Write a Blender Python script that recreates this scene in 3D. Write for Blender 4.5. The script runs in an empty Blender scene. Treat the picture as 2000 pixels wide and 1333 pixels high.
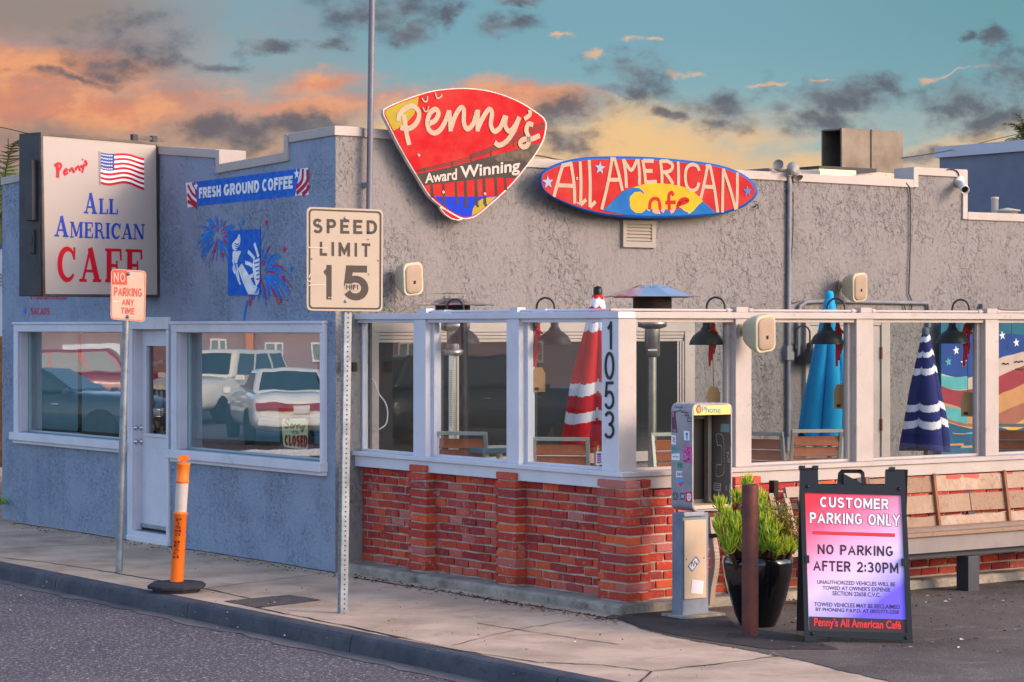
import bpy, bmesh, math, random
from mathutils import Vector, Matrix
from mathutils.geometry import tessellate_polygon
random.seed(7)
R = math.radians
SC = bpy.context.scene
COL = SC.collection

# ------------------------------------------------------------------ camera
F, CX, CY, EYE = 4700.0, 1000.0, 640.0, 2.08       # focal length and principal point in photo pixels, eye height in metres
cam_d = bpy.data.cameras.new('camera'); cam = bpy.data.objects.new('camera', cam_d); COL.objects.link(cam)
cam.location = (0, 0, EYE); cam.rotation_euler = (R(90), 0, 0)
cam_d.sensor_width = 36; cam_d.lens = F/2000*36; cam_d.shift_y = -(666.5-CY)/2000
cam_d.clip_start = 0.1; cam_d.clip_end = 3000
SC.camera = cam

# ------------------------------------------------------------------ light and exposure
SUN = Vector((0.88, -0.35, 0.38)).normalized()
sd = bpy.data.lights.new('sun', 'SUN'); sd.energy = 0.55; sd.angle = R(12); sd.color = (1, .66, .43)
so = bpy.data.objects.new('sun', sd); COL.objects.link(so); so.rotation_euler = SUN.to_track_quat('Z', 'Y').to_euler()
SC.view_settings.view_transform = 'Standard'; SC.view_settings.look = 'None'
SC.view_settings.gamma = 1; SC.view_settings.exposure = 1.5
SKY_STRENGTH = 0.15

def lin(c):
    return tuple(((x/255)/12.92 if x <= 10 else (((x/255)+.055)/1.055)**2.4) for x in c)+(1,)

# ------------------------------------------------------------------ world: Nishita dome with a sunset bank of cloud to the north
def make_world():
    w = bpy.data.worlds.new('World'); SC.world = w; w.use_nodes = True
    nt = w.node_tree; N = nt.nodes; L = nt.links
    N.clear()
    def nd(t, **k):
        n = N.new(t)
        for a, b in k.items(): setattr(n, a, b)
        return n
    def val(s, x):
        if hasattr(x, 'is_linked'): L.new(x, s)
        else: s.default_value = x
    def ma(op, a, b=0.0, c=None, clamp=False):
        n = nd('ShaderNodeMath', operation=op, use_clamp=clamp); val(n.inputs[0], a); val(n.inputs[1], b)
        if c is not None: val(n.inputs[2], c)
        return n.outputs[0]
    def ss(x, a, b):
        n = nd('ShaderNodeMapRange', interpolation_type='SMOOTHSTEP'); val(n.inputs[0], x); n.inputs[1].default_value = a; n.inputs[2].default_value = b
        return n.outputs[0]
    def mix(f, a, b):
        n = nd('ShaderNodeMix', data_type='RGBA'); val(n.inputs[0], f); val(n.inputs[6], a); val(n.inputs[7], b)
        return n.outputs[2]
    tc = nd('ShaderNodeTexCoord'); sp = nd('ShaderNodeSeparateXYZ'); L.new(tc.outputs['Generated'], sp.inputs[0])
    dx, dy, dz = sp.outputs
    yy = ma('MAXIMUM', dy, .08)
    u = ma('MULTIPLY', ma('DIVIDE', dx, yy), 4.7); v = ma('MULTIPLY', ma('DIVIDE', dz, yy), 4.7)
    cb = nd('ShaderNodeCombineXYZ'); L.new(u, cb.inputs[0]); L.new(v, cb.inputs[1]); P = cb.outputs[0]
    def noise(scale, detail, rough=.55, stretch=(1, 1, 1), off=0.0, vec=P):
        mp = nd('ShaderNodeMapping'); L.new(vec, mp.inputs[0]); mp.inputs['Scale'].default_value = stretch; mp.inputs['Location'].default_value = (off, off*.7, off)
        n = nd('ShaderNodeTexNoise'); L.new(mp.outputs[0], n.inputs['Vector']); n.inputs['Scale'].default_value = scale
        n.inputs['Detail'].default_value = detail; n.inputs['Roughness'].default_value = rough
        return n.outputs[0]
    def warp(src, scale, amp, off):
        mp = nd('ShaderNodeMapping'); L.new(src, mp.inputs[0]); mp.inputs['Location'].default_value = (off, off, off); mp.inputs['Scale'].default_value = (1, 1.4, 1)
        n = nd('ShaderNodeTexNoise'); L.new(mp.outputs[0], n.inputs['Vector']); n.inputs['Scale'].default_value = scale; n.inputs['Detail'].default_value = 6; n.inputs['Roughness'].default_value = .6
        s = nd('ShaderNodeVectorMath', operation='SUBTRACT'); L.new(n.outputs['Color'], s.inputs[0]); s.inputs[1].default_value = (.5, .5, .5)
        m = nd('ShaderNodeVectorMath', operation='MULTIPLY_ADD'); L.new(s.outputs[0], m.inputs[0]); m.inputs[1].default_value = (amp, amp*.6, 0); L.new(src, m.inputs[2])
        return m.outputs[0]
    PW = warp(warp(P, 3.5, .16, 2.3), 12, .10, 7.7)
    def cen(n, k): return ma('MULTIPLY', ma('SUBTRACT', n, .5), k)
    n_big = noise(3.2, 6, .6, (1, 1.7, 1), 3.1); n_fine = noise(11, 7, .62, (1, 1.5, 1), 1.7); n_str = noise(2.4, 6, .6, (.7, 5, 1), 8.4)
    def blobs(lst, wob, src=None):
        acc = None
        for (x, y, rx, ry) in lst:
            mp = nd('ShaderNodeMapping'); L.new(src or P, mp.inputs[0])
            a, b = (x-1000)/1000, (640-y)/1000; sx, sy = 1000/rx, 1000/ry
            mp.inputs['Scale'].default_value = (sx, sy, 0); mp.inputs['Location'].default_value = (-a*sx, -b*sy, 0)
            ln = nd('ShaderNodeVectorMath', operation='LENGTH'); L.new(mp.outputs[0], ln.inputs[0])
            m = ma('SUBTRACT', 1.0, ln.outputs[1])
            acc = m if acc is None else ma('MAXIMUM', acc, m)
        return ma('ADD', acc, wob)
    teal = mix(ss(v, .12, .64), lin((164, 194, 190)), lin((122, 167, 182)))
    teal = mix(ma('MULTIPLY', ss(u, .3, 1.0), ss(v, .3, .7)), teal, lin((110, 158, 168)))
    # peach glow near the horizon and the orange bank on the left
    peach = ss(ma('ADD', v, cen(n_str, .5)), .46, .24)
    c = mix(ma('MULTIPLY', peach, .85), teal, lin((240, 190, 140)))
    left = ma('MULTIPLY', ss(ma('ADD', ma('ADD', u, ma('MULTIPLY', v, 1.5)), ma('ADD', cen(n_big, 1.1), cen(n_fine, .5))), .75, -.45), 1.0)
    c = mix(left, c, mix(ss(n_big, .4, .62), lin((168, 138, 132)), lin((192, 146, 128))))
    orange = blobs([(150, 215, 560, 75), (60, 130, 260, 60), (560, 205, 330, 42), (640, 165, 150, 25), (1000, 200, 200, 40), (330, 290, 300, 30)], ma('ADD', cen(n_str, 2.0), cen(n_fine, 1.3)), PW)
    c = mix(ma('MULTIPLY', ss(orange, -.25, .9), .9), c, mix(ss(n_fine, .42, .62), lin((222, 142, 112)), lin((240, 164, 118))))
    glow = blobs([(1250, 265, 210, 50), (1230, 280, 330, 70), (1900, 300, 160, 40), (1580, 330, 260, 40), (780, 270, 200, 40)], ma('ADD', cen(n_big, 1.2), cen(n_fine, 1.4)), PW)
    c = mix(ma('MULTIPLY', ss(glow, -.3, .95), .85), c, lin((247, 200, 136)))
    greyl = blobs([(100, 275, 460, 48), (520, 270, 260, 44), (60, 20, 360, 60)], cen(n_big, 1.8), PW)
    c = mix(ma('MULTIPLY', ss(greyl, -.2, .8), .82), c, lin((150, 134, 126)))
    lit = blobs([(1080, 77, 34, 7), (1228, 86, 45, 10), (1270, 82, 30, 7), (1348, 146, 50, 12), (1490, 154, 55, 7), (1600, 157, 30, 6), (1885, 150, 120, 10), (1150, 110, 26, 14), (1820, 155, 40, 12)], cen(n_fine, 2.4), PW)
    c = mix(ma('MULTIPLY', ss(lit, .1, .9), .9), c, lin((232, 186, 150)))
    dark = blobs([(250, 85, 135, 55), (200, 125, 75, 28), (735, 15, 150, 50), (790, 62, 62, 34), (660, 80, 58, 22), (1222, 142, 112, 52), (1200, 180, 60, 24),
                  (450, 240, 135, 42), (610, 240, 110, 34), (1110, 222, 78, 46), (1130, 272, 60, 30), (1425, 205, 90, 48), (1520, 210, 45, 22), (1395, 245, 60, 24),
                  (1655, 192, 120, 46), (1600, 240, 110, 30), (1740, 175, 60, 30), (1880, 200, 130, 62), (1985, 160, 110, 62), (1930, 245, 110, 34), (995, 52, 52, 22), (1950, 80, 34, 20), (1900, 72, 20, 11),
                  (1025, 4, 60, 14), (870, 30, 30, 30), (130, 150, 90, 12), (400, 130, 60, 14), (1300, 225, 40, 14), (1790, 300, 110, 22), (540, 90, 70, 16)], ma('ADD', cen(n_fine, 2.7), cen(n_big, 1.6)), PW)
    dcol = mix(ss(n_fine, .4, .62), mix(ss(u, -.6, .2), lin((112, 112, 118)), lin((122, 124, 132))), lin((92, 94, 106)))
    rimw = ma('MULTIPLY', ma('MULTIPLY', ss(dark, -.75, -.1), ss(v, .5, .25)), .45)
    c = mix(rimw, c, lin((238, 190, 150)))
    c = mix(ma('MULTIPLY', ss(dark, -.25, .95), .88), c, dcol)
    # the rest of the dome
    sky = nd('ShaderNodeTexSky', sky_type='NISHITA', sun_disc=False, sun_elevation=math.asin(SUN.z), sun_rotation=math.atan2(SUN.x, SUN.y),
             air_density=1.0, dust_density=2.0, ozone_density=1.6)
    bgs = nd('ShaderNodeBackground'); L.new(sky.outputs[0], bgs.inputs[0]); bgs.inputs[1].default_value = SKY_STRENGTH
    bgc = nd('ShaderNodeBackground'); L.new(c, bgc.inputs[0]); bgc.inputs[1].default_value = 0.354
    f = ma('MULTIPLY', ss(dy, .5, .85), ss(dz, .55, .25))
    mx = nd('ShaderNodeMixShader'); L.new(f, mx.inputs[0]); L.new(bgs.outputs[0], mx.inputs[1]); L.new(bgc.outputs[0], mx.inputs[2])
    out = nd('ShaderNodeOutputWorld'); L.new(mx.outputs[0], out.inputs[0])
make_world()

# ------------------------------------------------------------------ materials
MATS = {}
def mat(name, rgb, rough=.6, metal=0.0, var=None, bump=None, coat=0.0, island=None, spec=.28, dirt=None):
    """rgb in 0-255 sRGB; var=(scale, rgb2, amount, detail); bump=(scale, strength, detail, distance)"""
    if name in MATS: return MATS[name]
    m = bpy.data.materials.new(name); MATS[name] = m; m.use_nodes = True
    nt = m.node_tree; N = nt.nodes; L = nt.links; p = N['Principled BSDF']
    p.inputs['Roughness'].default_value = rough; p.inputs['Metallic'].default_value = metal
    p.inputs['Coat Weight'].default_value = coat; p.inputs['Specular IOR Level'].default_value = spec
    tc = N.new('ShaderNodeTexCoord'); src = None
    def mixc(f, a, b):
        n = N.new('ShaderNodeMix'); n.data_type = 'RGBA'
        for s, x in ((n.inputs[0], f), (n.inputs[6], a), (n.inputs[7], b)):
            if hasattr(x, 'is_linked'): L.new(x, s)
            else: s.default_value = x
        return n.outputs[2]
    def noise(scale, detail=6, rough_=.6, dist=0):
        n = N.new('ShaderNodeTexNoise'); L.new(tc.outputs['Object'], n.inputs['Vector'])
        n.inputs['Scale'].default_value = scale; n.inputs['Detail'].default_value = detail; n.inputs['Roughness'].default_value = rough_; n.inputs['Distortion'].default_value = dist
        return n.outputs[0]
    def ramp(x, a, b, lo=0.0, hi=1.0):
        n = N.new('ShaderNodeMapRange'); L.new(x, n.inputs[0]); n.inputs[1].default_value = a; n.inputs[2].default_value = b; n.inputs[3].default_value = lo; n.inputs[4].default_value = hi
        return n.outputs[0]
    cur = lin(rgb)
    if island:
        g = N.new('ShaderNodeNewGeometry'); cr = N.new('ShaderNodeValToRGB'); L.new(g.outputs['Random Per Island'], cr.inputs[0])
        e = cr.color_ramp.elements
        while len(e) < len(island): e.new(.5)
        for i, c in enumerate(island): e[i].position = i/(len(island)-1); e[i].color = lin(c)
        cur = cr.outputs[0]
    if var:
        sc, c2, am = var[:3]; de = var[3] if len(var) > 3 else 6
        cur = mixc(ramp(noise(sc, de), .38, .68, 0, am), cur, lin(c2))
    for sc, c2, a, b, am in (dirt if isinstance(dirt, list) else [dirt] if dirt else []):
        cur = mixc(ramp(noise(sc, 8, .7, .6), a, b, 0, am), cur, lin(c2))
    if hasattr(cur, 'is_linked'): L.new(cur, p.inputs['Base Color'])
    else: p.inputs['Base Color'].default_value = cur
    if bump:
        b = N.new('ShaderNodeBump'); L.new(noise(bump[0], bump[2] if len(bump) > 2 else 6), b.inputs['Height'])
        b.inputs['Strength'].default_value = bump[1]; b.inputs['Distance'].default_value = bump[3] if len(bump) > 3 else .01
        L.new(b.outputs[0], p.inputs['Normal'])
    return m

def stucco(name, rgb, dark, s1, s2, dist, crev_shade=.5, vz=.62):
    m = bpy.data.materials.new(name); MATS[name] = m; m.use_nodes = True
    nt = m.node_tree; N = nt.nodes; L = nt.links; p = N['Principled BSDF']; p.inputs['Roughness'].default_value = .85; p.inputs['Specular IOR Level'].default_value = .2
    tc = N.new('ShaderNodeTexCoord'); mp_ = N.new('ShaderNodeMapping'); L.new(tc.outputs['Object'], mp_.inputs[0]); mp_.inputs['Scale'].default_value = (1, 1, vz)
    def noise(scale, detail, ro, di=0.0, vec=None):
        n = N.new('ShaderNodeTexNoise'); L.new(vec or mp_.outputs[0], n.inputs['Vector']); n.inputs['Scale'].default_value = scale
        n.inputs['Detail'].default_value = detail; n.inputs['Roughness'].default_value = ro; n.inputs['Distortion'].default_value = di; return n
    def rng(x, a, b, lo, hi, sm=True):
        n = N.new('ShaderNodeMapRange'); n.interpolation_type = 'SMOOTHSTEP' if sm else 'LINEAR'; L.new(x, n.inputs[0])
        for i, q in enumerate((a, b, lo, hi)): n.inputs[i+1].default_value = q
        return n.outputs[0]
    def op(o, a, b):
        n = N.new('ShaderNodeMath'); n.operation = o
        for s, x in zip(n.inputs, (a, b)):
            if hasattr(x, 'is_linked'): L.new(x, s)
            else: s.default_value = x
        return n.outputs[0]
    big = noise(s1, 4, .6, .8).outputs[0]; fine = noise(s2, 6, .65, .3).outputs[0]; patch = noise(1.7, 4, .55).outputs[0]
    ridge = op('ABSOLUTE', op('SUBTRACT', noise(s1*1.3, 4, .62, .6).outputs[0], .5), 0.0)
    crack = op('MULTIPLY', rng(ridge, .0, .022, 1, 0), rng(noise(s1*2.1, 3, .6).outputs[0], .47, .60, 0, 1))
    amt = rng(patch, .40, .60, .25, 1)
    h = op('ADD', op('MULTIPLY', rng(big, .44, .58, 0, 1), op('MULTIPLY', amt, .45)), op('MULTIPLY', fine, .4))
    h = op('SUBTRACT', h, op('MULTIPLY', op('MULTIPLY', crack, amt), .5))
    b = N.new('ShaderNodeBump'); L.new(h, b.inputs['Height']); b.inputs['Strength'].default_value = 1.0; b.inputs['Distance'].default_value = dist; L.new(b.outputs[0], p.inputs['Normal'])
    mx = N.new('ShaderNodeMix'); mx.data_type = 'RGBA'; mx.inputs[6].default_value = lin(rgb); mx.inputs[7].default_value = lin(dark)
    f = op('MULTIPLY', op('MULTIPLY', crack, amt), crev_shade)  # crevices also darkened in the colour, as shade the bump leaves too weak
    m2 = N.new('ShaderNodeMapping'); L.new(tc.outputs['Object'], m2.inputs[0]); m2.inputs['Scale'].default_value = (3.2, 3.2, .28)
    f = op('ADD', f, rng(noise(1.6, 5, .6, .3, m2.outputs[0]).outputs[0], .5, .78, 0, .32))      # water stains running down
    f = op('ADD', f, rng(noise(.8, 6, .65).outputs[0], .42, .75, 0, .30)); f = op('ADD', f, rng(fine, .46, .30, 0, .30)); L.new(f, mx.inputs[0])
    L.new(mx.outputs[2], p.inputs['Base Color'])
    return m

def glass(name, tint, refl, rough=0.0, ior=1.5):  # two-sided Schlick reflectance on top of a base amount
    m = bpy.data.materials.new(name); MATS[name] = m; m.use_nodes = True
    nt = m.node_tree; N = nt.nodes; L = nt.links; N.remove(N['Principled BSDF'])
    t = N.new('ShaderNodeBsdfTransparent'); t.inputs[0].default_value = lin(tint)
    g = N.new('ShaderNodeBsdfGlossy'); g.inputs['Roughness'].default_value = rough; g.inputs[0].default_value = (1, 1, 1, 1)
    tc = N.new('ShaderNodeTexCoord'); nz = N.new('ShaderNodeTexNoise'); L.new(tc.outputs['Object'], nz.inputs['Vector']); nz.inputs['Scale'].default_value = 1.6; nz.inputs['Detail'].default_value = 1
    bp = N.new('ShaderNodeBump'); bp.inputs['Strength'].default_value = .12; bp.inputs['Distance'].default_value = .007; L.new(nz.outputs[0], bp.inputs['Height']); L.new(bp.outputs[0], g.inputs['Normal'])
    ge = N.new('ShaderNodeNewGeometry'); dt = N.new('ShaderNodeVectorMath'); dt.operation = 'DOT_PRODUCT'; L.new(ge.outputs['Incoming'], dt.inputs[0]); L.new(ge.outputs['Normal'], dt.inputs[1])
    def mm(o, x, y):
        n = N.new('ShaderNodeMath'); n.operation = o
        for s, q in zip(n.inputs, (x, y)):
            if hasattr(q, 'is_linked'): L.new(q, s)
            else: s.default_value = q
        return n.outputs[0]
    f5 = mm('POWER', mm('SUBTRACT', 1.0, mm('ABSOLUTE', dt.outputs['Value'], 0)), 5.0)
    ad = N.new('ShaderNodeMath'); ad.operation = 'ADD'; ad.use_clamp = True; L.new(mm('MULTIPLY', f5, .9), ad.inputs[0]); ad.inputs[1].default_value = refl
    mx = N.new('ShaderNodeMixShader'); L.new(ad.outputs[0], mx.inputs[0]); L.new(t.outputs[0], mx.inputs[1]); L.new(g.outputs[0], mx.inputs[2])
    L.new(mx.outputs[0], N['Material Output'].inputs[0])
    return m

# ------------------------------------------------------------------ mesh builder
class B:
    def __init__(s): s.v = []; s.f = []; s.mi = []; s.sm = []; s.mats = []
    def m(s, mt):
        if mt not in s.mats: s.mats.append(mt)
        return s.mats.index(mt)
    def add(s, vs, fs, mt, smooth=False):
        o = len(s.v); s.v += [Vector(v) for v in vs]; ks = [s.m(x) for x in mt] if isinstance(mt, list) else [s.m(mt)]*len(fs)
        for f, k in zip(fs, ks): s.f.append([i+o for i in f]); s.mi.append(k); s.sm.append(smooth)
    def hexa(s, p, mt):                       # four points then the four points opposite them
        s.add(p, [(3, 2, 1, 0), (4, 5, 6, 7), (0, 1, 5, 4), (1, 2, 6, 5), (2, 3, 7, 6), (3, 0, 4, 7)], mt)
    def obox(s, c, ax, ay, az, mt):           # centre and three half axes
        c, ax, ay, az = map(Vector, (c, ax, ay, az))
        s.hexa([c-ax-ay-az, c+ax-ay-az, c+ax+ay-az, c-ax+ay-az, c-ax-ay+az, c+ax-ay+az, c+ax+ay+az, c-ax+ay+az], mt)
    def box(s, lo, hi, mt):
        c = [(a+b)/2 for a, b in zip(lo, hi)]; h = [(b-a)/2 for a, b in zip(lo, hi)]
        s.obox(c, (h[0], 0, 0), (0, h[1], 0), (0, 0, h[2]), mt)
    def beam(s, a, b, w, t, mt, up=(0, 0, 1)):
        a, b = Vector(a), Vector(b); d = (b-a); L = d.length; d.normalize(); up = Vector(up)
        x = d.cross(up)
        if x.length < 1e-4: x = d.cross(Vector((0, 1, 0)))
        x.normalize(); y = x.cross(d).normalized()
        s.obox((a+b)/2, x*w/2, d*L/2, y*t/2, mt)
    def flat(s, loops, mt):                   # polygon (with holes) of 3-D points
        if not isinstance(loops[0], (list, tuple)) : loops = [loops]
        pts = [Vector(p) for l in loops for p in l]
        s.add(pts, [tuple(t) for t in tessellate_polygon([[Vector(p) for p in l] for l in loops])], mt)
    def prism(s, loops, ext, mt, side=None):
        if not isinstance(loops[0], (list, tuple)): loops = [loops]
        ext = Vector(ext); side = side or mt
        s.flat(loops, mt); s.flat([[Vector(p)+ext for p in l] for l in loops], side)
        for l in loops:
            n = len(l); vs = [Vector(p) for p in l]+[Vector(p)+ext for p in l]
            s.add(vs, [(i, (i+1) % n, (i+1) % n+n, i+n) for i in range(n)], side)
    def tube(s, pts, r, mt, n=10, cap=True):
        pts = [Vector(p) for p in pts]; k = len(pts); rs = r if isinstance(r, (list, tuple)) else [r]*k
        vs = []; prev = None
        for i, p in enumerate(pts):
            d = (pts[min(i+1, k-1)]-pts[max(i-1, 0)]).normalized()
            if prev is None:
                x = d.cross(Vector((0, 0, 1)))
                if x.length < .05: x = d.cross(Vector((0, 1, 0)))
            else: x = prev-d*prev.dot(d)
            x.normalize(); prev = x; y = d.cross(x)
            vs += [p+(x*math.cos(a)+y*math.sin(a))*rs[i] for a in (2*math.pi*j/n for j in range(n))]
        fs = [(i*n+j, i*n+(j+1) % n, (i+1)*n+(j+1) % n, (i+1)*n+j) for i in range(k-1) for j in range(n)]
        s.add(vs, fs, mt, True)
        if cap: s.add(vs[:n], [tuple(range(n))[::-1]], mt); s.add(vs[-n:], [tuple(range(n))], mt)
    def lathe(s, prof, o, mt, n=24, ax=(0, 0, 1), smooth=True):
        o = Vector(o); q = Vector((0, 0, 1)).rotation_difference(Vector(ax).normalized()); vs = []
        for r, z in prof: vs += [o+q@Vector((r*math.cos(2*math.pi*j/n), r*math.sin(2*math.pi*j/n), z)) for j in range(n)]
        s.add(vs, [(i*n+j, i*n+(j+1) % n, (i+1)*n+(j+1) % n, (i+1)*n+j) for i in range(len(prof)-1) for j in range(n)], mt, smooth)
        for i, fl in ((0, True), (len(prof)-1, False)):
            if prof[i][0] > 1e-4: s.add(vs[i*n:(i+1)*n], [tuple(range(n))[::-1] if fl else tuple(range(n))], mt)
    def build(s, name, parent=None, bevel=0.0, subsurf=0, local=False, solid=0.0):
        me = bpy.data.meshes.new(name); o = bpy.data.objects.new(name, me); COL.objects.link(o)
        off = Vector((0, 0, 0))
        if parent is not None and not local:
            p = parent
            while p: off += p.location; p = p.parent
        me.from_pydata([tuple(v-off) for v in s.v], [], s.f)
        for mt in s.mats: me.materials.append(mt)
        me.polygons.foreach_set('material_index', s.mi); me.polygons.foreach_set('use_smooth', s.sm); me.update()
        if parent is not None: o.parent = parent
        if solid: x = o.modifiers.new('solid', 'SOLIDIFY'); x.thickness = solid; x.offset = 0
        if bevel: x = o.modifiers.new('bevel', 'BEVEL'); x.width = bevel; x.segments = 2; x.limit_method = 'ANGLE'; x.angle_limit = R(40)
        if subsurf: x = o.modifiers.new('sub', 'SUBSURF'); x.levels = x.render_levels = subsurf
        return o

def tag(o, label, cat, group=None):
    o['label'] = label; o['category'] = cat
    if group: o['group'] = group
    return o
def thing(name, label, cat, loc=(0, 0, 0), rz=0.0, group=None):
    o = bpy.data.objects.new(name, None); COL.objects.link(o); o.location = loc; o.rotation_euler = (0, 0, rz); o.empty_display_size = .1
    return tag(o, label, cat, group)
def struct(o): o['kind'] = 'structure'; return o
def stuff(o): o['kind'] = 'stuff'; return o
def dup(root, loc, rz, label, group=None):
    r = root.copy(); COL.objects.link(r); r.location = loc; r.rotation_euler = (0, 0, rz); r['label'] = label
    if group: r['group'] = group
    for ch in list(root.children):
        c = ch.copy(); COL.objects.link(c); c.parent = r
        for g in list(ch.children):
            d = g.copy(); COL.objects.link(d); d.parent = c
    return r

# ------------------------------------------------------------------ frames of reference: the walls of the place
class Fr:
    def __init__(s, o, x, n, up=(0, 0, 1)): s.o = Vector(o); s.x = Vector(x).normalized(); s.n = Vector(n).normalized(); s.u = Vector(up).normalized()
    def p(s, a, z, d=0.0): return s.o+s.x*a+s.u*z+s.n*d
    def sz(s, px, py, d=0.0):
        r = Vector(((px-CX)/F, 1, -(py-CY)/F)); e = Vector((0, 0, EYE)); q = s.o+s.n*d
        t = (q-e).dot(s.n)/r.dot(s.n); h = e+r*t-q
        # x and u may not be orthogonal to each other
        xx, uu, xu = s.x.dot(s.x), s.u.dot(s.u), s.x.dot(s.u); hx, hu = h.dot(s.x), h.dot(s.u); k = xx*uu-xu*xu
        return ((hx*uu-hu*xu)/k, (hu*xx-hx*xu)/k)
    def at(s, px, py, d=0.0): a, z = s.sz(px, py, d); return s.p(a, z, d)
    def s_(s, px, d=0.0): return s.sz(px, CY, d)[0]
    def box(s, b, a0, a1, z0, z1, d0, d1, mt):
        b.hexa([s.p(a0, z0, d0), s.p(a1, z0, d0), s.p(a1, z0, d1), s.p(a0, z0, d1), s.p(a0, z1, d0), s.p(a1, z1, d0), s.p(a1, z1, d1), s.p(a0, z1, d1)], mt)
def ground(px, py, z=0.0):
    t = F*(EYE-z)/(py-CY); return Vector(((px-CX)/F*t, t, z))
def view(px, py, Y): return Vector(((px-CX)/F*Y, Y, EYE-(py-CY)/F*Y))

U = Vector((-.58, .8146, 0)).normalized(); V = Vector((.8146, .58, 0)).normalized()
NF = Vector((-.8146, -.58, 0)).normalized(); NG = Vector((.58, -.8146, 0)).normalized()
C0 = Vector((-1.501, 20.45, 0))
FA = Fr(C0, U, NF); GA = Fr(C0, V, NG)
def on_line(px, o, n):
    r = Vector(((px-CX)/F, 1, 0)); return r*(o.dot(n)/r.dot(n))
K0 = on_line(1208, C0-NF*.2, NF)
PS = Fr(K0, U, NF); PR = Fr(K0, V, NG)

# ------------------------------------------------------------------ strokes and lettering
def catmull(p, n=6, closed=False):
    p = [Vector(q) for q in p]; k = len(p); out = []
    if k < 3: return p
    for i in range(k if closed else k-1):
        a, b, c, d = (p[(i-1) % k] if closed or i > 0 else p[0]*2-p[1]), p[i], p[(i+1) % k], (p[(i+2) % k] if closed or i+2 < k else p[-1]*2-p[-2])
        for j in range(n):
            t = j/n; out.append(.5*((2*b)+(c-a)*t+(2*a-5*b+4*c-d)*t*t+(3*b-a-3*c+d)*t**3))
    if not closed: out.append(p[-1])
    return out
def strip(pts, w, ext=0.0):
    """2-D polyline to (verts, quads)"""
    pts = [Vector(p[:2]) for p in pts]; k = len(pts); ws = w if isinstance(w, (list, tuple)) else [w]*k
    if ext:
        pts[0] = pts[0]-(pts[1]-pts[0]).normalized()*ext; pts[-1] = pts[-1]+(pts[-1]-pts[-2]).normalized()*ext
    vs = []
    for i, p in enumerate(pts):
        a = (p-pts[i-1]).normalized() if i else None; b = (pts[i+1]-p).normalized() if i < k-1 else None
        a = a or b; b = b or a; t = a+b
        if t.length < .2: t = a
        t.normalize(); n = Vector((-t.y, t.x)); sc = min(1/max(n.dot(Vector((-a.y, a.x))), .45), 2.2)*ws[i]/2
        vs += [p+n*sc, p-n*sc]
    return vs, [(2*i, 2*i+1, 2*i+3, 2*i+2) for i in range(k-1)]
def ell(cx, cy, rx, ry, a0, a1, n=12):
    return [(cx+rx*math.cos(R(a0+(a1-a0)*i/n)), cy+ry*math.sin(R(a0+(a1-a0)*i/n))) for i in range(n+1)]
_o = ell(.5, .5, .5, .5, 90, 450, 24)
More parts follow.
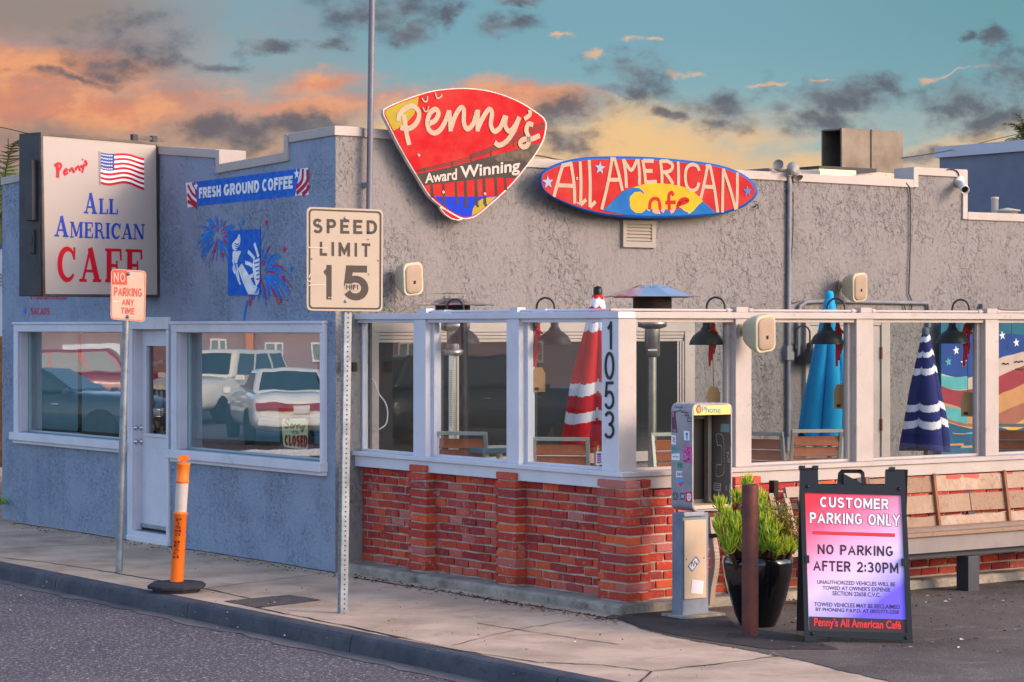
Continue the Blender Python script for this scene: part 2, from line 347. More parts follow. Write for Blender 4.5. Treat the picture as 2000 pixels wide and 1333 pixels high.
G = {  # centre lines in the unit box and a width; polylines, 'c' marks the ones whose ends are not extended
 'A': (.9, [[(0, 0), (.5, 1), (1, 0)], [(.2, .3), (.8, .3)]]), 'B': (.78, [[(0, 0), (0, 1), (.6, 1)]+ell(.62, .77, .36, .23, 90, -90, 8)+[(0, .54)], ['c', (.0, .54), (.62, .54)]+ell(.62, .27, .38, .27, 90, -90, 8)+[(0, 0)]]),
 'C': (.82, [['c']+ell(.52, .5, .52, .5, 48, 312, 20)]), 'D': (.82, [[(0, 0), (0, 1), (.45, 1)]+ell(.45, .5, .55, .5, 90, -90, 14)+[(0, 0)]]),
 'E': (.7, [[(1, 0), (0, 0), (0, 1), (1, 1)], [(0, .52), (.85, .52)]]), 'F': (.66, [[(0, 0), (0, 1), (1, 1)], [(0, .52), (.85, .52)]]),
 'G': (.85, [['c']+ell(.52, .5, .52, .5, 48, 330, 20), ['c', (.55, .42), (1, .42), (1, .08)]]), 'H': (.82, [[(0, 0), (0, 1)], [(1, 0), (1, 1)], [(0, .5), (1, .5)]]),
 'I': (.2, [[(.5, 0), (.5, 1)]]), 'K': (.82, [[(0, 0), (0, 1)], ['c', (0, .32), (.95, 1)], ['c', (.3, .55), (.97, 0)]]), 'L': (.64, [[(0, 1), (0, 0), (1, 0)]]),
 'M': (1.0, [[(0, 0), (0, 1)], ['c', (.03, 1), (.5, .2), (.97, 1)], [(1, 1), (1, 0)]]), 'N': (.84, [[(0, 0), (0, 1)], ['c', (.02, 1), (.98, 0)], [(1, 0), (1, 1)]]),
 'O': (.88, [['c']+_o]), '0': (.72, [['c']+_o]), 'P': (.74, [[(0, 0), (0, 1), (.6, 1)]+ell(.6, .73, .4, .27, 90, -90, 10)+[(.05, .46)]]),
 'R': (.78, [[(0, 0), (0, 1), (.6, 1)]+ell(.6, .74, .4, .26, 90, -90, 10)+[(.05, .48)], [(.5, .48), (1, 0)]]),
 'S': (.76, [['c']+ell(.5, .755, .47, .245, 25, 270, 14)+ell(.5, .245, .5, .265, 90, -155, 14)]), 'T': (.76, [[(0, 1), (1, 1)], [(.5, 1), (.5, 0)]]),
 'U': (.8, [['c', (0, 1.1)]+ell(.5, .38, .5, .38, 180, 360, 14)+[(1, 1.1)]]), 'W': (1.15, [[(0, 1), (.25, 0), (.5, .9), (.75, 0), (1, 1)]]), 'V': (.8, [[(0, 1), (.5, 0), (1, 1)]]), 'X': (.8, [[(0, 0), (1, 1)], [(0, 1), (1, 0)]]), 'Z': (.8, [[(0, 1), (1, 1), (0, 0), (1, 0)]]),
 'Y': (.84, [[(0, 1), (.5, .45), (1, 1)], [(.5, .5), (.5, 0)]]), '1': (.42, [[(.75, 0), (.75, 1)], ['c', (.75, .95), (.0, .78)]]),
 '2': (.74, [['c']+ell(.5, .7, .48, .3, 165, -30, 14)+[(0, 0.0)], [(0, 0), (1, 0)]]), '3': (.74, [['c']+ell(.45, .76, .5, .24, 150, -90, 14), ['c']+ell(.45, .26, .55, .26, 90, -150, 14)]),
 '4': (.8, [[(.72, 0), (.72, 1), (0, .3), (1, .3)]]), '5': (.76, [[(.92, 1), (.12, 1), (.03, .5)], ['c', (.0, .47)]+ell(.46, .32, .54, .32, 125, -150, 18)]), '6': (.74, [['c']+ell(.5, .3, .5, .3, 90, 450, 20), ['c', (0, .35), (.2, .8), (.75, 1)]]),
 ':': (.2, [[(.5, .1), (.5, .16)], [(.5, .62), (.5, .68)]]), "'": (.18, [['c', (.5, 1), (.5, .78)]]), '.': (.2, [[(.5, 0), (.5, .03)]]), '-': (.4, [[(0, .45), (1, .45)]]), ' ': (.42, []),
}
W_, T_ = .34, .1    # slab-serif stems and bars: explicit (points, width) in units of cap height
def slab(ch):
    t, b, sf = .19, .085, .36
    bar = lambda x0, x1, y, w=b: ([(x0, y), (x1, y)], w)
    st = lambda x, y0=0, y1=1: ([(x, y0), (x, y1)], t)
    if ch == 'A': return .86, [([(.14, .04), (.43, .98)], .085), ([(.42, 1), (.70, .04)], t), bar(.24, .6, .32), bar(0, .29, .043), bar(.52, .86, .043)]
    if ch == 'L': return .68, [st(.2), bar(.04, .66, .043), bar(.04, .36, .957), ([(.62, .0), (.64, .34)], .07)]
    if ch == 'M': return 1.06, [([(.15, .02), (.15, .98)], .08), ([(.2, .98), (.52, .1)], .17), ([(.52, .1), (.8, .98)], .08), st(.87), bar(.02, .29, .043), bar(.72, 1.04, .043), bar(.02, .25, .957), bar(.78, 1.04, .957)]
    if ch == 'E': return .74, [st(.2), bar(.04, .7, .043), bar(.04, .68, .957), bar(.25, .52, .52), ([(.66, 0), (.68, .32)], .07), ([(.64, 1), (.66, .7)], .07), ([(.5, .38), (.5, .66)], .06)]
    if ch == 'F': return .7, [st(.2), bar(.04, .38, .043), bar(.04, .68, .957), bar(.25, .52, .5), ([(.64, 1), (.66, .66)], .07), ([(.5, .36), (.5, .64)], .06)]
    if ch == 'R': return .84, [st(.2), bar(.04, .36, .043), ([(.06, .957), (.4, .957)]+ell(.42, .73, .2, .227, 90, -90, 10)+[(.22, .5)], .1), ([(.42, .5), (.6, .38), (.64, .12), (.72, .03), (.83, .06)], .13)]
    if ch == 'I': return .42, [st(.21), bar(.04, .38, .043), bar(.04, .38, .957)]
    if ch == 'C': return .78, [(ell(.42, .5, .3, .45, 40, 322, 22), [.08+.11*abs(math.sin(math.pi*i/22)) for i in range(23)]), ([(.68, .64), (.69, 1)], .08), ([(.64, .8), (.69, .72)], .1)]
    if ch == 'N': return .9, [([(.15, .02), (.15, .98)], .08), ([(.18, .98), (.74, .02)], .18), ([(.76, .02), (.76, .98)], .08), bar(.02, .29, .043), bar(.6, .89, .957), bar(.02, .22, .957)]
    return .4, []
_bf = {}
def bfont(s, off):
    if (s, off) not in _bf:
        c = bpy.data.curves.new('lettering', 'FONT'); c.body = s; c.offset = off; o = bpy.data.objects.new('lettering', c)
        m = bpy.data.meshes.new_from_object(o); vs = [Vector((v.co.x, v.co.y)) for v in m.vertices]; fs = [tuple(p.vertices) for p in m.polygons]
        bpy.data.objects.remove(o); bpy.data.curves.remove(c); bpy.data.meshes.remove(m); _bf[(s, off)] = (vs, fs)
    return _bf[(s, off)]
def letters(s, font, wt, gap):
    """list of (verts, faces) with y in 0..1, and the total width"""
    out = []; x = 0.0
    if font == 'B':
        vs, fs = bfont(s, wt); x0 = min(v.x for v in vs); x1 = max(v.x for v in vs); y0 = min(v.y for v in vs); y1 = max(v.y for v in vs)
        return [([Vector(((v.x-x0)/(y1-y0), (v.y-y0)/(y1-y0))) for v in vs], fs)], (x1-x0)/(y1-y0)
    for ch in s:
        if font == 'R':
            w, st = slab(ch)
            for p, sw in st:
                vs, fs = strip(p, sw); out.append(([Vector((v.x+x, v.y)) for v in vs], fs))
            x += w+gap
        else:
            w, st = G[ch]; w *= .9; ww = max(w, wt)
            for p in st:
                c = p[0] == 'c'; p = p[1:] if c else p
                q = [(wt/2+a*(ww-wt), wt/2+b*(1-wt)) for a, b in p]
                vs, fs = strip(q, wt, 0 if c else wt/2); out.append(([Vector((v.x+x, min(max(v.y, 0), 1))) for v in vs], fs))
            x += ww+gap
    return out, x-gap
def quad_map(q):
    (ax, ay), (bx, by), (cx, cy), (dx, dy) = q     # TL TR BR BL
    def f(u, v):
        tx, ty = ax+(bx-ax)*u, ay+(by-ay)*u; lx, ly = dx+(cx-dx)*u, dy+(cy-dy)*u
        return (lx+(tx-lx)*v, ly+(ty-ly)*v)
    return f
def text(b, s, quad, fr, off, mt, font='S', wt=.19, gap=.16):
    st, W = letters(s, font, wt, gap); f = quad_map(quad)
    for i, (vs, fs) in enumerate(st):
        b.add([fr.at(*f(v.x/W, v.y), off+(i % 5)*.0004) for v in vs], fs, mt)
def poly(b, pts, fr, off, mt, smooth=0):
    if smooth: pts = [(p.x, p.y) for p in catmull([Vector((x, y)) for x, y in pts], smooth, True)]
    b.flat([fr.at(x, y, off) for x, y in pts], mt)
def line(b, pts, w, fr, off, mt, smooth=5, taper=False):
    """a painted stroke through photo points on a wall frame; w in metres"""
    q = [Vector(fr.sz(x, y, off)) for x, y in pts]
    if smooth and len(q) > 2: q = catmull(q, smooth)
    k = len(q); ws = [w*(.35+.65*math.sin(math.pi*(.1+.9*i/(k-1)))) for i in range(k)] if taper else w
    vs, fs = strip(q, ws); b.add([fr.p(v.x, v.y, off) for v in vs], fs, mt)
def disc(b, x, y, r, fr, off, mt, n=14):
    a, z = fr.sz(x, y, off); b.add([fr.p(a+r*math.cos(2*math.pi*i/n), z+r*math.sin(2*math.pi*i/n), off) for i in range(n)], [tuple(range(n))], mt)
def star(b, x, y, r, fr, off, mt, rot=0):
    a, z = fr.sz(x, y, off); pts = []
    for i in range(10):
        q = R(90+36*i+rot); rr = r if i % 2 == 0 else r*.42; pts.append(fr.p(a+rr*math.cos(q), z+rr*math.sin(q), off))
    b.flat(pts, mt)
def zm(x0, y0, s): return lambda pts: [(x0+a/s, y0+c/s) for a, c in pts]

# ------------------------------------------------------------------ shared materials
blue_st = stucco('blue_stucco', (142, 151, 173), (94, 103, 126), 20, 52, .017, .5, 1.0)
grey_st = stucco('grey_stucco', (132, 125, 126), (86, 79, 80), 13, 44, .018, .5, .75)
white = mat('white_paint_shade_side', (206, 202, 212), .55, var=(2.5, (186, 180, 194), .6), bump=(60, .2, 4, .006), dirt=[(6, (130, 122, 126), .60, .76, .5), (40, (110, 104, 108), .66, .72, .5)])  # white paint's shaded copy for street-facing parts, cool tone in the colour
white2 = mat('white_paint_sun_side', (176, 162, 158), .65, var=(3, (160, 146, 142), .7), bump=(40, .3, 4, .006), dirt=[(7, (112, 98, 92), .60, .74, .55), (40, (96, 86, 82), .66, .72, .5)])  # same white for sunlit sides and coping, the light toned into its colour
concrete = mat('concrete', (200, 170, 148), .85, var=(1.6, (158, 132, 114), .9), bump=(70, .5, 6, .006), dirt=[(150, (104, 92, 84), .57, .70, .7), (2.4, (124, 100, 84), .52, .74, .6), (34, (92, 78, 70), .67, .70, .8)], spec=.25)
concrete2 = mat('old_concrete', (168, 156, 146), .9, var=(4, (112, 104, 98), .9), bump=(26, .9, 8, .02), dirt=(14, (50, 46, 46), .58, .72, .8), spec=.2)
asphalt = mat('asphalt', (88, 78, 84), .85, var=(.5, (74, 66, 74), .8), bump=(90, 1.0, 4, .012), dirt=[(1.1, (108, 92, 94), .5, .7, .6), (40, (222, 210, 208), .545, .66, .9)], spec=.3)
asphalt2 = mat('lot_asphalt', (104, 92, 86), .85, var=(.9, (76, 66, 62), 1.0), bump=(60, 1.0, 5, .016), dirt=[(46, (206, 190, 180), .60, .70, .85), (2.2, (150, 134, 122), .54, .72, .5)], spec=.3)
patchm = mat('dark_asphalt_patch', (56, 50, 50), .8, var=(3, (76, 68, 66), .8), bump=(50, .8, 5, .012))
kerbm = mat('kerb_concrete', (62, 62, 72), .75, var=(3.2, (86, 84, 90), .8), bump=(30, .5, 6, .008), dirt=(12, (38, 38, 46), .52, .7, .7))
gravelm = mat('pebbles', (120, 108, 104), .85, var=(70, (44, 38, 38), 1.0, 3), bump=(80, 1.0, 3, .02))
crackm = mat('joint_dirt', (58, 50, 46), .95)
galv = mat('galvanised_steel', (142, 146, 156), .5, .55, var=(9, (104, 106, 116), .9), dirt=(16, (150, 104, 76), .66, .8, .5))
galv2 = mat('grey_metal', (150, 152, 160), .45, .3, var=(6, (120, 122, 130), .7))
blackp = mat('black_plastic', (34, 34, 40), .42, bump=(120, .2, 3, .002))
black = mat('black_paint', (20, 19, 22), .35)
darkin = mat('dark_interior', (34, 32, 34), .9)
red = mat('red_paint', (200, 26, 34), .5); bluep = mat('blue_paint', (22, 84, 182), .6, var=(30, (40, 100, 190), .6)); redp = mat('mural_red', (176, 30, 54), .65, var=(30, (190, 60, 80), .6)); whitep = mat('mural_white', (226, 222, 228), .65, var=(30, (190, 196, 214), .7))
W_GLASS = glass('shop_window_glass', (225, 236, 238), .27)
P_GLASS = glass('patio_glass', (226, 234, 232), .085)
DARKGLASS = mat('dark_window_glass', (44, 44, 46), .06, spec=.8)

# ------------------------------------------------------------------ ground, road, pavement
zr = -.125
g = B(); g.add([(-900, -200, zr-.012), (900, -200, zr-.012), (900, 1800, zr-.012), (-900, 1800, zr-.012)], [(0, 1, 2, 3)], mat('land', (96, 90, 84), .95, var=(.2, (78, 74, 70), 1)))
struct(g.build('ground'))
Kb = ground(700, 1242); KA = Fr(Kb, U, NF)                     # top front edge of the kerb
g = B(); g.add([KA.p(-60, zr, -.2), KA.p(120, zr, -.2), KA.p(120, zr, 40), KA.p(-60, zr, 40)], [(0, 1, 2, 3)], asphalt); struct(g.build('road'))
g = B()
g.prism([KA.p(-30, 0, -.14), KA.p(60, 0, -.14), KA.p(60, 0, -22), KA.p(-30, 0, -22)], (0, 0, -.12), concrete); struct(g.build('sidewalk'))
g = B()
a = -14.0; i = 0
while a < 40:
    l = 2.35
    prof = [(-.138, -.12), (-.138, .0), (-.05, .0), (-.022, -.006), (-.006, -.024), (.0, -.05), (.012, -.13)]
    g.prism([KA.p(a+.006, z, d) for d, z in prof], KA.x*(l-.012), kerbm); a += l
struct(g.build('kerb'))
g = B(); q = []
for k in range(250): a = -14+k*.22; q.append((a, .16+random.uniform(-.05, .05)))
vs = []
for a, w in q: vs += [KA.p(a, zr+.004, .014), KA.p(a, zr+.004, w)]
g.add(vs, [(2*i, 2*i+1, 2*i+3, 2*i+2) for i in range(len(q)-1)], mat('gutter_dust', (118, 106, 104), .9, var=(1.5, (90, 82, 86), 1.0), bump=(70, .8, 5, .01), dirt=(30, (60, 54, 54), .56, .68, .7))); struct(g.build('gutter'))
# asphalt parking lot with its ragged edge against the pavement
edge = [(1176, 1206), (1202, 1207), (1226, 1218), (1262, 1231), (1300, 1240), (1352, 1251), (1420, 1262), (1500, 1277), (1560, 1288), (1620, 1304), (1700, 1322), (1790, 1345), (1990, 1400)]
ep = [ground(x, y, .004) for x, y in edge]
ep2 = []
for p, q in zip(ep, ep[1:]):
    for k in range(8):
        t = k/8; ep2.append(p.lerp(q, t)+Vector((random.uniform(-.012, .012), random.uniform(-.02, .02), 0)))
far = [PR.p(20, .004, 3.0), PR.p(20, .004, -6), PR.p(-.1, .004, -6), PR.p(-.1, .004, .1)]
g = B(); g.flat(ep2+[Vector((9, 8, .004))]+far, asphalt2); lot = struct(g.build('parking_lot'))
g = B(); pp = [ground(x, y, .008) for x, y in [(1204, 1208), (1230, 1196), (1272, 1192), (1310, 1190), (1318, 1204), (1420, 1204), (1440, 1225), (1560, 1240), (1640, 1268), (1500, 1268), (1420, 1256), (1350, 1246), (1300, 1236), (1264, 1228), (1230, 1216)]]
g.flat(pp, patchm); struct(g.build('asphalt_patch'))
g = B(); g.flat([ground(x, y, .005) for x, y in [(437, 1174), (470, 1171), (520, 1166), (565, 1162), (600, 1167), (628, 1172), (580, 1178), (503, 1187)]], gravelm); struct(g.build('pebble_patch'))
g = B()
for pts, w in (([(0, 1073), (224, 1061)], .012), ([(402, 1150), (647, 1119)], .012), ([(0, 1090), (90, 1099), (170, 1111), (290, 1131), (420, 1154), (520, 1178)], .018), ([(500, 1188), (600, 1208), (700, 1228), (780, 1247)], .02),
               ([(929, 1218), (1060, 1238), (1209, 1260)], .012), ([(700, 1228), (900, 1272), (1055, 1295), (1180, 1300), (1272, 1312), (1420, 1296), (1580, 1274)], .016), ([(1272, 1312), (1240, 1340)], .014), ([(880, 1262), (1010, 1230), (1120, 1212)], .01),
               ([(690, 1128), (760, 1140), (860, 1155), (960, 1172), (1090, 1192), (1200, 1210)], .03), ([(30, 1022), (200, 1048), (250, 1056)], .03), ([(328, 1068), (450, 1086), (655, 1119)], .035)):
    q = [ground(x, y) for x, y in pts]; q2 = []
    for a, b in zip(q, q[1:]): q2 += [a.lerp(b, k/7)+Vector((random.uniform(-.012, .012), random.uniform(-.012, .012), 0)) for k in range(7)]
    q2.append(q[-1]); vs, fs = strip(q2, [w*random.uniform(.5, 1.3) for _ in q2]); g.add([(v.x, v.y, .0035) for v in vs], fs, crackm)
struct(g.build('pavement_joints'))
# bits of leaf and grit along the foot of the walls
g = B()
def bit(p, r):
    a = random.uniform(0, 6.3); h = random.uniform(.002, .012); x = Vector((math.cos(a), math.sin(a), 0))*r; y = Vector((-math.sin(a), math.cos(a), 0))*r*random.uniform(.3, .8)
    g.add([p+x, p+y+Vector((0, 0, h)), p-x, p-y+Vector((0, 0, h*.3))], [(0, 1, 2, 3)], random.choice([crackm, crackm, mat('dry_leaf', (120, 84, 58), .9), mat('pale_grit', (190, 178, 168), .9)]))
for _ in range(420):
    t = random.random(); x = 690+520*t; y = 1122+88*t+abs(random.gauss(0, 5)); bit(ground(x, y, .006), random.uniform(.006, .022))
for _ in range(260): t = random.random(); bit(ground(20+635*t, 1020+101*t+abs(random.gauss(0, 5)), .006), random.uniform(.006, .02))
for _ in range(260): bit(ground(random.uniform(1400, 2000), 1160+random.random()**2*120, .012), random.uniform(.006, .025))
for _ in range(220): bit(ground(random.uniform(0, 1500), random.uniform(1060, 1330), .006) if random.random() < .5 else ground(random.uniform(300, 1200), random.uniform(1150, 1260), .006), random.uniform(.004, .012))
stuff(g.build('debris'))
g = B(); g.prism([PS.p(-.0, .28, -.3), PS.p(3.7, .28, -.3), GA.p(.55, .28, .02), GA.p(9, .28, .02), PR.p(7.6, .28, -.3)], (0, 0, -.2), mat('deck_boards', (120, 108, 100), .8)); struct(g.build('patio_deck'))

# ------------------------------------------------------------------ the cafe building
cafe = thing('cafe_building', 'grey and blue stucco corner cafe with white stepped parapet and painted street wall', 'building', C0)
f_out = [(10, 347), (310, 286), (425, 293)]
top = [(6.95, 3.70)]+[FA.sz(*p) for p in f_out[1:]]+[(FA.s_(427), 3.575), (FA.s_(565), 3.615), (FA.s_(567), 3.775), (.003, 3.79)]
outer = [(.003, -.06), (6.95, -.06)]+top
w1 = (FA.s_(246), FA.s_(42), .965, 2.037); w2 = (FA.s_(633), FA.s_(352), .93, 2.037); dr = (FA.s_(328), FA.s_(262), .10, 2.06)
hole = lambda h: [(h[0], h[2]), (h[1], h[2]), (h[1], h[3]), (h[0], h[3])]
b = B(); b.prism([[FA.p(a, z, 0) for a, z in l] for l in (outer, hole(w1), hole(w2), hole(dr))], -NF*.24, blue_st)
b.build('street_wall', cafe)
gtop = [(.003, 3.79), (1.2, 3.765), (1.21, 3.60), (6.83, 3.575), (6.84, 3.705), (7.60, 3.705), (7.61, 3.27), (12.5, 3.27)]
b = B(); b.prism([[GA.p(a, z, 0) for a, z in [(12.5, -.06), (.003, -.06)]+gtop]], -NG*.24, grey_st); b.build('side_wall', cafe)
b = B()
def cop(fr, pts, h=.078):
    for (a0, z0), (a1, z1) in zip(pts, pts[1:]):
        if abs(a1-a0) < .05:
            lo, hi = sorted((z0, z1)); s = 1 if z1 > z0 else -1
            e = -1 if (z1 > z0) == (a1 >= a0) else 1
            x0, x1 = (a0-.005, a0+.065) if fr is FA and z0 < z1 else (a0-.065, a0+.005) if fr is FA else (a0-.005, a0+.065) if z1 > z0 else (a0-.065, a0+.005)
            fr.box(b, x0, x1, lo-.075, hi-.002, -.262, .022, white2); continue
        b.hexa([fr.p(a0, z0-h, -.26), fr.p(a1, z1-h, -.26), fr.p(a1, z1-h, .02), fr.p(a0, z0-h, .02), fr.p(a0, z0+.004, -.26), fr.p(a1, z1+.004, -.26), fr.p(a1, z1+.004, .02), fr.p(a0, z0+.004, .02)], white2)
cop(FA, top[:-1]+[(-.02, 3.79)]); cop(GA, [(.27, 3.786)]+gtop[1:])
b.build('coping', cafe, bevel=.006)
# rooms behind the windows: floor, back walls, ceiling and roof
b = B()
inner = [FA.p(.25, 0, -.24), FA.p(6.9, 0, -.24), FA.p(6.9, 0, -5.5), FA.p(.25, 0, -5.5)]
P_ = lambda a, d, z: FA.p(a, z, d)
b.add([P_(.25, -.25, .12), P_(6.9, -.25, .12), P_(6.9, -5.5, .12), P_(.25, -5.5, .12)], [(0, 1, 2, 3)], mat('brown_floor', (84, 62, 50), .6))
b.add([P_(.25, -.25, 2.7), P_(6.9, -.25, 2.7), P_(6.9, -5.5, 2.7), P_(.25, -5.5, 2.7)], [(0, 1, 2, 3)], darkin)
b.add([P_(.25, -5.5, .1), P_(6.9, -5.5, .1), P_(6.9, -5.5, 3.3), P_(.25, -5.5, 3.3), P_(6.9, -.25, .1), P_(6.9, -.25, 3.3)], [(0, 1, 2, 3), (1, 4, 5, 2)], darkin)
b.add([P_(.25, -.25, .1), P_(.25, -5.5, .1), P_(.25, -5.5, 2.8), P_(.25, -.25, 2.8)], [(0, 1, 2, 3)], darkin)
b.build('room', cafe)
b = B(); b.add([GA.p(.2, 3.2, -.2), GA.p(12.5, 3.2, -.2), GA.p(12.5, 3.2, -7), GA.p(.2, 3.2, -7)], [(0, 1, 2, 3)], mat('roof_felt', (150, 142, 138), .9, var=(2, (120, 112, 110), .8))); b.build('roof', cafe)
b = B(); GA.box(b, 12.2, 12.5, -.05, 3.1, -7, -.24, blue_st); b.build('end_wall', cafe)

frame_teal = mat('window_frame_metal', (150, 166, 172), .5, .2)
def window(name, h, xr, label=None):
    a0, a1, z0, z1 = h
    fr = B()
    FA.box(fr, a0-.05, a1+.11, z1-.002, z1+.075, -.1, .045, white); FA.box(fr, a0-.06, a1+.12, z1+.075, z1+.10, -.1, .06, white)
    FA.box(fr, a1, a1+.11, z0-.02, z1-.002, -.1, .045, white)
    if xr: FA.box(fr, a0-.05, a0, z0-.02, z1-.002, -.1, .045, white)
    FA.box(fr, a1-.006, a1+.004, z0, z1, -.074, .01, white); FA.box(fr, a0, a1, z1-.008, z1, -.074, .0, white)
    FA.box(fr, a1-.045, a1, z0+.0, z1-.004, -.115, -.075, frame_teal); FA.box(fr, a0, a0+.03, z0, z1-.004, -.115, -.075, frame_teal)
    FA.box(fr, a0+.03, a1-.045, z0, z0+.02, -.115, -.075, frame_teal)
    o = fr.build('window', cafe, bevel=.004)
    s = B(); FA.box(s, a0-.06, a1+.14, z0-.085, z0-.002, -.12, .085, white); FA.box(s, a0-.05, a1+.12, z0-.12, z0-.085, -.02, .05, white); s.build('sill', o, bevel=.006)
    p = B(); p.add([FA.p(a0+.02, z0+.01, -.095), FA.p(a1-.03, z0+.01, -.095), FA.p(a1-.03, z1, -.095), FA.p(a0+.02, z1, -.095)], [(0, 1, 2, 3)], W_GLASS); p.build('pane', o)
    return o
win1 = window('window', w1, False); win2 = window('window', w2, True)
shade = mat('window_shade', (118, 146, 152), .9, var=(3, (106, 134, 142), .6))
for wn, hx0, hx1, y0, y1, split in ((win2, 640, 372, 871, 858, None), (win1, 252, 50, 851, 838, (160, 152))):
    s = B(); d = -.16
    rng = [(hx0, hx1)] if not split else [(hx0, split[0]), (split[1], hx1)]
    for xa, xb in rng:
        a0, z0 = FA.sz(xa, y0 if xa == hx0 else (y0+y1)/2, d); a1, z1 = FA.sz(xb, y1 if xb == hx1 else (y0+y1)/2, d)
        s.hexa([FA.p(a0, z0, d), FA.p(a1, z1, d), FA.p(a1, z1, d-.004), FA.p(a0, z0, d-.004), FA.p(a0, 2.3, d), FA.p(a1, 2.3, d), FA.p(a1, 2.3, d-.004), FA.p(a0, 2.3, d-.004)], shade)
        s.hexa([FA.p(a0, z0-.012, d+.006), FA.p(a1, z1-.012, d+.006), FA.p(a1, z1-.012, d-.012), FA.p(a0, z0-.012, d-.012), FA.p(a0, z0+.012, d+.006), FA.p(a1, z1+.012, d+.006), FA.p(a1, z1+.012, d-.012), FA.p(a0, z0+.012, d-.012)], black)
    if split: FA.box(s, FA.s_(158, d-.1), FA.s_(152, d-.1), 1.5, 2.2, d-.1, d-.09, mat('dark_red_cloth', (96, 28, 30), .8))
    s.build('shade', wn)
# door
o = B(); a0, a1, z0, z1 = dr
FA.box(o, a0-.06, a1+.10, z1+.002, z1+.12, -.05, .03, white); FA.box(o, a1, a1+.11, .0, z1+.002, -.13, .022, white); FA.box(o, a0-.05, a0, .0, z1+.002, -.13, .022, white)
FA.box(o, a1-.012, a1+.003, .1, z1, -.12, .0, white); FA.box(o, a0, a1, .0, .098, -.14, .026, white); FA.box(o, a0-.052, a1+.112, -.04, .045, -.02, .032, white)
df = o.build('door', cafe, bevel=.004)
o = B(); d0 = -.075; pa0, pa1 = a0-.15, a1-.012
ga0, ga1, gz0, gz1 = FA.s_(330, d0), FA.s_(288, d0), FA.sz(290, 847, d0)[1], FA.sz(290, 676, d0)[1]
o.prism([[FA.p(x, z, d0) for x, z in l] for l in ([(pa0, .125), (pa1, .125), (pa1, z1), (pa0, z1)], [(ga0, gz0), (ga1, gz0), (ga1, gz1), (ga0, gz1)])], -NF*.045, white)
for q in ((ga0-.03, ga1+.03, gz0-.03, gz0), (ga0-.03, ga1+.03, gz1, gz1+.03), (ga1, ga1+.03, gz0, gz1)): FA.box(o, *q, d0-.002, d0+.014, white)
FA.box(o, pa0, pa1, .128, .165, d0, d0+.012, galv2); FA.box(o, pa0, pa1, .1, .124, d0-.04, d0, black)
slab_o = o.build('door_slab', df, bevel=.003)
o = B(); o.add([FA.p(ga0, gz0, d0-.02), FA.p(ga1, gz0, d0-.02), FA.p(ga1, gz1, d0-.02), FA.p(ga0, gz1, d0-.02)], [(0, 1, 2, 3)], glass('door_glass', (200, 200, 200), .12))
o.build('pane', df)
o = B(); dd = d0-.06
FA.box(o, ga0-.05, ga1+.05, gz0-.05, gz1+.05, dd-.01, dd, mat('poster_dark', (64, 44, 40), .8, var=(6, (120, 84, 66), .8)))
q = [(291, 676), (330, 676), (330, 748), (316, 742), (304, 752), (296, 745), (291, 748)]; poly(o, q, FA, dd+.003, mat('poster_red', (150, 22, 26), .7))
text(o, 'Penny', [(298, 708), (318, 699), (318, 710), (298, 719)], FA, dd+.006, whitep, 'B', .01)
for x, y, r in ((305, 775, .05), (312, 785, .06), (307, 795, .05), (315, 772, .04)): disc(o, x, y, r, FA, dd+.004+r*.02, mat('poster_blue', (120, 160, 182), .7))
text(o, 'CAFE', [(299, 797), (321, 797), (321, 807), (299, 806)], FA, dd+.007, whitep, 'S', .17)
for x, y, r in ((300, 835, .03), (308, 830, .035), (316, 838, .03), (304, 825, .02)): disc(o, x, y, r, FA, dd+.004+r*.03, mat('poster_tan', (190, 140, 104), .7))
o.build('poster', df)
for y, r in ((836, .028), (863, .03)):
    o = B(); c = FA.at(276, y, d0)
    o.lathe([(r*1.1, 0), (r*1.1, .012), (r*.5, .02), (r*.45, .035), (r, .05), (r*1.05, .065), (r*.7, .08), (0, .084)], c, mat('polished_steel', (190, 188, 190), .2, .9), 16, NF)
    o.build('door_knob' if y == 863 else 'deadbolt', df)

# painted street wall
z3 = zm(320, 230, 3.25)
b = B()
sbump = lambda n, c: mat(n, c, .8, bump=(42, .9, 6, .012), var=(14, tuple(min(255, int(x*1.12+14)) for x in c), .8), spec=.2)
mb, mr, mw = sbump('banner_blue', (30, 92, 186)), sbump('banner_red', (176, 34, 60)), sbump('banner_white', (222, 220, 228))
poly(b, z3([(186, 410), (866, 324), (832, 497), (213, 562)]), FA, .003, mb)
poly(b, z3([(140, 415), (187, 410), (214, 560), (150, 572)]), FA, .0032, mw); poly(b, z3([(866, 324), (915, 318), (920, 492), (832, 497)]), FA, .0032, mw)
for k in range(3):
    line(b, z3([(148+k*1, 440+k*45), (172+k*4, 500+k*24), (211, 520+k*16+16)] if k else [(152, 428), (178, 478), (208, 508)]), .034 if k else .03, FA, .0045+k*.0005, mr)
line(b, z3([(180, 414), (196, 450), (212, 478)]), .024, FA, .0047, mr)
for k, q in enumerate(([(882, 325), (876, 400), (838, 446)], [(912, 330), (906, 410), (842, 482)], [(918, 430), (905, 465), (878, 490)])): line(b, z3(q), .04, FA, .0045+k*.0005, mr)
for i, (wd, q) in enumerate((('FRESH', [(222, 446), (362, 428), (362, 500), (222, 514)]), ('GROUND', [(380, 424), (606, 396), (606, 474), (380, 498)]), ('COFFEE', [(624, 392), (818, 368), (818, 450), (624, 470)]))):
    text(b, wd, z3(q), FA, .006, mw, 'S', .25, .08)
star(b, 320+203/3.25, 230+438/3.25, .045, FA, .0065, mw); star(b, 320+843/3.25, 230+358/3.25, .05, FA, .0065, mw)
b.build('painted_banner', cafe)
b = B(); rs = random.Random(3)
fb, fr_ = sbump('firework_blue', (40, 116, 206)), sbump('firework_red', (196, 36, 58))
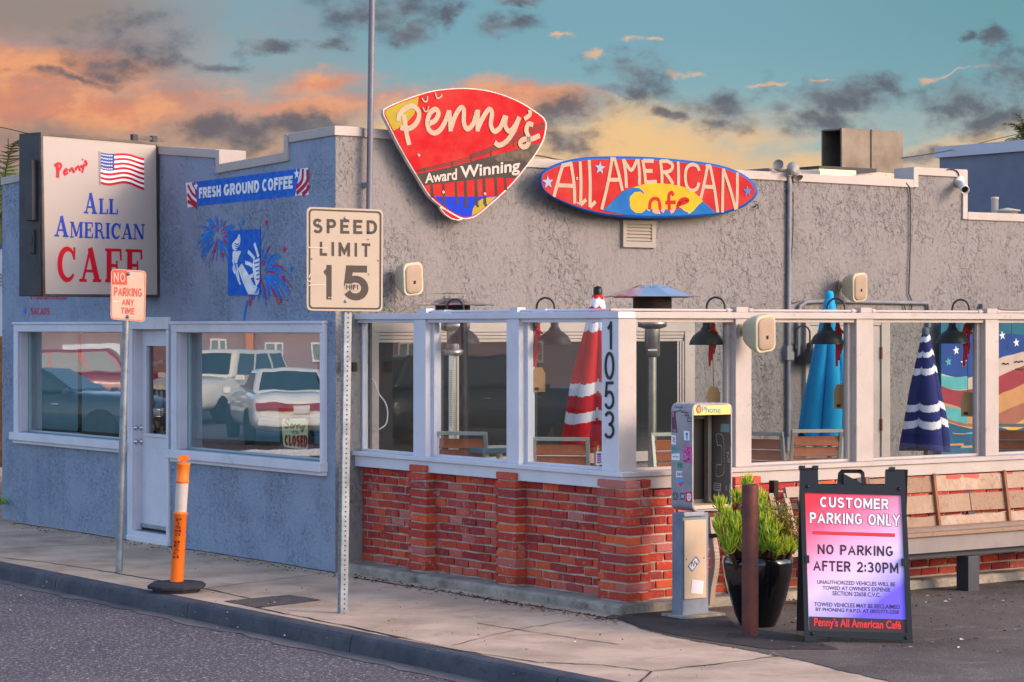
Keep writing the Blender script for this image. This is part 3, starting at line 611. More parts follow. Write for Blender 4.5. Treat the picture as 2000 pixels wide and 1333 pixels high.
def burst(cx, cy, angs, r0, r1, drop):
    for k, an in enumerate(angs):
        t = R(an+rs.uniform(-5, 5)); q0 = rs.uniform(.16, .45)*r1; q1 = rs.uniform(.7, 1)*r1
        pts = [(cx+math.cos(t)*(q0+(q1-q0)*s), cy-math.sin(t)*(q0+(q1-q0)*s)+drop*s*s*abs(math.cos(t))) for s in (0, .35, .7, 1)]
        line(b, z3(pts), rs.uniform(.013, .022), FA, .004+(k % 7)*.0004, fr_ if rs.random() < .28 else fb, taper=True)
burst(345, 760, list(range(0, 360, 11)), 20, 165, 60); burst(345, 750, list(range(5, 360, 17)), 20, 110, 40)
b.build('firework_mural', cafe); b = B()
burst(600, 980, list(range(-115, 88, 7)), 20, 225, 95); burst(600, 1000, list(range(-100, 70, 11)), 20, 165, 60); burst(570, 900, list(range(70, 130, 12)), 60, 260, 0)
for x, y, m_ in ((500, 665, fb), (650, 665, fr_), (763, 838, fr_), (757, 1013, fr_), (805, 960, fb), (738, 1160, fr_), (545, 1175, fr_), (372, 872, fr_), (430, 690, fb), (410, 1075, fr_)): star(b, 320+x/3.25, 230+y/3.25, .035, FA, .0075, m_)
line(b, z3([(528, 1160), (515, 1220), (504, 1300)]), .03, FA, .0076, fb, taper=True)
b.build('firework_mural', cafe)
b = B()
poly(b, z3([(408, 718), (610, 708), (610, 1125), (405, 1130)]), FA, .009, mb)
poly(b, z3([(495, 925), (470, 960), (500, 1040), (535, 1122), (598, 1124), (606, 1085), (570, 1060), (540, 1000)]), FA, .0105, mw)
poly(b, z3([(440, 850), (470, 846), (490, 850), (478, 880), (462, 925), (446, 912), (436, 885)]), FA, .0105, mw, 4)
poly(b, z3([(478, 738), (486, 770), (480, 810), (462, 842), (440, 838), (432, 808), (446, 786), (464, 768)]), FA, .0105, mw, 3)
for q in ([(436, 900), (452, 960), (468, 1020), (486, 1060)], [(462, 930), (470, 990), (480, 1040)], [(446, 930), (440, 960), (452, 990)]): line(b, z3(q), .022, FA, .0107, mw)
for q in ([(600, 885), (588, 840), (574, 798)], [(576, 896), (556, 872), (534, 850)], [(562, 940), (540, 928), (516, 920)], [(566, 1000), (552, 1008), (536, 1018)]): line(b, z3(q), .035, FA, .0107, mw, 0)
poly(b, z3([(568, 905), (607, 893), (607, 1040), (586, 1075), (570, 1010), (562, 950)]), FA, .0109, mw)
for k in range(5): line(b, z3([(572+k*6, 925+k*26), (590, 922+k*26), (604, 915+k*27)]), .012, FA, .0115, mb)
for k in range(4): line(b, z3([(450+k*2, 800+k*14), (466, 806+k*13), (476, 798+k*12)]), .01, FA, .0115, mb)
for k in range(3): line(b, z3([(575+k*8, 1118), (590+k*5, 1090), (600+k*2, 1070)]), .01, FA, .0115, mb)
b.build('torch_mural', cafe)
b = B()
text(b, 'SALADS', [(59.5, 601), (97, 602), (96, 615), (60, 615)], FA, .003, fr_, 'S', .16)
star(b, 48, 608, .05, FA, .004, fb); b.build('painted_lettering', cafe); b = B()
text(b, 'CHARBROILED', [(58, 571), (130, 573), (130, 585), (58, 585)], FA, .003, fr_, 'S', .17)
b.build('painted_lettering', cafe)

# side wall details that belong to the building
b = B()
va0, va1 = GA.s_(1213), GA.s_(1277); vz0, vz1 = GA.sz(1245, 484)[1], GA.sz(1245, 431)[1]
for q in ((va0, va1, vz0, vz0+.055), (va0, va0+.04, vz0+.055, vz1-.035), (va1-.05, va1, vz0+.055, vz1-.035), (va0, va1, vz1-.035, vz1)): GA.box(b, *q, -.02, .035, mat('vent_paint', (148, 138, 132), .7))
GA.box(b, va0+.04, va1-.05, vz0+.055, vz1-.035, -.02, .004, black)
n = 5
for k in range(n):
    z = vz0+.06+(vz1-vz0-.095)*k/n
    b.hexa([GA.p(va0+.04, z, .03), GA.p(va1-.05, z, .03), GA.p(va1-.05, z+.004, .032), GA.p(va0+.04, z+.004, .032), GA.p(va0+.04, z+.036, .006), GA.p(va1-.05, z+.036, .006), GA.p(va1-.05, z+.04, .008), GA.p(va0+.04, z+.04, .008)], mat('vent_slat', (150, 138, 130), .7))
b.build('louvre_vent', cafe)
b = B(); a0, a1 = GA.s_(722), GA.s_(1352); z0, z1 = .84, 2.14
for x0, x1, y0, y1, d in ((a0, a1, z1-.1, z1, .04), (a0, a1, z0, z0+.09, .06), (a0, a0+.07, z0+.09, z1-.1, .04), (a1-.12, a1, z0+.09, z1-.1, .04), (GA.s_(880), GA.s_(893), z0+.09, z1-.1, .03)): GA.box(b, x0, x1, y0, y1, -.02, d, white2)
for i in range(3): GA.box(b, a0+.07, a1-.12, z1-.1-.03*(i+1), z1-.1-.03*i-.004, -.02, .032-.008*i, white2); GA.box(b, a1-.12-.025*(i+1), a1-.12-.025*i-.004, z0+.09, z1-.19, -.02, .032-.008*i, white2)
o = b.build('patio_window', cafe, bevel=.003)
b = B(); b.add([GA.p(a0+.03, z0+.05, .004), GA.p(a1-.05, z0+.05, .004), GA.p(a1-.05, z1-.05, .004), GA.p(a0+.03, z1-.05, .004)], [(0, 1, 2, 3)], DARKGLASS); b.build('pane', o)
b = B(); a0, a1 = GA.s_(1568), GA.s_(1732)
GA.box(b, a0+.06, a1-.12, .28, 2.1, -.02, .03, white2); GA.box(b, a0, a0+.058, .28, 2.16, -.02, .045, white2); GA.box(b, a1-.118, a1, .28, 2.16, -.02, .05, white2); GA.box(b, a0+.058, a1-.118, 2.102, 2.16, -.02, .045, white2)
o = b.build('back_door', cafe, bevel=.004)
b = B(); b.lathe([(.035, 0), (.035, .01), (.015, .018), (.015, .04), (.033, .05), (.033, .07), (0, .078)], GA.at(1594, 869, .03), galv, 16, NG); b.build('door_knob', o)
b = B()
for y in (690, 830): GA.box(b, a1-.126, a1-.112, GA.sz(1708, y)[1]-.06, GA.sz(1708, y)[1]+.06, .03, .056, mat('rust', (120, 74, 52), .9))
b.build('hinge', o)
b = B(); a0, a1, z0 = GA.s_(1912), GA.s_(1990), GA.sz(1950, 598)[1]
GA.box(b, a0, a1, z0-.04, z0+.02, -.02, .05, grey_st); GA.box(b, a0, a0+.05, 1.7, z0-.042, -.02, .03, white2); GA.box(b, a1-.05, a1, 1.7, z0-.042, -.02, .03, white2); GA.box(b, (a0+a1)/2-.03, (a0+a1)/2+.02, 1.7, z0-.042, -.02, .034, white2); GA.box(b, a0+.05, a1-.05, z0-.1, z0-.044, -.02, .026, white2)
o = b.build('upper_window', cafe); b = B(); b.add([GA.p(a0, 1.7, .006), GA.p(a1, 1.7, .006), GA.p(a1, z0-.04, .006), GA.p(a0, z0-.04, .006)], [(0, 1, 2, 3)], DARKGLASS); b.build('pane', o)

# conduits and cables on the side wall
def run(name, pts, r, mt, label, cat, d=.03, group=None, parent=None):
    b = B(); q = [GA.at(x, y, d) for x, y in pts]; b.tube(q, r, mt, 8); o = b.build(name, parent)
    return o if parent else tag(o, label, cat, group)
cm = mat('painted_conduit', (132, 130, 140), .6, var=(5, (104, 100, 108), .8))
c = thing('conduit', 'grey vertical conduit running down the stucco wall from the roof floodlights', 'conduit', GA.at(1541, 850, .03))
run('pipe', [(1542, 352), (1541, 500), (1540, 700), (1540, 868)], .022, cm, '', '', parent=c)
for y in (690, 868): b = B(); p = GA.at(1540, y, .03); b.obox(p, V*.045, NG*.035, (0, 0, .07), cm); b.build('junction_box', c, bevel=.004)
tag(run('conduit', [(1559, 700), (1559, 612), (1563, 598), (1575, 590), (1620, 588), (1700, 590), (1800, 592), (1812, 592), (1814, 600), (1814, 640)], .02, cm, 'grey conduit running along the wall just above the patio rail and bending down', 'conduit'), 'grey conduit running along the wall just above the patio rail and bending down', 'conduit')
run('cable', [(1770, 358), (1776, 366), (1778, 380), (1778, 480), (1775, 575), (1782, 590), (1780, 605), (1770, 610), (1765, 594)], .007, mat('cable_grey', (70, 64, 66), .7), 'thin dark cable drooping down the grey wall below the roof step', 'cable', .02)
run('cable', [(1549, 375), (1549, 430), (1548, 470), (1544, 520)], .005, MATS['cable_grey'], 'short thin cable beside the vertical conduit under the floodlights', 'cable', .02)
run('cable', [(1541, 588), (1548, 592), (1556, 591), (1562, 589)], .005, MATS['cable_grey'], 'short loose cable linking the two grey conduits above the patio rail', 'cable', .02)

# ------------------------------------------------------------------ low brick wall round the patio
brickm = mat('red_brick', (170, 60, 46), .85, island=[(148, 48, 46), (166, 54, 48), (188, 68, 48), (152, 50, 50), (204, 88, 52), (160, 70, 68), (172, 58, 48), (136, 48, 52), (190, 70, 48), (176, 104, 98), (166, 52, 46), (144, 60, 62)],
             dirt=[(7, (216, 190, 182), .58, .76, .5), (30, (224, 200, 192), .59, .70, .6), (18, (96, 40, 38), .58, .72, .5)], bump=(70, .6, 6, .008), spec=.2)
mortar = mat('mortar', (196, 176, 162), .95, var=(8, (150, 130, 120), .7), bump=(60, .8, 5, .01), spec=.2)
wall = thing('brick_wall', 'low red brick wall with pillars on a pale concrete footing around the patio', 'wall', K0)
rb = random.Random(11)
def brick(b, fr, a0, a1, z0, z1, d0, d1):
    j = lambda s=.003: rb.uniform(-s, s); e = rb.uniform(-.005, .005); t = rb.uniform(-.003, .003)
    b.hexa([fr.p(a0+j(), z0+j()+t, d0), fr.p(a1+j(), z0+j()-t, d0), fr.p(a1+j(), z0+j()-t, d1+e+j()), fr.p(a0+j(), z0+j()+t, d1+e+j()), fr.p(a0+j(), z1+j()+t, d0), fr.p(a1+j(), z1+j()-t, d0), fr.p(a1+j(), z1+j()-t, d1+e+j()), fr.p(a0+j(), z1+j()+t, d1+e+j())], brickm)
def courses(b, fr, a0, a1, z0, n, pit, d, ln=.205, off=0):
    for k in range(n):
        z = z0+k*pit; x = a0-(ln/2 if (k+off) % 2 else 0)-rb.uniform(0, .03)
        while x < a1-.02:
            l = ln*rb.uniform(.94, 1.06); xa, xb = max(x, a0), min(x+l-.018, a1)
            if xb-xa > .025: brick(b, fr, xa, xb, z+.006, z+pit-.008, d-.09, d)
            x += l
BZ, PIT, NC = .083, .0675, 12
sP = {p: PS.s_(p) for p in (692, 797, 838, 967, 1014, 1166)}
ends = PS.s_(690)
b = B()
for k, (x0, x1) in enumerate(((800, 692), (970, 830), (1170, 1006))): courses(b, PS, PS.s_(x0, -.07), PS.s_(x1, -.07), BZ, NC, PIT, -.07, off=k)
b.build('street_panel', wall, bevel=.004)
b = B(); courses(b, PR, PR.s_(1262, .04), PR.s_(1440, .04), BZ, NC, PIT, .04); courses(b, PR, PR.s_(1480, .04), 5.6, BZ, NC, PIT, .04, off=1); b.build('side_panel', wall, bevel=.004)
b = B(); PS.box(b, .02, ends, .05, BZ+NC*PIT-.01, -.2, -.084, mortar); PR.box(b, .05, 5.6, .05, BZ+NC*PIT-.01, -.12, .027, mortar); b.build('mortar', wall)
def pillar(fr, x0, x1, d, n=13):
    b = B(); a0, a1 = sorted((fr.s_(x0, d), fr.s_(x1, d)))
    for k in range(n):
        z = BZ+k*PIT; s = rb.uniform(-.006, .006)
        brick(b, fr, a0+s, a1+s, z+.006, z+PIT-.008, d-.14, d)
    fr.box(b, a0+.012, a1-.012, .05, BZ+n*PIT-.012, d-.15, d-.014, mortar); b.build('pillar', wall, bevel=.005)
pillar(PS, 831, 798, .03); pillar(PS, 1006, 968, .03); pillar(PR, 1436, 1487, .13)
b = B(); ds, dr_ = .03, .13; as1 = PS.s_(1166, ds); ar1 = PR.s_(1272, dr_)
for k in range(13):
    z0, z1 = BZ+k*PIT*1.012+.006, BZ+(k+1)*PIT*1.012-.008; s = rb.uniform(-.006, .006)
    if k % 2 == 0: brick(b, PS, -dr_+s, as1*(.55 if k % 4 else 1)+s, z0, z1, -.1, ds); brick(b, PR, .112, ar1+s, z0, z1, .02, dr_);  (k % 4) and brick(b, PS, as1*.55+.012, as1+s, z0, z1, -.1, ds)
    else: brick(b, PR, -ds+s, ar1*(1 if k % 4 == 1 else .6)+s, z0, z1, .0, dr_); brick(b, PS, .012, as1+s, z0, z1, -.1, ds); (k % 4 != 1) and brick(b, PR, ar1*.6+.012, ar1+s, z0, z1, .0, dr_)
PS.box(b, -dr_+.016, as1-.014, .05, .95, -.1, ds-.016, mortar); PR.box(b, .085, ar1-.014, .05, .95, -.0, dr_-.016, mortar)
b.build('pillar', wall, bevel=.005)
b = B()
prof = lambda d: [(-.02, d), (.045, d+.005), (.072, d-.012), (.082, d-.03)]
b.prism([[PS.p(-.20, z, d) for z, d in ((-.04, .135), (.06, .14), (.078, .12), (.078, -.2), (-.04, -.2))]], U*(ends+.22), concrete2)
b.prism([[PR.p(-.134, z, d) for z, d in ((-.04, .195), (.055, .2), (.074, .18), (.074, -.1), (-.04, -.1))]], V*5.7, concrete2)
b.build('concrete_footing', wall, bevel=.008)

# ------------------------------------------------------------------ white framed glass screen on the wall
scr = thing('glass_screen', 'white painted wooden windscreen with glass panes standing on the low brick wall', 'windscreen', K0+Vector((0, 0, .9)))
RZ0, RZ1, HZ, GZ = 2.148, 2.196, 2.118, 1.042
b = B(); PS.box(b, -.012, ends+.02, RZ0, RZ1, -.15, .012, white); PR.box(b, -.010, 5.6, RZ0-.001, RZ1-.001, -.15, .0115, white2); b.build('top_rail', scr, bevel=.004)
b = B()
PS.box(b, 0, ends, HZ, RZ0-.002, -.12, -.02, white); PR.box(b, .02, 5.6, HZ, RZ0-.002, -.121, -.02, white2)
PS.box(b, -.075, ends+.02, .988, 1.022, -.13, .03, white); PR.box(b, -.026, 5.6, .987, 1.021, -.13, .076, white2)
PS.box(b, -.055, ends+.02, .895, .986, -.12, .004, white); PR.box(b, -.002, 5.6, .894, .985, -.12, .056, white2)
b.build('sill', scr, bevel=.004)
posts_s = [(681, 692), (807, 831), (989, 1013), (1175, 1208)]; posts_r = [(1437, 1468), (1673, 1706), (1925, 1951), (2190, 2222)]
for i, (x0, x1) in enumerate(posts_s):
    b = B(); a0, a1 = (PS.s_(x1), PS.s_(x0)) if i < 3 else (0, PS.s_(x0))
    PS.box(b, a0, a1, 1.021, RZ0-.001, -.155, .0, white); b.build('post', scr, bevel=.004)
    if i == 3:
        b = B(); PR.box(b, .002, PR.s_(1243), 1.0205, RZ0-.002, -.12, .001, white2); b.build('post', scr, bevel=.004)
for x0, x1 in posts_r:
    b = B(); PR.box(b, PR.s_(x0), PR.s_(x1), 1.021, RZ0-.001, -.125, .0, white2); b.build('post', scr, bevel=.004)
panes_s = [(692, 807), (831, 989), (1013, 1175)]; panes_r = [(1243, 1437), (1468, 1673), (1706, 1925), (1951, 2190)]
for fr, lst, mt in ((PS, panes_s, white), (PR, panes_r, white2)):
    b = B()
    for x0, x1 in lst:
        a0, a1 = sorted((fr.s_(x0), fr.s_(x1)))
        for q in ((a0-.0005, a0+.035), (a1-.035, a1+.0005)): fr.box(b, *q, 1.0215, HZ, -.115, -.062, mt)
        fr.box(b, a0+.035, a1-.035, 1.0215, GZ, -.115, -.062, mt)
    b.build('glazing_stop', scr, bevel=.003)
    for x0, x1 in lst:
        a0, a1 = sorted((fr.s_(x0), fr.s_(x1))); b = B()
        b.add([fr.p(a0+.02, 1.03, -.09), fr.p(a1-.02, 1.03, -.09), fr.p(a1-.02, HZ+.005, -.09), fr.p(a0+.02, HZ+.005, -.09)], [(0, 1, 2, 3)], P_GLASS); b.build('pane', scr)
# white conduit with boxes along the top rail
b = B(); b.tube([PS.p(.08, 2.209, -.05), PS.p(PS.s_(818), 2.209, -.05)], .011, white, 8); b.tube([PR.p(-.04, 2.209, -.05), PR.p(5.5, 2.209, -.05)], .011, white2, 8)
for x in (824, 1001): a = PS.s_(x); PS.box(b, a-.05, a+.06, 2.197, 2.235, -.09, -.01, white)
for x in (845, 1040): a = PS.s_(x); PS.box(b, a-.13, a+.05, 2.197, 2.222, -.1, -.03, white)
for x, w in ((1452, .06), (1694, .06), (1940, .06)):
    a = PR.s_(x); PR.box(b, a-w, a+w, 2.196, 2.236, -.09, -.01, white2); b.lathe([(.017, -.02), (.019, 0), (.017, .02)], PR.p(a-w-.05, 2.209, -.05), white2, 10, V); b.lathe([(.017, -.02), (.019, 0), (.017, .02)], PR.p(a+w+.05, 2.209, -.05), white2, 10, V)
b.build('conduit', scr, bevel=.002)
dig = mat('number_black', (28, 26, 32), .4)
for ch, q in (('1', [(1186, 629), (1196, 628), (1196, 683), (1186, 683)]), ('0', [(1181, 688), (1199, 687), (1199, 742), (1181, 742)]), ('5', [(1182, 746), (1198, 745), (1199, 800), (1181, 800)]), ('3', [(1181, 804), (1199, 803), (1199, 857), (1181, 857)])):
    b = B(); st, Wd = letters(ch, 'S', .1, 0); f = quad_map(q)
    for vs, fs in st: b.add([PS.at(*f(v.x/Wd, v.y), .006) for v in vs], fs, dig)
    b.build('house_number', scr, solid=.008)
b = B(); q = [(1164, 883), (1176, 882), (1176, 908), (1164, 909)]; poly(b, q, PS, -.080, whitep)
for k in range(5): line(b, [(1166, 888+k*4), (1174, 887.5+k*4)], .012, PS, -.078, mat('label_ink', (120, 40, 90), .7) if k < 1 else mat('label_ink_pink', (190, 90, 130), .7), 0)
b.build('notice_sticker', scr)

# ------------------------------------------------------------------ cabinet sign standing out from the street wall
Rp = FA.at(311, 420); Rp.z = 0
CB = Fr(Rp, (.66, .751, 0), (.751, -.66, 0))
sign = thing('cabinet_sign', 'large white box sign with a flag and all american cafe lettering in a dark case', 'sign', CB.at(200, 581))
z1_ = zm(0, 230, 3.25)
steel = mat('dark_sign_metal', (58, 58, 66), .5, .3, var=(3, (40, 40, 48), .9), dirt=(10, (92, 76, 66), .62, .8, .5))
b = B(); L0, L1 = CB.s_(79), CB.s_(310); zt0, zt1 = CB.sz(79, 258)[1], CB.sz(310, 279)[1]; zb = CB.sz(195, 580)[1]
b.hexa([CB.p(L0, zb, -.32), CB.p(L1, zb, -.32), CB.p(L1, zb, -.012), CB.p(L0, zb, -.012), CB.p(L0, zt0, -.32), CB.p(L1, zt1, -.32), CB.p(L1, zt1, -.012), CB.p(L0, zt0, -.012)], steel); b.build('case', sign, bevel=.006)
b = B(); edge_m = mat('sign_edge', (92, 80, 76), .45, .4, var=(5, (60, 54, 54), .8))
A_ = [CB.sz(*p) for p in z1_([(255, 92), (1005, 160), (1010, 1140), (270, 1135)])]; B_ = [CB.sz(*p) for p in z1_([(268, 113), (990, 173), (998, 1125), (284, 1120)])]
b.prism([[CB.p(a, z, .012) for a, z in A_], [CB.p(a, z, .012) for a, z in B_]], -CB.n*.03, edge_m); b.build('frame', sign, bevel=.003)
b = B(); face = mat('sign_acrylic', (174, 160, 154), .95, var=(1.2, (164, 150, 148), .6), spec=.0); sblue = mat('sign_blue', (28, 62, 160), .45); sred = mat('sign_red', (186, 12, 38), .45)
b.flat([CB.p(a, z, .0) for a, z in B_], face)
T = lambda s, q, m_, g=.05: text(b, s, z1_(q), CB, .002, m_, 'R', .19, g)
T('A', [(532, 478), (617, 480), (617, 613), (532, 608)], sblue); T('LL', [(625, 513), (750, 519), (750, 615), (625, 612)], sblue, .02)
T('A', [(345, 624), (436, 626), (436, 760), (345, 754)], sblue); T('MERICAN', [(443, 660), (920, 678), (918, 775), (443, 762)], sblue, .03)
T('CAFE', [(360, 820), (912, 838), (912, 1050), (360, 1040)], sred, .1)
for q, w in (([(362, 300), (368, 340), (367, 382)], .034), ([(345, 306), (368, 292), (388, 300), (380, 326), (362, 338)], .026), ([(408, 345), (424, 338), (422, 326), (408, 340), (412, 362), (434, 350)], .02), ([(440, 326), (446, 346)], .022), ([(444, 336), (458, 322), (468, 344), (474, 338)], .022), ([(478, 316), (483, 336)], .022), ([(482, 328), (496, 310), (506, 332), (510, 326)], .022), ([(512, 302), (518, 318), (530, 304)], .02), ([(534, 294), (530, 320), (522, 350)], .02), ([(524, 262), (527, 272)], .02), ([(550, 274), (540, 282), (552, 294), (540, 308)], .022)):
    line(b, z1_(q), w, CB, .0025+random.random()*.002, sred)
line(b, z1_([(630, 215), (633, 430)]), .012, CB, .003, mat('flag_pole_grey', (130, 124, 128), .5), 0)
def flag(u, v):
    return (640+275*u, 222+196*v+34*u+(8+6*v)*math.sin(u*7.0+.6)-6)
for k in range(13):
    for i in range(16):
        if k < 7 and i < 5: continue
        q = [flag(i/16, k/13), flag((i+1)/16, k/13), flag((i+1)/16, (k+1)/13), flag(i/16, (k+1)/13)]
        b.flat([CB.at(*p, .003) for p in z1_(q)], sred if k % 2 == 0 else mat('flag_white', (232, 226, 226), .5))
for i in range(5): b.flat([CB.at(*p, .003) for p in z1_([flag(i/16, 0), flag((i+1)/16, 0), flag((i+1)/16, 7/13), flag(i/16, 7/13)])], mat('flag_blue', (30, 60, 140), .5))
for i in range(6):
    for k in range(5): x, y = z1_([flag((i+.6)/22, (k+.6)/9.6)])[0]; star(b, x, y, .011, CB, .004, MATS['flag_white'])
b.build('sign_face', sign)
ES = Fr(CB.p(L0, 0, -.012), -CB.n, -CB.x)                         # the end of the case that faces the street
b = B(); ES.box(b, .05, .15, 3.06, 3.62, -.01, .05, steel); ES.box(b, .07, .13, 2.76, 2.98, -.01, .02, steel); ES.box(b, .085, .115, 2.85, 2.93, .0, .03, steel); b.build('ballast_box', sign, bevel=.006)
b = B()
for x, y in ((262, 269), (300, 272)): b.obox(CB.at(x, y, -.12), CB.x*.03, CB.n*.02, (0, 0, .03), steel)
b.beam(CB.at(262, 268, -.12), CB.at(318, 274, -.12), .03, .03, edge_m); b.tube([CB.at(296, 300, -.16), FA.at(330, 296, -.05)], .02, steel, 8); b.tube([CB.p(L1-.2, zb+.2, -.16), FA.at(318, 560, -.05)], .02, steel, 8); b.build('bracket', sign)

# ------------------------------------------------------------------ pick-shaped board sign on the side wall
z6 = zm(680, 150, 4.444)
PB = Fr(GA.p(0, 0, .16), V, NG)
pb = thing('board_sign', 'red pick-shaped wooden sign with flowing script over a painted pier, fixed to the grey wall', 'sign', PB.at(905, 300))
out = [(305, 300), (318, 276), (420, 226), (600, 160), (740, 122), (880, 104), (1040, 100), (1200, 118), (1350, 158), (1500, 222), (1620, 296), (1695, 352), (1722, 400), (1722, 452), (1702, 540), (1650, 645), (1560, 770), (1460, 895), (1350, 1010), (1230, 1118), (1130, 1200), (1075, 1228), (1000, 1236), (900, 1190), (790, 1115), (700, 1030), (600, 870), (520, 740), (430, 580), (350, 420), (310, 340)]
cen = Vector((1010, 560)); shrink = lambda pts, k: [tuple(cen+(Vector(p)-cen)*(1-k)+Vector((0, 0))) for p in pts]
b = B(); prim = mat('board_rim', (206, 190, 186), .5, var=(8, (150, 136, 132), .6)); pred = mat('board_red', (168, 10, 24), .75, var=(4, (172, 52, 46), .9), dirt=(20, (150, 20, 24), .64, .72, .5), bump=(20, .25, 5, .004), spec=.15)
loop = [PB.at(*p) for p in z6([tuple(q) for q in catmull(out, 4, True)])]
b.prism([loop], -NG*.045, prim)
poly(b, z6([tuple(q) for q in catmull(shrink(out, .017), 4, True)]), PB, .003, pred)
pyel, pblk, pblu = mat('board_yellow', (158, 134, 26), .7, var=(9, (140, 116, 34), .7), bump=(20, .25, 5, .004)), mat('board_black', (34, 24, 26), .6, var=(9, (56, 40, 36), .7)), mat('board_blue', (12, 48, 176), .7, spec=.15)
poly(b, z6([(318, 312), (330, 288), (430, 238), (612, 174), (604, 240), (570, 330), (500, 410), (395, 470), (350, 385)]), PB, .0036, pyel)
poly(b, z6([(742, 1040), (1300, 1040), (1222, 1108), (1122, 1186), (1070, 1212), (1004, 1220), (908, 1176), (806, 1104)]), PB, .0038, pblu)
poly(b, z6([(1074, 1208), (1082, 1150), (1112, 1096), (1170, 1056), (1290, 1040), (1222, 1106), (1126, 1182)]), PB, .0041, pyel)
poly(b, z6([(598, 846), (900, 782), (1240, 690), (1480, 628), (1672, 570), (1640, 640), (1552, 764), (1446, 884), (1300, 874), (1100, 894), (660, 944)]), PB, .0044, pblk)
brn = mat('board_brown', (92, 78, 66), .7, var=(16, (52, 44, 38), 1.0), bump=(30, .5, 5, .005))
poly(b, z6([(1240, 692), (1480, 630), (1672, 572), (1640, 640), (1560, 752), (1510, 730), (1300, 735)]), PB, .0048, brn)
for x0, x1, y0, y1 in ((714, 738, 940, 1050), (818, 838, 930, 1060), (926, 946, 915, 1110), (1006, 1030, 900, 1140), (1098, 1122, 890, 1120), (1168, 1192, 884, 1110), (1268, 1292, 874, 1040), (1352, 1374, 874, 985)):
    poly(b, z6([(x0, y0), (x1-2, y0-4), (x1+8, y1), (x0+6, y1)]), PB, .005, pblk)
poly(b, z6([(824, 1050), (838, 1050), (850, 1125), (836, 1128)]), PB, .0051, pblk); poly(b, z6([(812, 1050), (824, 1050), (818, 1115), (806, 1110)]), PB, .0052, pblk); poly(b, z6([(1100, 1100), (1124, 1090), (1138, 1132), (1120, 1136)]), PB, .0051, pblk); poly(b, z6([(1170, 1090), (1194, 1080), (1210, 1124), (1188, 1130)]), PB, .0052, pblk)
for k in range(4): line(b, z6([(1060, 712-k*14+k*3), (1250, 650-k*14), (1480, 552-k*20), (1706-k*2, 440-k*14)]), .008, PB, .0054+k*.0003, pblk, 3)
for k in range(3): line(b, z6([(600, 826-k*8), (900, 765-k*13), (1070, 722-k*14)]), .006, PB, .0054+k*.0003, pblk, 2)
for x, y, h in ((668, 825, 32), (905, 785, 50), (1070, 745, 50), (1243, 690, 44), (1440, 610, 50)): line(b, z6([(x-3, y-h), (x, y)]), .012, PB, .0064, pblk, 0)
cream = mat('cream_lettering', (170, 148, 130), .7, var=(9, (154, 132, 114), .6))
PEN = [[(484, 330), (494, 400), (508, 500), (530, 594)], [(436, 386), (446, 330), (496, 276), (560, 256), (610, 298), (612, 362), (574, 424), (516, 454), (452, 442)],
       [(700, 410), (756, 380), (784, 322), (758, 284), (712, 316), (688, 390), (702, 462), (748, 490), (800, 460), (846, 380), (876, 296)], [(876, 292), (884, 380), (890, 476)], [(892, 450), (930, 340), (976, 272), (1004, 292), (1004, 400), (1034, 454), (1084, 410), (1120, 300)],
       [(1126, 288), (1124, 380), (1124, 476)], [(1128, 446), (1176, 346), (1222, 286), (1248, 316), (1238, 420), (1270, 476), (1320, 440), (1362, 342)], [(1372, 338), (1362, 420), (1396, 474), (1440, 440), (1486, 354)], [(1486, 350), (1440, 470), (1374, 562), (1312, 596), (1272, 572)],
       [(1574, 290), (1578, 330), (1528, 370)], [(1606, 420), (1566, 412), (1546, 462), (1566, 530), (1560, 590), (1520, 612), (1492, 580), (1520, 546), (1590, 542), (1664, 512)]]
for i, q in enumerate(PEN): line(b, z6(q), .045 if i != 9 else .038, PB, .007+i*.0004, cream, 6)
for q in ([(640, 186), (660, 216), (684, 212), (690, 170)], [(756, 140), (772, 186), (800, 180), (816, 158)], [(648, 266), (668, 302), (692, 294), (698, 258)]): line(b, z6(q), .012, PB, .0115, cream)
aw = mat('award_white', (184, 168, 164), .7)
text(b, 'Award', z6([(668, 842), (944, 796), (944, 896), (668, 928)]), PB, .0066, aw, 'B', .022); text(b, 'Winning', z6([(972, 778), (1494, 716), (1488, 852), (976, 916)]), PB, .0066, aw, 'B', .022)
for x, y in ((614, 682), (828, 1002), (1188, 1018)): disc(b, *z6([(x, y)])[0], .012, PB, .012, prim); disc(b, *z6([(x, y)])[0], .006, PB, .0125, pblk)
b.build('sign_board', pb)
b = B(); fin = [(795, 1128), (830, 1142), (905, 1186), (985, 1228), (996, 1240), (960, 1250), (900, 1238), (840, 1198), (805, 1158)]
b.prism([[PB.at(*p, .008) for p in z6(fin)]], -NG*.03, prim); poly(b, z6([(806, 1142), (836, 1154), (905, 1196), (972, 1234), (950, 1240), (900, 1228), (848, 1192), (815, 1158)]), PB, .0095, pred); b.build('fin', pb)
for x, y in ((850, 900), (1250, 900), (1250, 600)): b = B(); p = PB.at(*z6([(x, y)])[0], -.045); b.obox(p-NG*.055, V*.03, NG*.055, (0, 0, .03), galv2); b.build('bracket', pb)

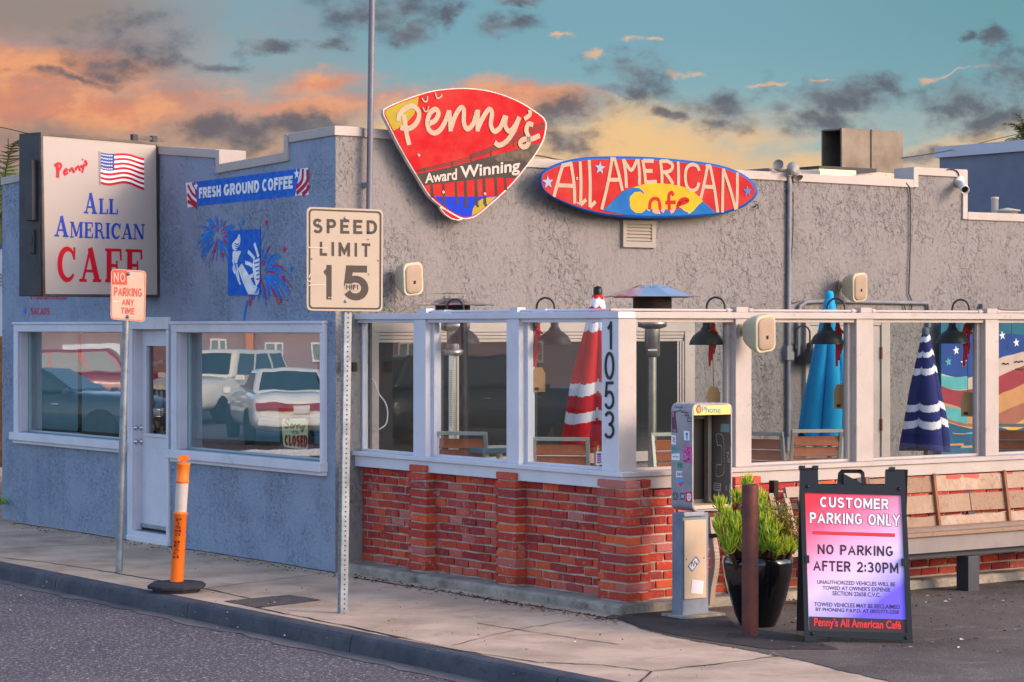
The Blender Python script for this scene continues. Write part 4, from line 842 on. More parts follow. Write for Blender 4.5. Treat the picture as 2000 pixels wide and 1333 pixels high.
# ------------------------------------------------------------------ surfboard sign
z7 = zm(1040, 290, 4.348)
SB = Fr(GA.p(0, 0, .21), V, NG)
sb = thing('surfboard_sign', 'long red surfboard sign with blue rails, tall white capitals and a yellow sun', 'sign', SB.at(1265, 366))
out = [(60, 250), (76, 205), (150, 156), (280, 106), (450, 76), (700, 68), (1000, 75), (1300, 101), (1500, 126), (1650, 160), (1780, 215), (1862, 276), (1906, 348), (1906, 392), (1862, 450), (1780, 506), (1650, 550), (1500, 576), (1300, 591), (1000, 598), (800, 591), (600, 571), (400, 521), (250, 461), (130, 396), (70, 330)]
o2 = [Vector(q) for q in catmull(out, 4, True)]; mid = Vector((985, 335))
def inset(k): return [mid+Vector(((p.x-mid.x)*(1-k*.25), (p.y-mid.y)*(1-k))) for p in o2]
railb = mat('rail_blue', (22, 80, 156), .6, var=(8, (18, 64, 134), .7), spec=.2); sred2 = mat('surf_red', (160, 12, 20), .65, var=(4, (168, 46, 42), .9), dirt=(22, (150, 22, 26), .66, .74, .5), spec=.15)
b = B(); rings = [(.03, -.075), (-.0, -.05), (.0, -.022), (.03, -.006), (.095, .0)]; n = len(o2); vs = []
for k, d in rings: vs += [SB.at(*z7([(p.x, p.y)])[0], d) for p in inset(k)]
b.add(vs, [(i*n+j, i*n+(j+1) % n, (i+1)*n+(j+1) % n, (i+1)*n+j) for i in range(len(rings)-1) for j in range(n)], railb, True)
b.flat(vs[-n:], sred2); b.flat(vs[:n], railb)
white3 = mat('surf_lettering', (170, 146, 128), .7, var=(9, (154, 130, 112), .5)); syel = mat('surf_yellow', (196, 150, 10), .7, var=(6, (180, 130, 14), .7)); swav = mat('surf_wave_blue', (14, 84, 150), .7, var=(7, (26, 104, 164), .8), spec=.15); sora = mat('surf_orange', (236, 128, 92), .5)
SL = [[(258, 142), (225, 250), (182, 412)], [(328, 128), (352, 300), (360, 470)], [(248, 148), (338, 128)], [(214, 314), (348, 320)], [(405, 112), (412, 300), (408, 482)], [(408, 482), (456, 436)], [(482, 100), (490, 300), (488, 500)], [(488, 502), (536, 452)],
      [(676, 92), (640, 300), (588, 520)], [(660, 92), (706, 92)], [(698, 92), (735, 230), (764, 362)], [(640, 268), (740, 268)], [(770, 92), (790, 200), (798, 336)], [(772, 94), (838, 186), (890, 96)], [(896, 92), (908, 200), (908, 312)], [(936, 98), (952, 200), (962, 300)], [(940, 106), (1030, 108)], [(950, 192), (1020, 194)], [(960, 290), (1056, 284)],
      [(1086, 100), (1098, 200), (1100, 302)], [(1088, 110), (1150, 112), (1190, 146), (1168, 192), (1100, 206)], [(1126, 206), (1160, 250), (1194, 304)], [(1236, 114), (1240, 200), (1240, 322)], [(1416, 192), (1398, 152), (1352, 138), (1310, 168), (1298, 246), (1312, 326), (1350, 360), (1396, 342), (1414, 292)],
      [(1488, 150), (1460, 290), (1430, 424)], [(1470, 152), (1516, 154)], [(1510, 154), (1545, 340), (1574, 546)], [(1456, 326), (1546, 330)], [(1620, 172), (1616, 360), (1614, 546)], [(1622, 176), (1680, 350), (1726, 522)], [(1740, 206), (1740, 360), (1734, 516)]]
for i, q in enumerate(SL): line(b, z7(q), .036 if i in (2, 3, 9, 11, 16, 17, 18, 25, 27) else .034, SB, .0025+(i % 6)*.0004, white3, 4)
poly(b, z7([(820, 360), (860, 330), (950, 305), (1060, 297), (1180, 305), (1290, 330), (1380, 378), (1448, 442), (1400, 520), (1330, 560), (1000, 560), (900, 560), (830, 530)]), SB, .0052, syel)
poly(b, z7([(598, 528), (660, 470), (730, 400), (790, 354), (850, 332), (905, 338), (938, 362), (952, 396), (918, 368), (868, 372), (828, 412), (820, 462), (838, 516), (880, 548), (930, 548), (958, 526), (966, 508), (980, 528), (992, 534), (1010, 514), (1040, 528), (1090, 510), (1140, 520), (1200, 512), (1260, 505), (1290, 532), (1340, 552), (1372, 526), (1404, 488), (1442, 452), (1500, 490), (1560, 552), (1440, 562), (1250, 572), (1000, 576), (800, 566)]), SB, .0058, swav)
for i, (q, m_) in enumerate((([(995, 520), (1000, 460), (1030, 428), (1070, 440), (1082, 490), (1080, 528)], sred2), ([(1024, 524), (1050, 538), (1076, 528)], sora), ([(1164, 528), (1160, 460), (1160, 400), (1180, 376), (1200, 400)], sred2), ([(1130, 462), (1216, 458)], sred2), ([(1100, 540), (1110, 520), (1120, 500)], sora), ([(1172, 540), (1190, 530), (1206, 500)], sora), ([(1244, 478), (1318, 448), (1296, 430), (1258, 446), (1236, 490), (1240, 520)], sred2))):
    line(b, z7(q), .036, SB, .0064+i*.0004, m_, 5)
poly(b, z7([(1058, 556), (1078, 536), (1086, 556)]), SB, .0066, sora)
stg = mat('star_grey_blue', (128, 142, 176), .5); stb = mat('star_blue', (36, 86, 156), .5)
star(b, 1040+132/4.348, 290+288/4.348, .062, SB, .005, stg, 4); star(b, 1040+574/4.348, 290+168/4.348, .062, SB, .005, stg, -3); star(b, 1040+1826/4.348, 290+364/4.348, .056, SB, .005, stb, 2)
for x, y in ((379, 256), (384, 466), (1330, 352), (1326, 548)): disc(b, *z7([(x, y)])[0], .011, SB, .0095, prim); disc(b, *z7([(x, y)])[0], .006, SB, .01, pblk)
b.build('board', sb)
for x in (1140, 1240, 1390): b = B(); p = SB.at(x, 368, -.07); b.obox(p-NG*.075, V*.025, NG*.075, (0, 0, .03), galv2); b.build('bracket', sb)
b = B(); q = [GA.at(x, y, d) for x, y, d in ((1474, 404, .0), (1475, 404, .03), (1477, 400, .045), (1480, 401, .05), (1481, 405, .05), (1478, 408, .045))]; b.tube(q, .006, black, 6); tag(b.build('wall_hook'), 'small black hook screwed into the stucco by the surfboard tip', 'hook')

# ------------------------------------------------------------------ street signs
def perforated(b, p0, p1, x, n, w, mt, holes):
    p0, p1 = Vector(p0), Vector(p1); d = (p1-p0).normalized(); L = (p1-p0).length; y = n
    b.obox((p0+p1)/2, x*w/2, n*w/2, d*L/2, mt)
    for k in range(holes):
        c = p0+d*(.05+(L-.08)*k/holes); r = .0065
        for nn, tt in ((n, x), (-x, n)):
            o = c+nn*(w/2+.001); b.add([o+tt*r*math.cos(i*.7854)+d*r*math.sin(i*.7854) for i in range(8)], [tuple(range(8))], black)
p0 = ground(669, 1198); nS = Vector((.44, -.898, 0)).normalized(); xS = Vector((.898, .44, 0)).normalized()
SS = Fr(p0+nS*.05+xS*.035, xS, nS)
sp = thing('speed_limit_sign', 'worn white speed limit 15 sign on a perforated square steel post at the kerb', 'road sign', p0)
b = B(); perforated(b, p0-Vector((0, 0, .05)), p0+Vector((xS.x*.04, xS.y*.04, 2.78)), xS, nS, .06, galv, 78); b.build('post', sp, bevel=.003)
z5 = zm(580, 380, 3.921)
def rounded(q, r, n=5):
    out = []; k = len(q)
    for i in range(k):
        p, a, c = Vector(q[i]), Vector(q[i-1]), Vector(q[(i+1) % k]); s = p+(a-p).normalized()*r; e = p+(c-p).normalized()*r
        out += [tuple(s*(1-t)**2+p*2*t*(1-t)+e*t*t) for t in (j/n for j in range(n+1))]
    return out
sface = mat('sign_sheeting', (172, 154, 140), .6, var=(2, (160, 142, 128), .6), dirt=(30, (150, 132, 122), .68, .74, .7)); sblk = mat('sign_black', (58, 46, 46), .5)
q = [(75, 95), (660, 117), (656, 897), (75, 890)]; i0, i1 = [(90, 110), (648, 131), (644, 884), (90, 877)], [(103, 123), (634, 144), (631, 871), (103, 864)]
b = B(); b.prism([[SS.at(*p) for p in z5(rounded(q, 42))]], -nS*.004, sface, galv)
b.flat([[SS.at(*p, .0012) for p in z5(rounded(i0, 36))], [SS.at(*p, .0012) for p in z5(rounded(i1, 26))]], sblk)
text(b, 'SPEED', z5([(122, 184), (614, 200), (614, 306), (122, 297)]), SS, .0012, sblk, 'S', .2, .3); text(b, 'LIMIT', z5([(175, 362), (562, 376), (562, 480), (175, 470)]), SS, .0012, sblk, 'S', .2, .36)
text(b, '1', z5([(196, 540), (276, 541), (276, 806), (196, 804)]), SS, .0012, sblk, 'S', .19); text(b, '5', z5([(358, 544), (548, 546), (548, 818), (358, 808)]), SS, .0012, sblk, 'S', .2)
poly(b, z5([(368, 684), (474, 688), (474, 736), (368, 732)]), SS, .0032, sface); text(b, 'HIFI', z5([(376, 690), (470, 692), (470, 730), (376, 728)]), SS, .0036, sblk, 'S', .22, .12)
for pts in ([(82, 405), (235, 412)], [(85, 696), (215, 690)], [(90, 640), (104, 610)], [(78, 660), (106, 668)], [(240, 788), (250, 790)], [(258, 788), (268, 790)]): line(b, z5(pts), .006, SS, .0042, mat('sign_scratch', (196, 178, 168), .5), 0)
for x, y in ((549, 612), (546, 346), (113, 494), (622, 507)): disc(b, *z5([(x, y)])[0], .006, SS, .0042, mat('sign_stain', (120, 96, 84), .8))
b.build('sign_panel', sp)
for x, y in ((372, 182), (374, 818)):
    b = B(); b.lathe([(.012, 0), (.012, .005), (.007, .009), (0, .01)], SS.at(*z5([(x, y)])[0], .001), galv2, 12, nS); b.build('bolt', sp)
p0 = ground(232, 1118); nN = Vector((.36, -.933, 0)).normalized(); xN = Vector((.933, .36, 0)).normalized()
topP = view(249, 528, p0.y); NS = Fr(view(246, 630, p0.y)*1.0+nN*.035, xN, nN); NS.o.z = 0
npz = thing('no_parking_sign', 'small white no parking any time sign with red lettering on a leaning round pipe post', 'road sign', p0)
b = B(); b.tube([p0-Vector((0, 0, .05)), topP], .031, galv, 14); b.build('post', npz)
zn = zm(200, 500, 8.33); nface = mat('sign_sheeting_warm', (196, 166, 148), .6, var=(5, (186, 150, 132), .8)); nred = mat('sign_faded_red', (206, 66, 54), .5, var=(14, (214, 96, 78), .7))
q = [(143, 212), (714, 246), (697, 1076), (130, 1034)]; i0, i1 = [(155, 224), (702, 258), (685, 1062), (143, 1022)], [(164, 233), (692, 268), (676, 1053), (152, 1012)]
b = B(); b.prism([[NS.at(*p) for p in zn(rounded(q, 70))]], -nN*.004, nface, galv)
b.flat([[NS.at(*p, .0014) for p in zn(rounded(i0, 60))], [NS.at(*p, .0014) for p in zn(rounded(i1, 52))]], nred)
poly(b, zn([(160, 246), (182, 224), (400, 238), (400, 474), (158, 464)]), NS, .0022, nred); text(b, 'NO', zn([(185, 266), (370, 276), (370, 434), (185, 424)]), NS, .004, nface, 'S', .17, .2)
text(b, 'PARKING', zn([(195, 510), (645, 532), (642, 668), (192, 650)]), NS, .0022, nred, 'S', .17, .16); text(b, 'ANY', zn([(325, 700), (516, 710), (516, 808), (322, 800)]), NS, .0022, nred, 'S', .17, .2); text(b, 'TIME', zn([(308, 840), (522, 852), (520, 955), (306, 945)]), NS, .0022, nred, 'S', .17, .2)
line(b, zn([(168, 742), (305, 744)]), .006, NS, .0045, mat('sign_scratch_pale', (240, 214, 196), .5), 0)
b.build('sign_panel', npz)
for x, y in ((424, 294), (412, 992)):
    b = B(); b.lathe([(.016, 0), (.016, .004), (.009, .006), (.009, .012), (0, .014)], NS.at(*zn([(x, y)])[0], .001), galv, 12, nN); b.build('bolt', npz)

# mast beside the side wall
b = B(); m0 = GA.at(720.5, 460, .085); m1 = GA.at(726.5, 0, .085); dv = (m1-m0)/(m1.z-m0.z)
b.obox(m0+dv*(3.3-m0.z)-NG*.045, V*.02, NG*.04, (0, 0, .02), galv2); b.obox(m0+dv*(2.5-m0.z)-NG*.045, V*.02, NG*.04, (0, 0, .02), galv2)
b.tube([m0-dv*(m0.z-2.24), m0+dv*(7.2-m0.z)], .027, mat('mast_grey', (116, 112, 122), .5, .2, var=(3, (96, 94, 104), .8)), 14); o = tag(b.build('metal_mast'), 'tall slim grey metal mast rising past the parapet beside the pick-shaped sign', 'mast')

# orange delineator post on its black rubber foot
p0 = ground(345, 1156)
dl = thing('delineator_post', 'orange plastic traffic post with two pale reflective sleeves on a black rubber base', 'traffic post', p0)
rub = mat('black_rubber', (44, 44, 52), .75, var=(6, (64, 62, 70), .8), bump=(60, .4, 5, .006)); org = mat('orange_plastic', (246, 112, 24), .4, var=(4, (236, 124, 50), .6)); refl = mat('reflective_sleeve', (206, 186, 178), .35, var=(7, (176, 160, 158), .8))
b = B(); oc = [(math.cos(R(a))*1.0, math.sin(R(a))*1.0) for a in range(22, 382, 45)]
lay = [(.20, 0), (.205, .02), (.205, .028), (.245, .03), (.25, .055), (.215, .075), (.06, .082)]; vs = []
for r, z in lay: vs += [p0+Vector((x*r*.95, y*r*.95, z)) for x, y in oc]
b.add(vs, [(i*8+j, i*8+(j+1) % 8, (i+1)*8+(j+1) % 8, (i+1)*8+j) for i in range(len(lay)-1) for j in range(8)]+[tuple(range(48, 56))], rub); b.build('base', dl, bevel=.004)
tp = view(358.5, 900, p0.y); ax = (tp-(p0+Vector((0, 0, .07)))).normalized(); pp = p0+Vector((0, 0, .07)); pz = lambda y: (EYE-(y-CY)/F*p0.y-pp.z)/ax.z
b = B(); b.lathe([(.052, 0), (.05, pz(1006)), (.056, pz(1005)), (.056, pz(1001)), (.044, pz(1000)), (.047, pz(944)), (.054, pz(943)), (.054, pz(938)), (.049, pz(937)), (.051, pz(910)), (.055, pz(908)), (.055, pz(905)), (.03, pz(904)), (.014, pz(902)), (.014, pz(900))], pp, org, 24, ax)
x = Vector((1, 0, 0)); c = pp+ax*pz(897); b.prism([[c+x*.046*math.cos(R(a))+Vector((0, -.012, 0))+ax*.03*math.sin(R(a)) for a in range(-20, 201, 20)]], (0, .024, 0), org); b.build('post', dl)
for y0, y1 in ((1000, 944),):
    b = B(); b.lathe([(.0475, pz(y0)), (.0495, pz(y1))], pp, refl, 24, ax); b.build('reflective_sleeve', dl)
DF = Fr(pp, (1, 0, 0), (0, -1, 0), ax); b = B(); ink = mat('maroon_ink', (104, 20, 26), .6)
for i, ch in enumerate('PISMO BEACH'):
    y = 1016+i*7.1*1.02; cx_ = 349.5-(i*.62)
    if ch == ' ': continue
    st, Wd = letters(ch, 'S', .17, 0); hw = 5.4 if ch != 'I' else 1.2; f = quad_map([(cx_-hw, y-3.1), (cx_+hw, y-3.1), (cx_+hw, y+2.7), (cx_-hw, y+2.7)])
    for vs, fs in st: b.add([DF.at(*f(v.x/Wd, v.y), .0535) for v in vs], fs, ink)
b.build('lettering', dl)

# ------------------------------------------------------------------ loudspeakers
spk = mat('speaker_cream', (184, 174, 150), .5, var=(5, (168, 156, 134), .6)); spg = mat('speaker_grille', (160, 136, 118), .7, bump=(260, .6, 2, .003), var=(4, (146, 122, 106), .6))
def rrect(w, h, r, n=5):
    out = []
    for cx, cz, a in ((w/2-r, h/2-r, 0), (-w/2+r, h/2-r, 90), (-w/2+r, -h/2+r, 180), (w/2-r, -h/2+r, 270)): out += [(cx+r*math.cos(R(a+90*i/n)), cz+r*math.sin(R(a+90*i/n))) for i in range(n+1)]
    return out
def make_speaker(label, loc, rz):
    t = thing('wall_speaker', label, 'speaker', loc, rz, 'cream outdoor loudspeakers')
    M = Matrix.Rotation(R(-7), 3, 'Y') @ Matrix.Rotation(R(6), 3, 'X'); c = Vector((0, -.17, -.02))
    def loft(b, secs, mt, cap=True):
        n = len(rrect(1, 1, .1)); vs = []
        for w, h, r, y in secs: vs += [c+M@Vector((x, y, z)) for x, z in rrect(w, h, r)]
        b.add(vs, [(i*n+j, i*n+(j+1) % n, (i+1)*n+(j+1) % n, (i+1)*n+j) for i in range(len(secs)-1) for j in range(n)], mt, True)
        b.add(vs[-n:], [tuple(range(n))], mt); b.add(vs[:n], [tuple(range(n))[::-1]], mt)
    b = B(); loft(b, [(.12, .17, .05, .10), (.15, .21, .06, .07), (.205, .275, .06, -.02), (.215, .285, .055, -.075), (.21, .28, .055, -.085), (.20, .27, .05, -.087)], spk); b.build('body', t, local=True)
    b = B(); loft(b, [(.176, .246, .05, -.084), (.172, .242, .05, -.094), (.15, .22, .05, -.099), (.08, .14, .04, -.101)], spg); vs = [c+M@Vector((x, -.1025, z)) for x, z in ((-.012, -.04), (.012, -.04), (.012, -.012), (-.012, -.012))]; b.add(vs, [(0, 1, 2, 3)], black); b.build('grille', t, local=True)
    b = B(); b.tube([(0, .0, 0), (0, -.03, .0), (0, -.09, -.01)], .022, mat('tan_bracket', (160, 138, 116), .6), 10); b.obox((0, -.006, 0), (.035, 0, 0), (0, .006, 0), (0, 0, .045), MATS['tan_bracket']); b.build('bracket', t, local=True)
    return t
rz0 = math.atan2(.72, .69)      # local -Y turned to look right of the camera
s1 = make_speaker('cream loudspeaker on the grey wall between the speed sign and the pick-shaped sign', GA.at(772, 540, .02), R(40))
dup(s1, GA.at(1642, 557, .02), R(40), 'cream loudspeaker high on the grey wall above the turquoise umbrella'); dup(s1, PR.at(1448, 645, .02), R(40), 'cream loudspeaker fixed to a white post of the glass screen')

# ------------------------------------------------------------------ gooseneck lamps
lampm = mat('lamp_dark', (40, 38, 42), .4, .2); lampi = mat('lamp_inside', (196, 140, 70), .6)
def make_lamp(label, loc, rz, grp='gooseneck lamps behind the glass screen'):
    t = thing('gooseneck_lamp', label, 'lamp', loc, rz, grp)
    b = B(); arc = [(0, 0, -.02), (0, 0, .10)]+[(.07-.07*math.cos(R(a)), 0, .12+.075*math.sin(R(a))) for a in range(15, 181, 15)]+[(.14, 0, .03)]
    b.tube(arc, .008, lampm, 8); b.lathe([(.04, 0), (.04, .012), (.015, .02)], (-.02, 0, -.02), lampm, 14, (1, 0, 0)); b.build('arm', t, local=True)
    b = B(); b.lathe([(.016, .03), (.03, .02), (.032, -.03), (.042, -.04), (.046, -.055), (.07, -.07), (.105, -.10), (.128, -.14), (.135, -.165), (.138, -.168), (.132, -.166)], (.14, 0, 0), lampm, 24); b.lathe([(.131, -.164), (.10, -.104), (.05, -.07)], (.14, 0, 0), lampi, 24); b.build('shade', t, local=True)
    return t
LZ = 2.115
def lp(px, fr, d, z=LZ): q = fr.p(fr.s_(px, d), z, d); return q
l1 = make_lamp('dark gooseneck lamp hanging in front of the further patio heater', lp(872, PS, -.14), R(0))
for px, fr, rz, lab in ((1048, PS, 5, 'dark gooseneck lamp left of the red striped umbrella'), (1416, PR, 180, 'dark gooseneck lamp hidden partly by the post with the loudspeaker'), (1650, PR, 180, 'dark gooseneck lamp in front of the turquoise umbrella'), (1893, PR, 180, 'dark gooseneck lamp beside the navy striped umbrella with an amber inner rim')):
    dup(l1, lp(px, fr, -.14), R(rz), lab)
w = dup(l1, GA.p(GA.s_(1546), EYE-(676-CY)/F*23.3, .06), R(20), 'small gooseneck wall lamp on the grey stucco beside the white door', 'gooseneck lamp on the stucco'); w.scale = (1.1, 1.1, 1.0)

# ------------------------------------------------------------------ red ribbons with paper tags
rib = mat('red_cloth', (206, 24, 34), .7, var=(12, (170, 18, 26), .7)); tagm = mat('tan_card', (190, 142, 96), .8, var=(10, (172, 124, 82), .6))
for px, y0, yt, fr, lab in ((1050, 640, 742, PS, 'red ribbon with a tan paper tag hanging by the lamp left of the red umbrella'), (1392, 640, 780, PR, 'red ribbon draped over the lamp shade beside the post with the loudspeaker'), (1640, 665, 775, PR, 'red ribbon and dark tan tag hanging before the turquoise umbrella'), (1889, 650, 790, PR, 'red ribbon with a tan tag hanging beside the navy umbrella and painted flag')):
    d = -.16; q = fr.at(px, 640, d); t = thing('hanging_ribbon', lab, 'ribbon', q, 0, 'red ribbons hung from the lamps')
    b = B(); sc = q.y/F
    for k in range(3):
        x0 = random.uniform(-6, 6)*sc; pts = [q+Vector((x0, 0, (14-k*4)*sc)), q+Vector((x0*.6+(4-3*k)*sc, .01, -6*sc)), q+Vector(((3-4*k)*sc, 0, -34*sc)), q+Vector((-3*sc*k, 0, (-52-12*k)*sc))]
        b.tube(catmull(pts, 4), [3.4*sc*random.uniform(.6, 1.2) for _ in range(13)], rib, 7)
    b.tube(catmull([q+Vector((-12*sc, .0, -14*sc)), q+Vector((-2*sc, -.01, -4*sc)), q+Vector((10*sc, 0, -12*sc))], 4), 2.6*sc, rib, 7); b.build('ribbon', t)
    b = B(); z = -(yt-640)*sc; xs, zs = 13*sc, 24*sc; p = q+Vector((2*sc, .012, z))
    b.prism([[p+Vector((-xs, 0, -zs)), p+Vector((xs, 0, -zs)), p+Vector((xs, 0, zs*.5)), p+Vector((xs*.55, 0, zs)), p+Vector((-xs*.55, 0, zs)), p+Vector((-xs, 0, zs*.5))]], (0, .006, 0), tagm)
    b.obox(p+Vector((-xs*.3, -.002, -zs*.75)), (xs*.3, 0, 0), (0, .001, 0), (0, 0, zs*.12), black); b.tube([p+Vector((0, 0, zs)), q+Vector((0, 0, -50*sc))], .002, crackm, 5); b.build('paper_tag', t)

# ------------------------------------------------------------------ patio heaters
heatm = mat('brushed_steel', (176, 172, 168), .3, .85, var=(5, (140, 138, 136), .8)); refm = mat('polished_reflector', (206, 206, 212), .12, .95, var=(5, (186, 180, 186), .6)); meshm = mat('emitter_mesh', (46, 38, 36), .6, .4, bump=(140, .8, 2, .004), var=(5, (84, 58, 48), .6))
def heater(label, px, Y, yr, yb, rpx, head):
    sc = Y/F; X = (px-CX)*sc; zof = lambda y: EYE-(y-CY)*sc
    t = thing('patio_heater', label, 'heater', (X, Y, .28), 0, 'steel patio heaters')
    o = Vector((X, Y, 0)); r = rpx*sc
    b = B(); zt, ze = zof(yr), zof(yb)
    b.lathe([(0, zt), (r*.28, zt-.002), (r*.3, zt-.006), (r*.9, ze+.012), (r, ze), (r*.985, ze-.006), (r*.9, ze+.002), (r*.28, zt-.03), (0, zt-.03)], o, refm, 10, smooth=False); b.lathe([(r*.52, zt+.035), (r*.5, zt+.04), (0, zt+.05)], o, refm, 10) if head else None
    for a in (20, 140, 260): p = o+Vector((r*.27*math.cos(R(a)), r*.27*math.sin(R(a)), zt-.004)); b.tube([p, p+Vector((0, 0, .025))], .006, galv2, 6)
    b.build('reflector', t)
    zc = ze-.005; zl = zof(636 if not head else 640); re = 38*sc if not head else 34*sc
    b = B(); b.lathe([(re*.98, zl+.04), (re, zl+.05), (re, zt-.02)], o, meshm, 24); b.build('emitter', t)
    b = B(); rb_ = 28*sc if not head else re; b.lathe([(rb_*.5, zl-.03), (rb_*1.0, zl-.012), (rb_*1.02, zl+.03), (rb_*.9, zl+.045)], o, heatm, 24)
    if head: b.lathe([(.05, zl-.03), (.05, zl-.18), (.09, zl-.19), (.09, zl-.23), (.05, zl-.24)], o, heatm, 20)
    else: b.lathe([(15*sc, zl-.03), (15*sc, zof(694)), (13*sc, zof(697)), (8.5*sc, zof(698))], o, heatm, 20); b.add([o+Vector((9*sc*math.cos(a), -15.2*sc, 0))+Vector((0, 0, zof(684)+z)) for a, z in ((3.14, -.008), (0, -.008), (0, .008), (3.14, .008))], [(0, 1, 2, 3)], whitep)
    b.build('burner_head', t)
    b = B(); b.lathe([(8.3*sc, zl-.2), (8.3*sc, .75)], o, heatm, 20); b.build('pole', t)
    b = B(); b.lathe([(.21, .29), (.21, .75), (.2, .78), (.05, .8)], o, heatm, 28); b.lathe([(.24, .28), (.24, .31), (.21, .315)], o, heatm, 28); b.build('gas_housing', t)
    if head:
        b = B(); b.box((X-.03, Y-.075, .95), (X+.01, Y-.055, zof(690)), mat('thermometer_white', (206, 204, 206), .5))
        for k in range(30): b.box((X-.022, Y-.077, 1.25+k*.016), (X-.004, Y-.0752, 1.254+k*.016), black)
        b.build('gauge_strip', t)
    return t
heater('steel patio heater with double reflector seen behind the further street panes', 884, 20.3, 583, 596, 82, True)
heater('steel patio heater with wide pale reflector right of the house number post', 1274, 20.0, 557, 580, 95, False)

# ------------------------------------------------------------------ closed umbrellas
def umbrella(label, px, ytop, ybot, Y, rbot, cols, bands, folds, lean=0, cap=None, skirt=0.0, group='closed patio umbrellas', phase=0.0):
    sc = Y/F; zof = lambda y: EYE-(y-CY)*sc; X = (px-CX)*sc; o = Vector((X, Y, 0))
    t = thing('closed_umbrella', label, 'umbrella', (X, Y, .28), 0, group); z1, z0 = zof(ytop), zof(ybot); H_ = z1-z0
    b = B(); rows = 150
    rr = random.Random(int(px)); n = folds*16; vs = []; q_ = []
    amp = [rr.uniform(.82, 1.14) for _ in range(folds)]; hem = [rr.uniform(-.05, .06) for _ in range(folds)]; dep = [rr.uniform(.34, .62) for _ in range(folds)]; ph = [rr.uniform(0, 6.28) for _ in range(3)]
    so = [rr.uniform(-.03, .03) for _ in range(folds)]
    for i in range(rows+1):
        f = i/rows; z = z0+H_*f; r = rbot*(.13+.87*(1-f)**.95+.10*math.sin(math.pi*min(1, f*1.15))*(1-f)) if f < .985 else rbot*.10
        for j in range(n):
            k_ = j//16; t_ = (j % 16)/16; c = math.sin(math.pi*t_)**.55; nx = (k_+1) % folds; w_ = t_*t_*(3-2*t_)
            am = amp[k_]*(1-w_)+amp[nx]*w_; fd = min(1, (1-f)*1.5+.12); skew = .22*math.sin(ph[0]+k_*1.7)*(1-f)
            a = 2*math.pi*(j/n)+skew*c+phase+.35*f*math.sin(ph[1]); k = (1-dep[k_]*fd*(1-c))*(1+(am-1)*fd)+.03*math.sin(9*f+k_*2+ph[2])*fd*c
            dz = (hem[k_]*(1-w_)+hem[nx]*w_)*(1-f)**3+(.05+skirt)*(c-.5)*(1-f)**4
            vs.append(o+Vector((r*k*math.cos(a)+lean*f*H_, r*k*math.sin(a), z+dz))); q_.append((.05*(c-.6)+so[k_]*(1-w_)+so[nx]*w_)*(1-.6*f))
    base = cols[0]
    fm = [cols[1] if any(a <= (i+.5)/rows+q_[i*n+j] <= c for a, c in bands) else base for i in range(rows) for j in range(n)]
    b.add(vs, [(i*n+j, i*n+(j+1) % n, (i+1)*n+(j+1) % n, (i+1)*n+j) for i in range(rows) for j in range(n)], fm, True)
    b.build('canopy', t, solid=.004)
    b = B(); b.tube([o+Vector((0, 0, .3)), o+Vector((lean*H_, 0, z1+.01))], .02, cols[2], 12); b.build('pole', t)
    b = B(); b.lathe([(.035, -.02), (.038, .02), (.03, .045), (.0, .055)], o+Vector((lean*H_, 0, z1)), cap or cols[0], 14); b.build('finial', t)
    b = B(); b.lathe([(.25, .28), (.25, .33), (.05, .37), (.04, .55)], o, black, 20); b.build('base', t)
    return t
fred, fwht, ftur, fnav = mat('red_canvas', (206, 22, 36), .8, bump=(180, .3, 2, .003), var=(3, (190, 18, 32), .5)), mat('white_canvas', (226, 218, 226), .8, bump=(180, .3, 2, .003)), mat('turquoise_canvas', (18, 150, 200), .8, bump=(180, .3, 2, .003), var=(3, (14, 134, 186), .6)), mat('navy_canvas', (38, 42, 102), .8, bump=(180, .3, 2, .003), var=(3, (30, 34, 90), .5))
umbrella('closed red and white striped umbrella leaning behind the house number post', 1164, 572, 872, 19.3, .29, (fred, fwht, heatm), [(.14, .21), (.32, .40), (.74, .80), (.90, .955)], 6, lean=.012, cap=black, phase=.4)
umbrella('closed plain turquoise umbrella standing in front of the white door', 1620, 580, 852, 21.2, .26, (ftur, ftur, lampm), [], 6, lean=0, skirt=-.1)
umbrella('closed navy and white striped umbrella standing by the grey stucco next to the painted flag', 1808, 650, 880, 23.2, .255, (fnav, fwht, lampm), [(.10, .175)][:0]+[(.2, .265), (.345, .405), (.655, .71), (.80, .845), (.93, .975)], 4, cap=mat('grey_cap', (84, 92, 106), .6), skirt=-.07, phase=.785)

# ------------------------------------------------------------------ patio chairs and tables
slm = mat('teak_slat', (176, 96, 58), .55, var=(9, (146, 74, 44), .8), bump=(40, .2, 4, .003)); chm = mat('chair_metal', (176, 170, 164), .4, .5)
def make_chair(label, loc, rz):
    t = thing('patio_chair', label, 'chair', loc, rz, 'slatted patio chairs')
    for x in (-.21, .21):
        b = B(); b.beam((x, .0, .44), (x, .10, .93), .03, .03, chm, (0, 1, 0)); b.build('back_post', t, bevel=.004, local=True)
        b = B(); b.beam((x, -.02, 0), (x, 0, .44), .03, .03, chm, (0, 1, 0)); b.build('leg', t, bevel=.004, local=True)
        b = B(); b.beam((x, -.42, 0), (x, -.40, .44), .03, .03, chm, (0, 1, 0)); b.build('leg', t, bevel=.004, local=True)
    b = B(); b.beam((-.225, .102, .935), (.225, .102, .935), .03, .03, chm)
    for k in range(4): z = .58+k*.09; y = .0+(z-.44)*.204; b.obox((0, y, z), (.193, 0, 0), (0, .008, .002), (0, -.008, .039), slm)
    b.build('backrest', t, bevel=.003, local=True)
    b = B(); b.box((-.225, -.43, .425), (.225, .01, .445), chm)
    for k in range(5): b.box((-.2, -.42+k*.085, .447), (.2, -.345+k*.085, .462), slm)
    b.build('seat', t, bevel=.003, local=True); return t
